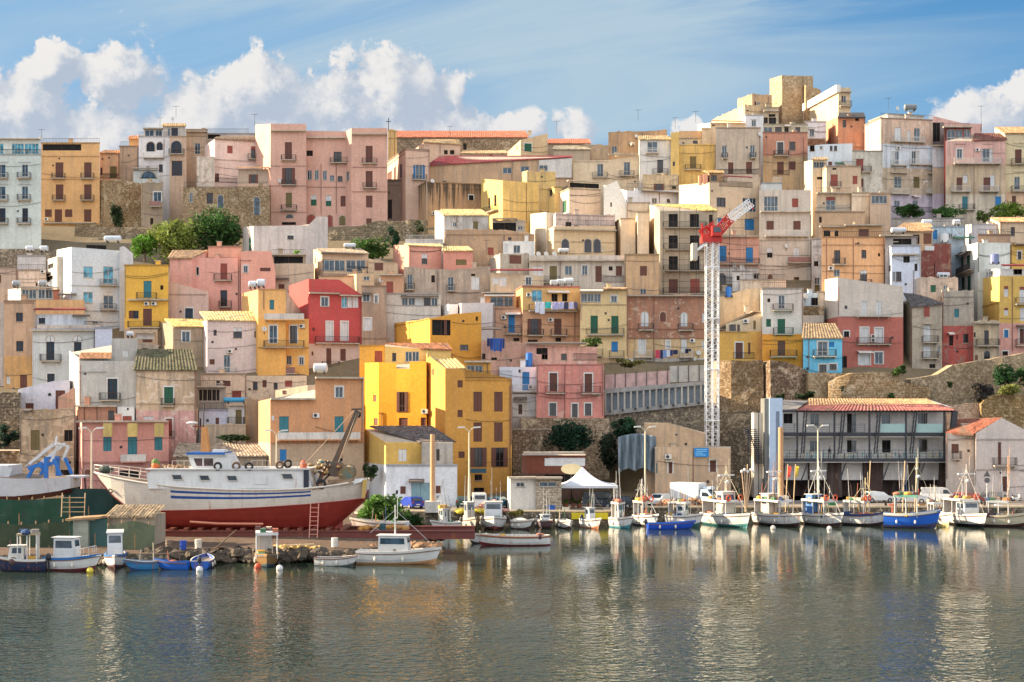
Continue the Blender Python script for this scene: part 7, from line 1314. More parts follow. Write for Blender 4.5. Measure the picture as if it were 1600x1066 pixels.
    # stern: bulwark, gallows and derrick
    b = MB(); gb = rusty((130,104,76),.5); b.poly([(X_(487),Yn+.12,Zp(766)),(X_(550),Yn+.7,Zp(757)),(X_(550),Yn+.9,Zp(749)),(X_(516),Yn+.6,Zp(756)),(X_(489),Yn+.2,Zp(757))], gb); b.poly([(X_(553),Yn+.75,Zp(757)),(X_(566),Yn+1.1,Zp(754)),(X_(570),Yn+1.4,Zp(748)),(X_(555),Yn+.9,Zp(749))], wt2); b.poly([(X_(566),Yn+1.12,Zp(780)),(X_(571),Yn+1.5,Zp(780)),(X_(575),Yn+1.6,Zp(750)),(X_(568),Yn+1.1,Zp(751))], rusty((206,170,90),.2)); b.beam((X_(512),Yn+.5,Zp(753)),(X_(575),Yc-1.2,Zp(749.5)),.3, gb); b.build('stern_bulwark', root)
    b = MB(); rs = rusty((90,74,60),.5); b.beam((X_(508),Yc,Zp(745)),(X_(556),Yc,Zp(642)), .5, rs, h=.55); b.beam((X_(490),Yc-1.2,Zp(762)),(X_(508),Yc-.3,Zp(722)),.3,rs); b.beam((X_(496),Yc-1,Zp(758)),(X_(522),Yc-.3,Zp(730)),.2,rs); b.beam((X_(545),Yc,Zp(640)),(X_(562),Yc,Zp(639.5)),.2,rs); b.ball((X_(557.5),Yc,Zp(648)),.25,.25,.35,IRON)
    for p, q in (((550,642),(472,725)),((556,642),(524,724)),((560,642),(528,718)),((549,641),(415,648))):
        if q[0] != 415: b.tube((X_(p[0]),Yc-.2,Zp(p[1])),(X_(q[0]),Yc-.6,Zp(q[1])),.035,plain((176,150,120),.8,.2),n=5)
    b.build('derrick', root)
    b = MB(); b.tube((X_(520),Yc-1.2,Zp(735)),(X_(520),Yc+1.2,Zp(735)),.75,rs,n=14); b.tube((X_(538),Yc-1.6,Zp(743)),(X_(538),Yc+1.2,Zp(740)),.8,stucco((130,110,80),1,.6,(70,120,120)),n=14); b.tube((X_(530),Yc-1.3,Zp(734)),(X_(546),Yc-1.3,Zp(748)),.3,plain((60,120,124),.7,.3),n=10); b.torus((X_(501),Yn+.3,Zp(757)),(1,0,0),(0,0,1),.4,.14,plain((36,36,40),.8,.2)); b.build('net_winch', root)
    b = MB(); b.tube((X_(518),Yc,Zp(836)),(X_(518),Yc,Zp(806)),.25,rusty((170,70,50),.2)); b.box(X_(519),Yc-.12,Zp(836),X_(530),Yc+.12,Zp(806),rusty((150,60,46),.2)); b.build('rudder', root)
trawler()
def ladder(label, t, xa, y0, xb, y1, Y, wd=.75, col=(206,140,120), tilt=1.2):
    p = at(PX(t,xa),PY(t,y0),Y); q = at(PX(t,xb),PY(t,y1),Y+tilt); r = empty('ladder', p, label, 'ladder'); m = rusty(col,.2); o = Vector((wd/2,0,0)); a = MB(); a.tube(p-o,q-o,.05,m); a.tube(p+o,q+o,.05,m); a.build('rail', r); b = MB(); n = int((q-p).length/.42)
    for i in range(1,n): c = p+(q-p)*i/n; b.tube(c-o,c+o,.035,m)
    b.build('rung', r)
ladder('long thin ladder leaning on the red hull near the stern of the trawler','Y',300,590,318,165,137.0,.8); ladder('wooden ladder standing at the green net fence on the left','U',505,655,512,490,133,2.2,(180,150,110),.5)
# cradle and rails under the trawler
def cradle():
    Yr = 139.5; r = empty('boat_cradle', at(480,845,Yr), 'long rusty red steel cradle under the trawler running out to the water', 'boat cradle'); m = rusty((110,50,40),.4); a = MB(); X_ = lambda px, Y=Yr: (px-800)*Y/F
    for yy, o in ((Yr-1.2,0),(Yr+4.2,0)): a.box(X_(252,yy),yy-.2,.75,X_(742,yy),yy+.2,1.55,m); a.box(X_(252,yy),yy-.35,1.5,X_(742,yy),yy+.35,1.6,m)
    a.build('beam', r); b = MB()
    for i in range(26): px = 262+i*11; b.box(X_(px)-.22,Yr-1.4,1.5,X_(px)+.22,Yr+4.5,1.62+.22*(i%2),rusty((120,66,50),.3))
    b.build('keel_blocks', r)
cradle()
# left trawler with the blue gantry
def left_boat():
    Y0 = 141; root = empty('trawler', at(50,785,Y0), 'older grey white trawler with a blue gantry propped up at the left edge', 'trawler'); root['_w'] = tuple(root.location); X_ = lambda px: (px-800)*Y0/F; Zp = lambda py: HC+(HR-py)*Y0/F
    wt = rusty((196,198,200),.3); rd = rusty((92,46,44),.3); st = [(-70,738,775,790,2.4),(-30,744,776,788,2.8),(20,748,776,786,2.9),(60,748,772,780,2.8),(88,747,768,776,2.4),(104,746,764,774,1.9)]; mb = MB()
    for sg_ in (-1,1):
        for a, b in zip(st, st[1:]):
            for (i,m,f0,f1) in ((0,wt,1,.9),(1,rd,.9,.35)):
                q = [(X_(a[0]),Y0+3+sg_*a[4]*f1,Zp(a[2+i])),(X_(b[0]),Y0+3+sg_*b[4]*f1,Zp(b[2+i])),(X_(b[0]),Y0+3+sg_*b[4]*f0,Zp(b[1+i])),(X_(a[0]),Y0+3+sg_*a[4]*f0,Zp(a[1+i]))]; mb.poly(q if sg_ < 0 else q[::-1], m)
    a = st[-1]; mb.poly([(X_(a[0]),Y0+3-a[4],Zp(a[1])),(X_(a[0]),Y0+3+a[4],Zp(a[1])),(X_(a[0]),Y0+3+a[4]*.9,Zp(a[2])),(X_(a[0]),Y0+3-a[4]*.9,Zp(a[2]))], wt)
    mb.poly([(X_(p[0]),Y0+3-p[4],Zp(p[1])-.02) for p in st]+[(X_(p[0]),Y0+3+p[4],Zp(p[1])-.02) for p in st[::-1]], plain((130,110,90),.8)); mb.build('hull', root)
    c = MB(); c.poly([(X_(-60),Y0+.6,Zp(748)),(X_(3),Y0+.6,Zp(766)),(X_(16),Y0+.6,Zp(732)),(X_(-50),Y0+.6,Zp(720))], wt); c.box(X_(-90),Y0+.8,Zp(750),X_(8),Y0+5,Zp(728),wt); c.build('deck_house', root)
    bl = rusty((34,110,190),.15); w2 = rusty((206,206,204),.2); g = MB()
    for yo in (0,3.6):
        g.beam((X_(37),Y0+.8+yo,Zp(752)),(X_(48),Y0+.8+yo,Zp(732)),.3,bl); g.beam((X_(68),Y0+.8+yo,Zp(750)),(X_(68),Y0+.8+yo,Zp(716)),.36,bl); g.beam((X_(91),Y0+.8+yo,Zp(744)),(X_(80),Y0+.8+yo,Zp(718)),.3,bl); g.beam((X_(40),Y0+.8+yo,Zp(733)),(X_(62),Y0+.8+yo,Zp(725)),.4,bl); g.beam((X_(42),Y0+.8+yo,Zp(725)),(X_(80),Y0+.8+yo,Zp(695)),.28,w2); g.beam((X_(76),Y0+.8+yo,Zp(722)),(X_(86),Y0+.8+yo,Zp(698)),.24,w2)
    g.beam((X_(68),Y0+.8,Zp(717)),(X_(68),Y0+4.4,Zp(717)),.3,bl); g.beam((X_(78),Y0+.8,Zp(697)),(X_(78),Y0+4.4,Zp(697)),.25,w2); g.beam((X_(76),Y0+2,Zp(697)),(X_(79),Y0+2,Zp(682)),.18,w2); g.beam((X_(78),Y0+2,Zp(692)),(X_(97),Y0+2,Zp(699)),.15,w2)
    for p in ((77,690),(79,694)): g.beam((X_(p[0]),Y0+1.5,Zp(p[1])),(X_(25),Y0+1.5,Zp(735)),.04,w2)
    g.build('gantry', root); p = MB(); p.box(X_(93),Y0+2,Zp(748),X_(122),Y0+4,Zp(745),wt); p.beam((X_(118),Y0+3,Zp(746)),(X_(120),Y0+3,Zp(770)),.15,rd); p.build('stern_platform', root)
    s = MB()
    for px in (0,40,80): s.tube((X_(px),Y0+1,1.1),(X_(px),Y0+1.4,Zp(780)),.15,plain((120,90,66),.8,.3))
    s.build('prop', root)
left_boat()
# slipway clutter: net fences, huts, tarpaulin, rocks, planks
def netfence(label, px0, px1, yt, yb, Y, rgb, sag=.0, post=True, Y1=None):
    Y1 = Y1 or Y; A_ = at(px0,yt,Y); B_ = at(px1,yt,Y1); r = empty('net_fence', (A_.x,Y,zat(yb,Y)), label, 'fence'); m = plain(rgb,.9,.5); mb = MB(); n = max(6,int((B_-A_).length/.6)); rows = 4; P = {}
    for i in range(n+1):
        f = i/n; t_ = zat(yt,Y+(Y1-Y)*f)+sag*math.sin(f*6+px0)*.3; b_ = zat(yb,Y+(Y1-Y)*f)
        for k in range(rows+1): p = A_+(B_-A_)*f; P[i,k] = Vector((p.x, p.y+.10*math.sin(i*1.3+k)+.05*math.sin(i*3.1), t_+(b_-t_)*k/rows))
    for i in range(n):
        for k in range(rows): mb.poly([P[i,k+1],P[i+1,k+1],P[i+1,k],P[i,k]], m)
    mb.build('net', r, smooth=True); q = MB()
    for i in range(0,n+1,max(2,n//5)): v = P[i,0]; q.tube((v.x,v.y+.2,zat(yb,Y)-.2),(v.x,v.y+.2,v.z+.25),.07,plain((150,120,84),.8,.3))
    q.build('post', r)
netfence('dark green net fence below the blue gantry trawler',-10,108,780,832,134,(26,66,48),.3); netfence('dark green net screen under the bow of the trawler',100,205,764,830,143,(22,58,54),.1); netfence('lower olive net fence along the left shore',-10,108,818,868,128,(52,66,44),.4); netfence('grey green torn net hanging before the tiled hut',168,242,818,866,126,(96,104,78),.8); netfence('blue green sheet behind the small boats on the left',108,168,812,862,129,(60,96,92),.3)
def hut():
    Y = 130; a = at(168,866,Y); b = at(242,806,Y); r = empty('hut', (a.x,Y,1), 'small plastered hut with ragged tiled roof on the slipway', 'hut'); m = stucco((170,156,134),.8,.5); mb = MB(); mb.box(a.x,Y,.8,b.x,Y+4,b.z,m); mb.build('wall', r); t_ = MB(); tm = tiles((176,152,120)); n = 30
    for k in range(n): x0 = a.x-.2+(b.x-a.x+.4)*k/n; x1 = a.x-.2+(b.x-a.x+.4)*(k+1)/n; h0 = .1*(k%2); h1 = .1*((k+1)%2); j = .15*math.sin(k*2.3); t_.poly([(x0,Y-.4+j,b.z-.05+h0),(x1,Y-.4+j,b.z-.05+h1),(x1,Y+3.5,b.z+.75+h1),(x0,Y+3.5,b.z+.75+h0)], tm); t_.poly([(x0,Y-.4+j,b.z-.2+h0),(x1,Y-.4+j,b.z-.2+h1),(x1,Y-.4+j,b.z-.05+h1),(x0,Y-.4+j,b.z-.05+h0)], tm)
    t_.build('roof', r)
    a = at(104,860,128.5); b = at(158,812,128.5); r = empty('shelter', (a.x,128.5,1), 'low board shelter with reed roof among the nets', 'shelter'); mb = MB(); mb.box(a.x+.6,128.5,.8,a.x+2,130.5,b.z,plain((150,156,140),.8,.4)); mb.build('wall', r); t_ = MB(); t_.obox(((a.x+b.x)/2,129.5,b.z+.1),((b.x-a.x)/2,0,.1),(0,1.4,0),(0,0,.1),stucco((176,140,96),1,.7)); t_.build('roof', r)
hut()
def tarp():
    r = empty('tarpaulin', at(985,735,183), 'hanging grey blue tarpaulin left of the beige harbour store', 'tarpaulin'); m = plain((120,134,142),.6,.4); mb = MB(); P = {}
    for i in range(19):
        for k in range(7):
            f = i/18; x = PX('Q',705+290*f); y = PY('Q',(595-25*math.sin(f*3.1))+ (285-30*abs(math.sin(f*7)))*k/6); P[i,k] = at(x,y,182.2)+Vector((0,-.5*math.sin(i*1.7+k*.3)-.25*k*.3,0))
    for i in range(18):
        for k in range(6): mb.poly([P[i,k+1],P[i+1,k+1],P[i+1,k],P[i,k]], m)
    o = mb.build('sheet', r)
tarp()
def rocks(label, px0, px1, Y, n, z, rgb=(84,72,58), seed=1, name='rocks', spread=1.2, sz=.5):
    rn = random.Random(seed); mb = MB(); m = plain(rgb,.95,.8)
    for i in range(n):
        px = rn.uniform(px0,px1); yy = Y+rn.uniform(-spread,spread); s = rn.uniform(.4,1.2)*sz; x = (px-800)*yy/F; B = len(mb.v); mb.ball((x,yy,z+rn.uniform(-.3,.35)), s*rn.uniform(.8,1.5), s, s*rn.uniform(.5,.9), m, 8, 5)
        for k in range(B,len(mb.v)): v = mb.v[k]; mb.v[k] = (v[0]+rn.uniform(-.14,.14)*s*2, v[1]+rn.uniform(-.14,.14)*s*2, v[2]+rn.uniform(-.12,.12)*s*2)
    o = mb.build(name, off=((px0+px1)/2*0, 0, 0)); tag(o, label, 'rocks', kind='stuff')
rocks('',215,560,124.6,230,.45,seed=2,sz=.6); rocks('',560,690,133,70,.35,(160,120,84),3,'rubble',1.5,.5); rocks('',-20,215,122,90,.3,(110,96,80),4,'shore_stones',.8,.4)
rocks('',600,690,141,40,.5,(130,90,70),5,'shore_rubble',2,.45)
def single(label, cat, name, fn, loc):
    r = empty(name, loc, label, cat); r['_w'] = (0,0,0); m = MB(); fn(m); m.build('body' if name not in ('plank','crate') else 'board', r); return r
rn = random.Random(11); pl_l = ['long dark plank leaning on the rocks left of the canopy boat','short pale plank lying on the shore rocks','weathered beam lying before the cradle','grey board across the rubble near the dinghy']
for i, (px, py, dx, dy, dz) in enumerate(((350,872,2.2,.4,2.0),(470,852,2.4,.2,.1),(330,858,2.6,.3,.2),(430,862,1.8,-.2,.1))):
    p = at(px,py,125.5); single(pl_l[i],'plank','plank',lambda m: m.beam((-dx/2,-dy/2,0),(dx/2,dy/2,dz),.28,plain((110,90,70) if i%2==0 else (196,170,130),.9,.4),h=.1),(p.x,125.3,max(.75,p.z)))
for i, (px, py, c, lb) in enumerate(((286,852,(30,70,160),'blue plastic drum among the rocks under the bow'),(264,846,(120,100,84),'brown barrel in the shade under the red hull'),(310,868,(206,196,176),'pale tub on the shore rocks'),(598,780,(40,80,90),'dark wheeled bin beside the fig bush'),(523,848,(206,200,190),'white bucket at the foot of the keel'))):
    Yy = 126+ (14 if i==3 else i*.7); x = (px-800)*Yy/F; single(lb,'barrel','barrel',lambda m: (m.tube((0,0,0),(0,0,.85),.3,plain(c,.5,.3),.32,n=14), m.torus((0,0,.5),(1,0,0),(0,1,0),.32,.03,plain(c,.5,.3))),(x,Yy,.9 if i != 3 else 1.3))
for i, (px, wl, c, lb) in enumerate(((140.5,893,(214,190,60),'yellow buoy floating before the blue door boat'),(403,886,(206,80,50),'orange buoy at the bow of the canopy boat'),(437,889,(210,206,200),'white buoy right of the canopy boat'),(312,891,(206,206,206),'tiny white buoy before the blue dinghy'),(1296,827,(206,200,190),'white buoy between two fishing boats'),(1208,826,(200,190,176),'pale buoy under the second fishing boat'))):
    Yy = HC*F/(wl-HR)-.6; x = (px-800)*Yy/F; single(lb,'buoy','buoy',lambda m: (m.ball((0,0,.12),.3,.3,.3,plain(c,.5,.2),12,8), m.tube((0,0,.3),(0,0,.55),.05,IRON)),(x,Yy,0))
# nets and yellow kerbs on the quay
for i, (px0, px1, rgb, lb) in enumerate(((808,950,(206,180,40),''),(718,800,(196,180,60),''))):
    pass
def heap(label, px, Y, w_, h_, rgb, z=1.7):
    x = (px-800)*Y/F; r = empty('net_heap', (x,Y,z), label, 'fishing net'); rn = random.Random(int(px)); mb = MB(); m = stucco(rgb,1,.6)
    for k in range(int(14*w_)): q = rn.uniform(-1,1); mb.ball((x+q*w_,Y+rn.uniform(-.6,.6),z+rn.uniform(0,h_)*(1-q*q)), rn.uniform(.2,.45), .35, rn.uniform(.15,.3), m, 8, 5)
    mb.build('netting', r)
heap('pink and grey fishing net heap on the quay left of the kiosk',768,162.5,1.9,1.4,(206,150,136)); heap('yellow rope and net pile along the quay below the van',738,162,2.2,.3,(206,190,70)); heap('brown net heap on the quay before the truck',1085,172.2,2.4,.9,(170,130,96)); heap('orange net heap near the tall double headed lamp',1045,172.2,1.6,.7,(206,140,90)); heap('ochre net pile on the cradle beam end',600,141.5,2.4,.3,(196,140,70),1.5); heap('tan net pile on the shore near the clinker dinghy',462,126.5,2.6,.35,(196,160,96),.9)
k_ = MB(); k_.box((893-800)*163.2/F,163.1,.75,(950-800)*163.2/F,163.28,1.5, plain((206,186,30),.7,.2)); tag(k_.build('painted_kerb', off=((893-800)*163.2/F,163.2,.8)), 'yellow painted strip of quay face below the white tent', 'kerb')
def sign_tri():
    p = at(PX('e',1050),PY('e',310),177); r = empty('road_sign', (p.x,176,1.6), 'grey backed triangular road sign before the white gabled house', 'road sign'); a = MB(); a.tube((p.x,176,1.6),(p.x,176,p.z+.4),.05,FR_WH); a.build('post', r); m = plain((96,92,92),.6,.2); a = MB(); a.poly([(p.x-.45,175.93,p.z-.3),(p.x+.45,175.93,p.z-.3),(p.x,175.93,p.z+.5)], m); a.poly([(p.x-.45,175.97,p.z-.3),(p.x,175.97,p.z+.5),(p.x+.45,175.97,p.z-.3)], m); a.build('triangle', r); a = MB(); a.tube((p.x,175.97,p.z-.75),(p.x,175.93,p.z-.75),.36,m,n=16); a.build('disc', r)
sign_tri()
# washing lines, tanks, dishes, aerials
def laundry(label, t, x0, x1, y, drops, Y):
    A_, B_ = at(PX(t,x0),PY(t,y),Y), at(PX(t,x1),PY(t,y),Y); r = empty('washing', A_, label, 'laundry'); l = MB(); l.beam(A_, B_, .03, IRON); l.build('line', r); n = len(drops); x = 0
    for i, (w_, h_, rgb) in enumerate(drops):
        f0 = x; f1 = x+w_; x = f1+.01; m = plain(rgb,.9,.15); mb = MB(); a = A_+(B_-A_)*f0; b = A_+(B_-A_)*f1; K = 4
        for k in range(K):
            for j in range(3):
                g = lambda kk, jj: a+(b-a)*kk/K+Vector((0,-.08-.07*math.sin(kk*2.1+i+jj),-h_*jj/3))
                mb.poly([g(k,j+1),g(k+1,j+1),g(k+1,j),g(k,j)], m)
        mb.build('cloth', r)
laundry('white sheets and a teal cloth hanging from the yellowish balcony house','J',175,490,495,[(.10,1.7,(206,210,222)),(.12,1.9,(206,210,222)),(.14,1.0,(60,180,176)),(.04,1.2,(206,206,220)),(.12,1.2,(170,168,206)),(.12,1.1,(176,176,210)),(.1,1.2,(60,66,90)),(.12,1.1,(190,188,214)),(.08,1.0,(80,86,120))],221.2)
laundry('blue jeans and dark cloths on the line beside the yellow tower','I',780,915,770,[(.16,1.2,(30,44,90)),(.16,1.7,(24,60,130)),(.16,1.9,(36,84,160)),(.16,1.8,(34,90,160)),(.16,1.9,(28,70,150)),(.14,1.5,(40,70,120))],203.5)
laundry('red, pink and navy washing under the crumbling brown palace','J',1085,1260,858,[(.2,1.3,(190,70,90)),(.12,1.4,(40,50,90)),(.14,1.2,(120,150,200)),(.14,1.1,(196,206,214)),(.12,.9,(50,60,110)),(.2,.7,(40,44,80))],220.8)
laundry('small navy cloths on the line below the right arched window','J',1310,1375,850,[(.4,.7,(30,34,60)),(.3,.4,(40,50,90))],220.8)
def tank(label, t, x, y, Y, L=1.3, rr=.55, rgb=(196,200,204), vert=False, group='water tanks on the roofs'):
    p = at(PX(t,x),PY(t,y),Y); r = empty('water_tank', (p.x,Y,p.z), label, 'water tank', group); m = rusty(rgb,.12,.4); mb = MB()
    if vert: mb.tube((p.x,Y,p.z),(p.x,Y,p.z+L),rr,m,n=14); mb.ball((p.x,Y,p.z+L),rr,rr,.18,m,14,6)
    else: mb.tube((p.x-L/2,Y,p.z+rr+.2),(p.x+L/2,Y,p.z+rr+.2),rr,m,n=14); mb.ball((p.x+L/2,Y,p.z+rr+.2),.18,rr,rr,m,12,8); mb.ball((p.x-L/2,Y,p.z+rr+.2),.18,rr,rr,m,12,8)
    mb.build('drum', r); s = MB()
    for k in (-.35,.35): s.box(p.x+k*L-.06,Y-rr,p.z-.05,p.x+k*L+.06,Y+rr,p.z+.3,IRON)
    s.build('stand', r)
tank('left of the two round water drums on the yellow orange house roof','H',460,395,221,1.0,.55); tank('right and larger water drum on the yellow orange house roof','H',525,388,221,1.1,.62)
tank('white horizontal tank at the corner of the brown harbour house roof','N',1070,120,181.5,1.5,.62,(206,206,204)); tank('white tank on the long white tank row, leftmost','I',1295,375,226,1.3,.42,(206,206,204)); tank('white tank second in the row over the red roof edge','I',1345,372,226,1.3,.46,(206,206,204)); tank('white tank third, largest in the row over the red roof edge','I',1400,372,226,1.3,.55,(206,206,204))
tank('blue tank on the ledge over the blue balcony door','O',1390,500,202,1.9,.5,(24,104,180),True) ; tank('grey drum on the far left cream veranda roof','G',125,385,231.5,1.0,.5,(150,156,160)); tank('second grey drum on the cream veranda roof beside the dish','G',325,385,231.5,1.1,.5,(150,156,160)); tank('pale drum at the left on the stone roof terrace','G',228,118,246,1.1,.5); tank('pale drum right of it on the stone roof terrace','G',335,118,246,1.1,.5)
tank('tank on the tall white house roof before the stone wall','G',855,45,236,2.6,.5,(190,200,206)); tank('blue grey tank on the brown brick parapet block','L',1328,352,226,1.5,.7,(110,120,160),True); tank('pale tank on the blue white tower canopy','L',600,125,231,2.2,.45); tank('white drum left of the right hand garden wall','L',815,72,250,1.5,.6); tank('grey drum right of the garden wall middle','L',1040,65,250,1.0,.5)
tank('steel tank pair block on the peeling facade roof','F',690,115,278,2.2,.6,(120,126,130)); tank('flat steel tank on the glass veranda house roof','H',1195,92,243,1.8,.4); tank('pale tank in the hollow right of the shack roof','L',945,190,241,1.4,.8,(196,200,204),True); tank('cream fountain shaped tank under the single blue door block','D',430,230,297,.5,.5,(206,190,160),True); tank('small white tank above the garage of the yellow house','G',985,765,217,.9,.4); tank('pale tank on the flaking pinkish wall','L',940,460,230,1.8,.4)
tank('dark blue water tub on the dark terrace beside the crane','K',500,835,233,1.6,.5,(30,110,190),True); tank('pale blue tub on the thin white balcony house','N',432,345,193,3.2,.35,(60,150,190)); tank('round wall tank at the ledge of the arched house terrace','C',1360,1050,246,1.6,.4,(206,204,200))
def aerial(label, px, py, Y, h=2.6, root=None):
    p = at(px,py,Y); r = empty('tv_aerial', (p.x,Y,p.z-.3), label, 'aerial', 'television aerials on the roofs'); m = MB(); m.tube((p.x,Y,p.z-.3),(p.x,Y,p.z+h),.035,IRON,n=5); m.build('mast', r); m = MB(); m.beam((p.x-.7,Y,p.z+h-.1),(p.x+.7,Y,p.z+h-.05),.04,IRON)
    for k in range(6): m.beam((p.x-.65+k*.25,Y-.3,p.z+h-.08),(p.x-.65+k*.25,Y+.3,p.z+h-.08),.025,IRON)
    m.build('antenna', r)
AE = [(65,218,296,'at the corner of the far left veranda roof'),(250,200,292,'on the white arched house pergola'),(275,182,292,'behind the square roof room'),(398,195,285,'left of the palazzo tower'),(703,213,304,'over the small pink cream house'),(997,187,304,'above the brown single door block'),(1087,190,292,'near the long brown parapet block'),(1055,200,290,'over the cream roof storey'),(1388,170,280,'on the peeling facade roof'),(1533,193,282,'tall at the end of the pink gabled wall'),(560,395,242,'behind the veranda house tank'),(627,370,250,'beside the alley wall'),(1456,345,250,'above the pale blue terrace house'),(1283,525,222,'at the slot beside the red white house'),(648,520,224,'on the golden yellow upper house'),(1330,330,262,'by the cream white railing house'),(371,378,256,'left of the white windowed wall'),(285,405,250,'before the olive tree'),(640,525,214,'over the yellow terrace wall'),(1010,480,225,'on the crumbling palace edge'),(870,205,302,'on the lower church wing'),(1545,345,250,'at the right hand garden shrubs'),(760,395,240,'above the grey streaked wall'),(920,395,243,'below the arched cream house'),(1160,430,236,'beside the white block parapet')]
for px, py, Yy, lb in AE: aerial('thin television aerial '+lb, px, py, Yy, 2.2 if px not in (1533,) else 3.6)
cr = MB(); p = at(607,205,300); cr.beam((p.x,300,p.z),(p.x,300,zat(184,300)),.14,IRON); cr.beam((p.x-.55,300,zat(190,300)),(p.x+.55,300,zat(190,300)),.12,IRON); tag(cr.build('iron_cross', off=(p.x,300,p.z)), 'black iron cross on the corner tower against the sky', 'cross')
for i, (px, py, Yy, lb) in enumerate(((270,186,293,'large brown dish'),(841,397,240,'left dish of three'),(853,397,240,'middle dish of three'),(866,397,240,'right dish of three'),(1402,170,279,'dark tilted dish'),(63,216,296,'blue grey dish'),(148,300,284,'white dish'),(595,438,232,'grey dish'),(1087,562,222,'white round dish'))):
    p = at(px,py,Yy); r = empty('satellite_dish', (p.x,Yy,p.z-1), lb+[' on the square roof room',' on the pale blue banded parapet',' on the pale blue banded parapet',' on the pale blue banded parapet',' on the peeling facade roof',' at the far left veranda corner',' on a pole right of the orange apartment house',' near the sunlit cream stub house',' on the palace wall below the brown balcony'][i], 'satellite dish','satellite dishes'); r['_w'] = tuple(r.location); dish(p, r)
# quay clutter: crates, bollards, tyres, flag poles
rn = random.Random(21); QC = [('blue plastic',(30,80,160)),('white foam',(210,208,200)),('grey plastic',(120,120,116)),('green plastic',(40,110,70)),('red plastic',(170,50,40)),('wooden',(160,124,84))]
NEARBY = ['by the kiosk','near the tent pole','beside the yellow kerb','behind the tall wheelhouse boat','by the pink net heap','near the refrigerated truck','behind the teal bottomed boat','by the lift shaft','behind the blue roofed boat','in front of the restaurant piers','behind the blue and white boat','near the white van','by the ladder arch boat','before the gabled house']
PXS = [862,884,948,972,1000,1060,1110,1190,1262,1300,1395,1440,1500,1560]
for i, px in enumerate(PXS):
    yy = 164.6 if px < 955 else 171.9; x = (px-800)*yy/F; nm, c = QC[i % 6]
    r = empty('fish_crate', (x,yy,1.6), nm+' fish crate standing on the quay '+NEARBY[i], 'crate'); r['_w'] = (0,0,0); m = plain(c,.7,.3); a = MB(); h = rn.uniform(.3,.45)*(2 if i%3==0 else 1)
    for (x0,y0,x1,y1) in ((-.4,-.3,.4,-.26),(-.4,.26,.4,.3),(-.4,-.26,-.36,.26),(.36,-.26,.4,.26)): a.box(x0,y0,0,x1,y1,h,m)
    a.box(-.36,-.26,.02,.36,.26,.08,m); a.box(-.42,-.32,h,.42,-.26,h+.04,m); a.box(-.42,.26,h,.42,.32,h+.04,m); a.build('box', r); f = MB(); f.ball((0,0,h*.8),.33,.24,.14,stucco((150,130,110),1,.6),8,5); f.build('net', r)
for i, (px, c, lb) in enumerate(((1231,(206,50,36),'red flag bundle on a pole beside the round column'),(1243,(206,180,40),'yellow flag on a pole right of the red flag'),(1168,(206,190,170),'bundle of white tipped poles on the teal bottomed boat'),(1360,(196,150,80),'bamboo marker pole on the orange ringed boat'),(1414,(206,140,60),'orange marker pole on the blue fishing boat'),(1433,(170,90,50),'brown marker pole behind the blue fishing boat'))):
    yy = 168.5; x = (px-800)*yy/F; z1 = zat(733 if i < 3 else 728, yy); r = empty('flag_pole', (x,yy,1.2), lb, 'flag pole'); a = MB(); a.tube((x-.3,yy,1.2),(x,yy,z1+.6),.06,plain((196,170,130),.7,.2),n=6)
    if i == 2:
        for k in range(5): a.tube((x-.2,yy,1.2),(x-.7+k*.35,yy,z1-.3+.2*(k%2)),.06,plain((190,160,130),.7,.2),n=6); a.ball((x-.7+k*.35,yy,z1-.3+.2*(k%2)),.18,.18,.22,plain((210,206,200),.6,.1),8,5)
    a.build('pole', r); f = MB()
    for k in range(4): z = z1+.4-k*.35; f.poly([(x,yy-.02,z),(x,yy-.02,z-.4),(x+.35*math.cos(k),yy-.25,z-.55),(x+.38,yy-.2,z-.1)],plain(c,.8,.2))
    if i < 2: f.build('flag', r)
for i, px in enumerate((892,925,1000,1090,1180,1256,1318,1384,1478,1538)):
    yy = 163.9 if px < 955 else 171.1; x = (px-800)*yy/F; r = empty('bollard', (x,yy,1.78), '', 'bollard', 'iron bollards along the quay edge'); r['_w']=(0,0,0); r['label'] = 'one of the low rusty iron bollards at intervals along the quay edge'; a = MB(); a.tube((0,0,0),(0,0,.4),.15,rusty((60,50,46),.4),n=10); a.ball((0,0,.45),.22,.22,.12,rusty((60,50,46),.4),10,6); a.build('post', r)
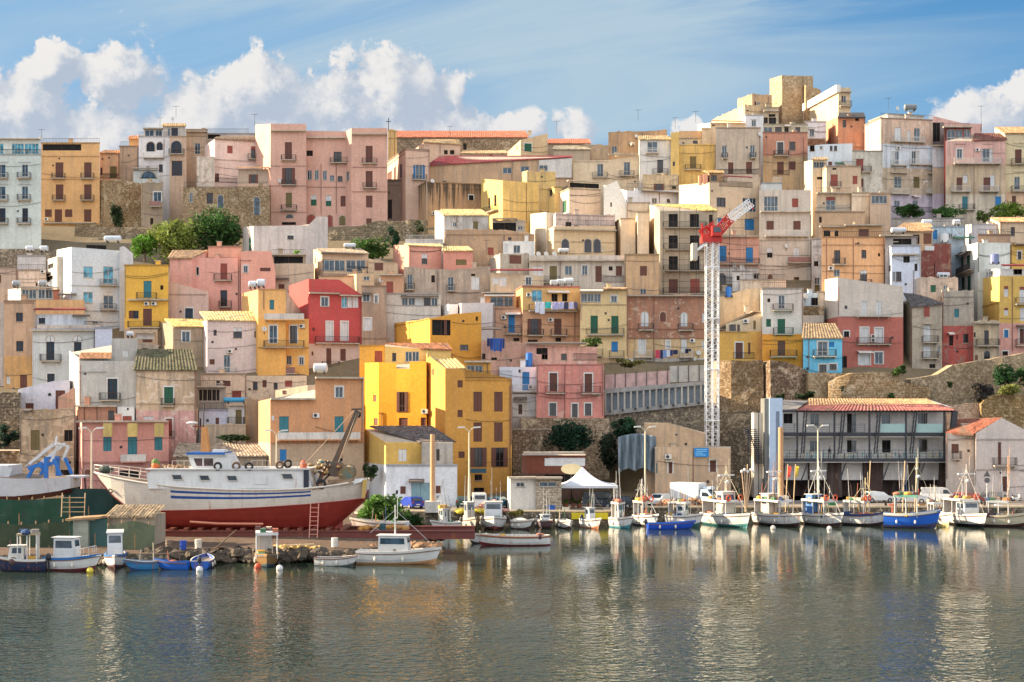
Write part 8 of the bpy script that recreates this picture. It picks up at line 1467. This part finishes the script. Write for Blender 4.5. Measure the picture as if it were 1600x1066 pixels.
def person(label, loc, rot, shirt, trouser, hair=(40,30,26), lean=.08, h=1.72):
    r = empty('person', loc, label, 'person'); r.rotation_euler = (0,0,rot); s = h/1.72
    J = {'pel':(0,0,.95,.13,.10),'bel':(0,-.01-lean*.3,1.12,.13,.10),'che':(0,-lean,1.34,.16,.11),'nec':(0,-lean*1.2,1.49,.055,.055),'hea':(0,-lean*1.5,1.58,.075,.085),'top':(0,-lean*1.6,1.68,.07,.08)}
    for sg_, n in ((-1,'l'),(1,'r')): J.update({'h'+n:(sg_*.09,0,.90,.09,.09),'k'+n:(sg_*.11,-.03,.50,.06,.06),'a'+n:(sg_*.12,.02,.09,.042,.042),'t'+n:(sg_*.13,-.15,.04,.04,.03),'s'+n:(sg_*.18,-lean,1.40,.055,.055),'e'+n:(sg_*.25,-lean+.02,1.13,.042,.042),'w'+n:(sg_*.24,-lean-.16,.93,.03,.03),'f'+n:(sg_*.23,-lean-.22,.87,.025,.03)})
    K = list(J); E = [('pel','bel'),('bel','che'),('che','nec'),('nec','hea'),('hea','top')]
    for n in 'lr': E += [('pel','h'+n),('h'+n,'k'+n),('k'+n,'a'+n),('a'+n,'t'+n),('che','s'+n),('s'+n,'e'+n),('e'+n,'w'+n),('w'+n,'f'+n)]
    me = bpy.data.meshes.new('body'); me.from_pydata([tuple(c*s for c in J[k][:3]) for k in K],[(K.index(a),K.index(b)) for a, b in E],[]); m, q, b = newmat('skin_and_clothes')
    z = q.sep(q.n.new('ShaderNodeTexCoord').outputs['Object'])[2]; k = q.mix(q.ramp(z,.94*s,.96*s), lin(trouser), q.mix(q.ramp(z,1.47*s,1.49*s), lin(shirt), lin((196,140,110)))); q.put(b,'Base Color',k); b.inputs['Roughness'].default_value = .85; me.materials.append(m)
    o = bpy.data.objects.new('body', me); sc.collection.objects.link(o); o.parent = r; md = o.modifiers.new('skin','SKIN'); me.skin_vertices
    for v, kk in zip((me.skin_vertices[0].data if me.skin_vertices else []), K): v.radius = (J[kk][3]*s, J[kk][4]*s)
    if me.skin_vertices: me.skin_vertices[0].data[0].use_root = True
    sd = o.modifiers.new('sub','SUBSURF'); sd.levels = sd.render_levels = 1
    r['_w'] = (0,0,0); hh = MB(); hh.ball((0,-lean*1.6*s+.02,1.71*s),.095*s,.105*s,.07*s,plain(hair,.9,.1),10,6); hh.build('hair', r); return r
person('person in a maroon top and dark trousers on the teal bottomed fishing boat',((1124-800)*166/F,166,1.0),.3,(130,40,60),(44,44,54)); person('person in a dark shirt standing on the restaurant lower terrace',((1140+655/4.2105-800)*189.6/F,189.6,zat(PY('S',496),189.6)),.5,(50,52,60),(60,60,70))
person('person in a white shirt beside the scooter behind the boats',((1372-800)*175/F+2.2,175,1.6),-.4,(200,200,196),(50,70,110))
for o in sc.objects:
    for k in [k for k in o.keys() if k.startswith('_')]: del o[k]
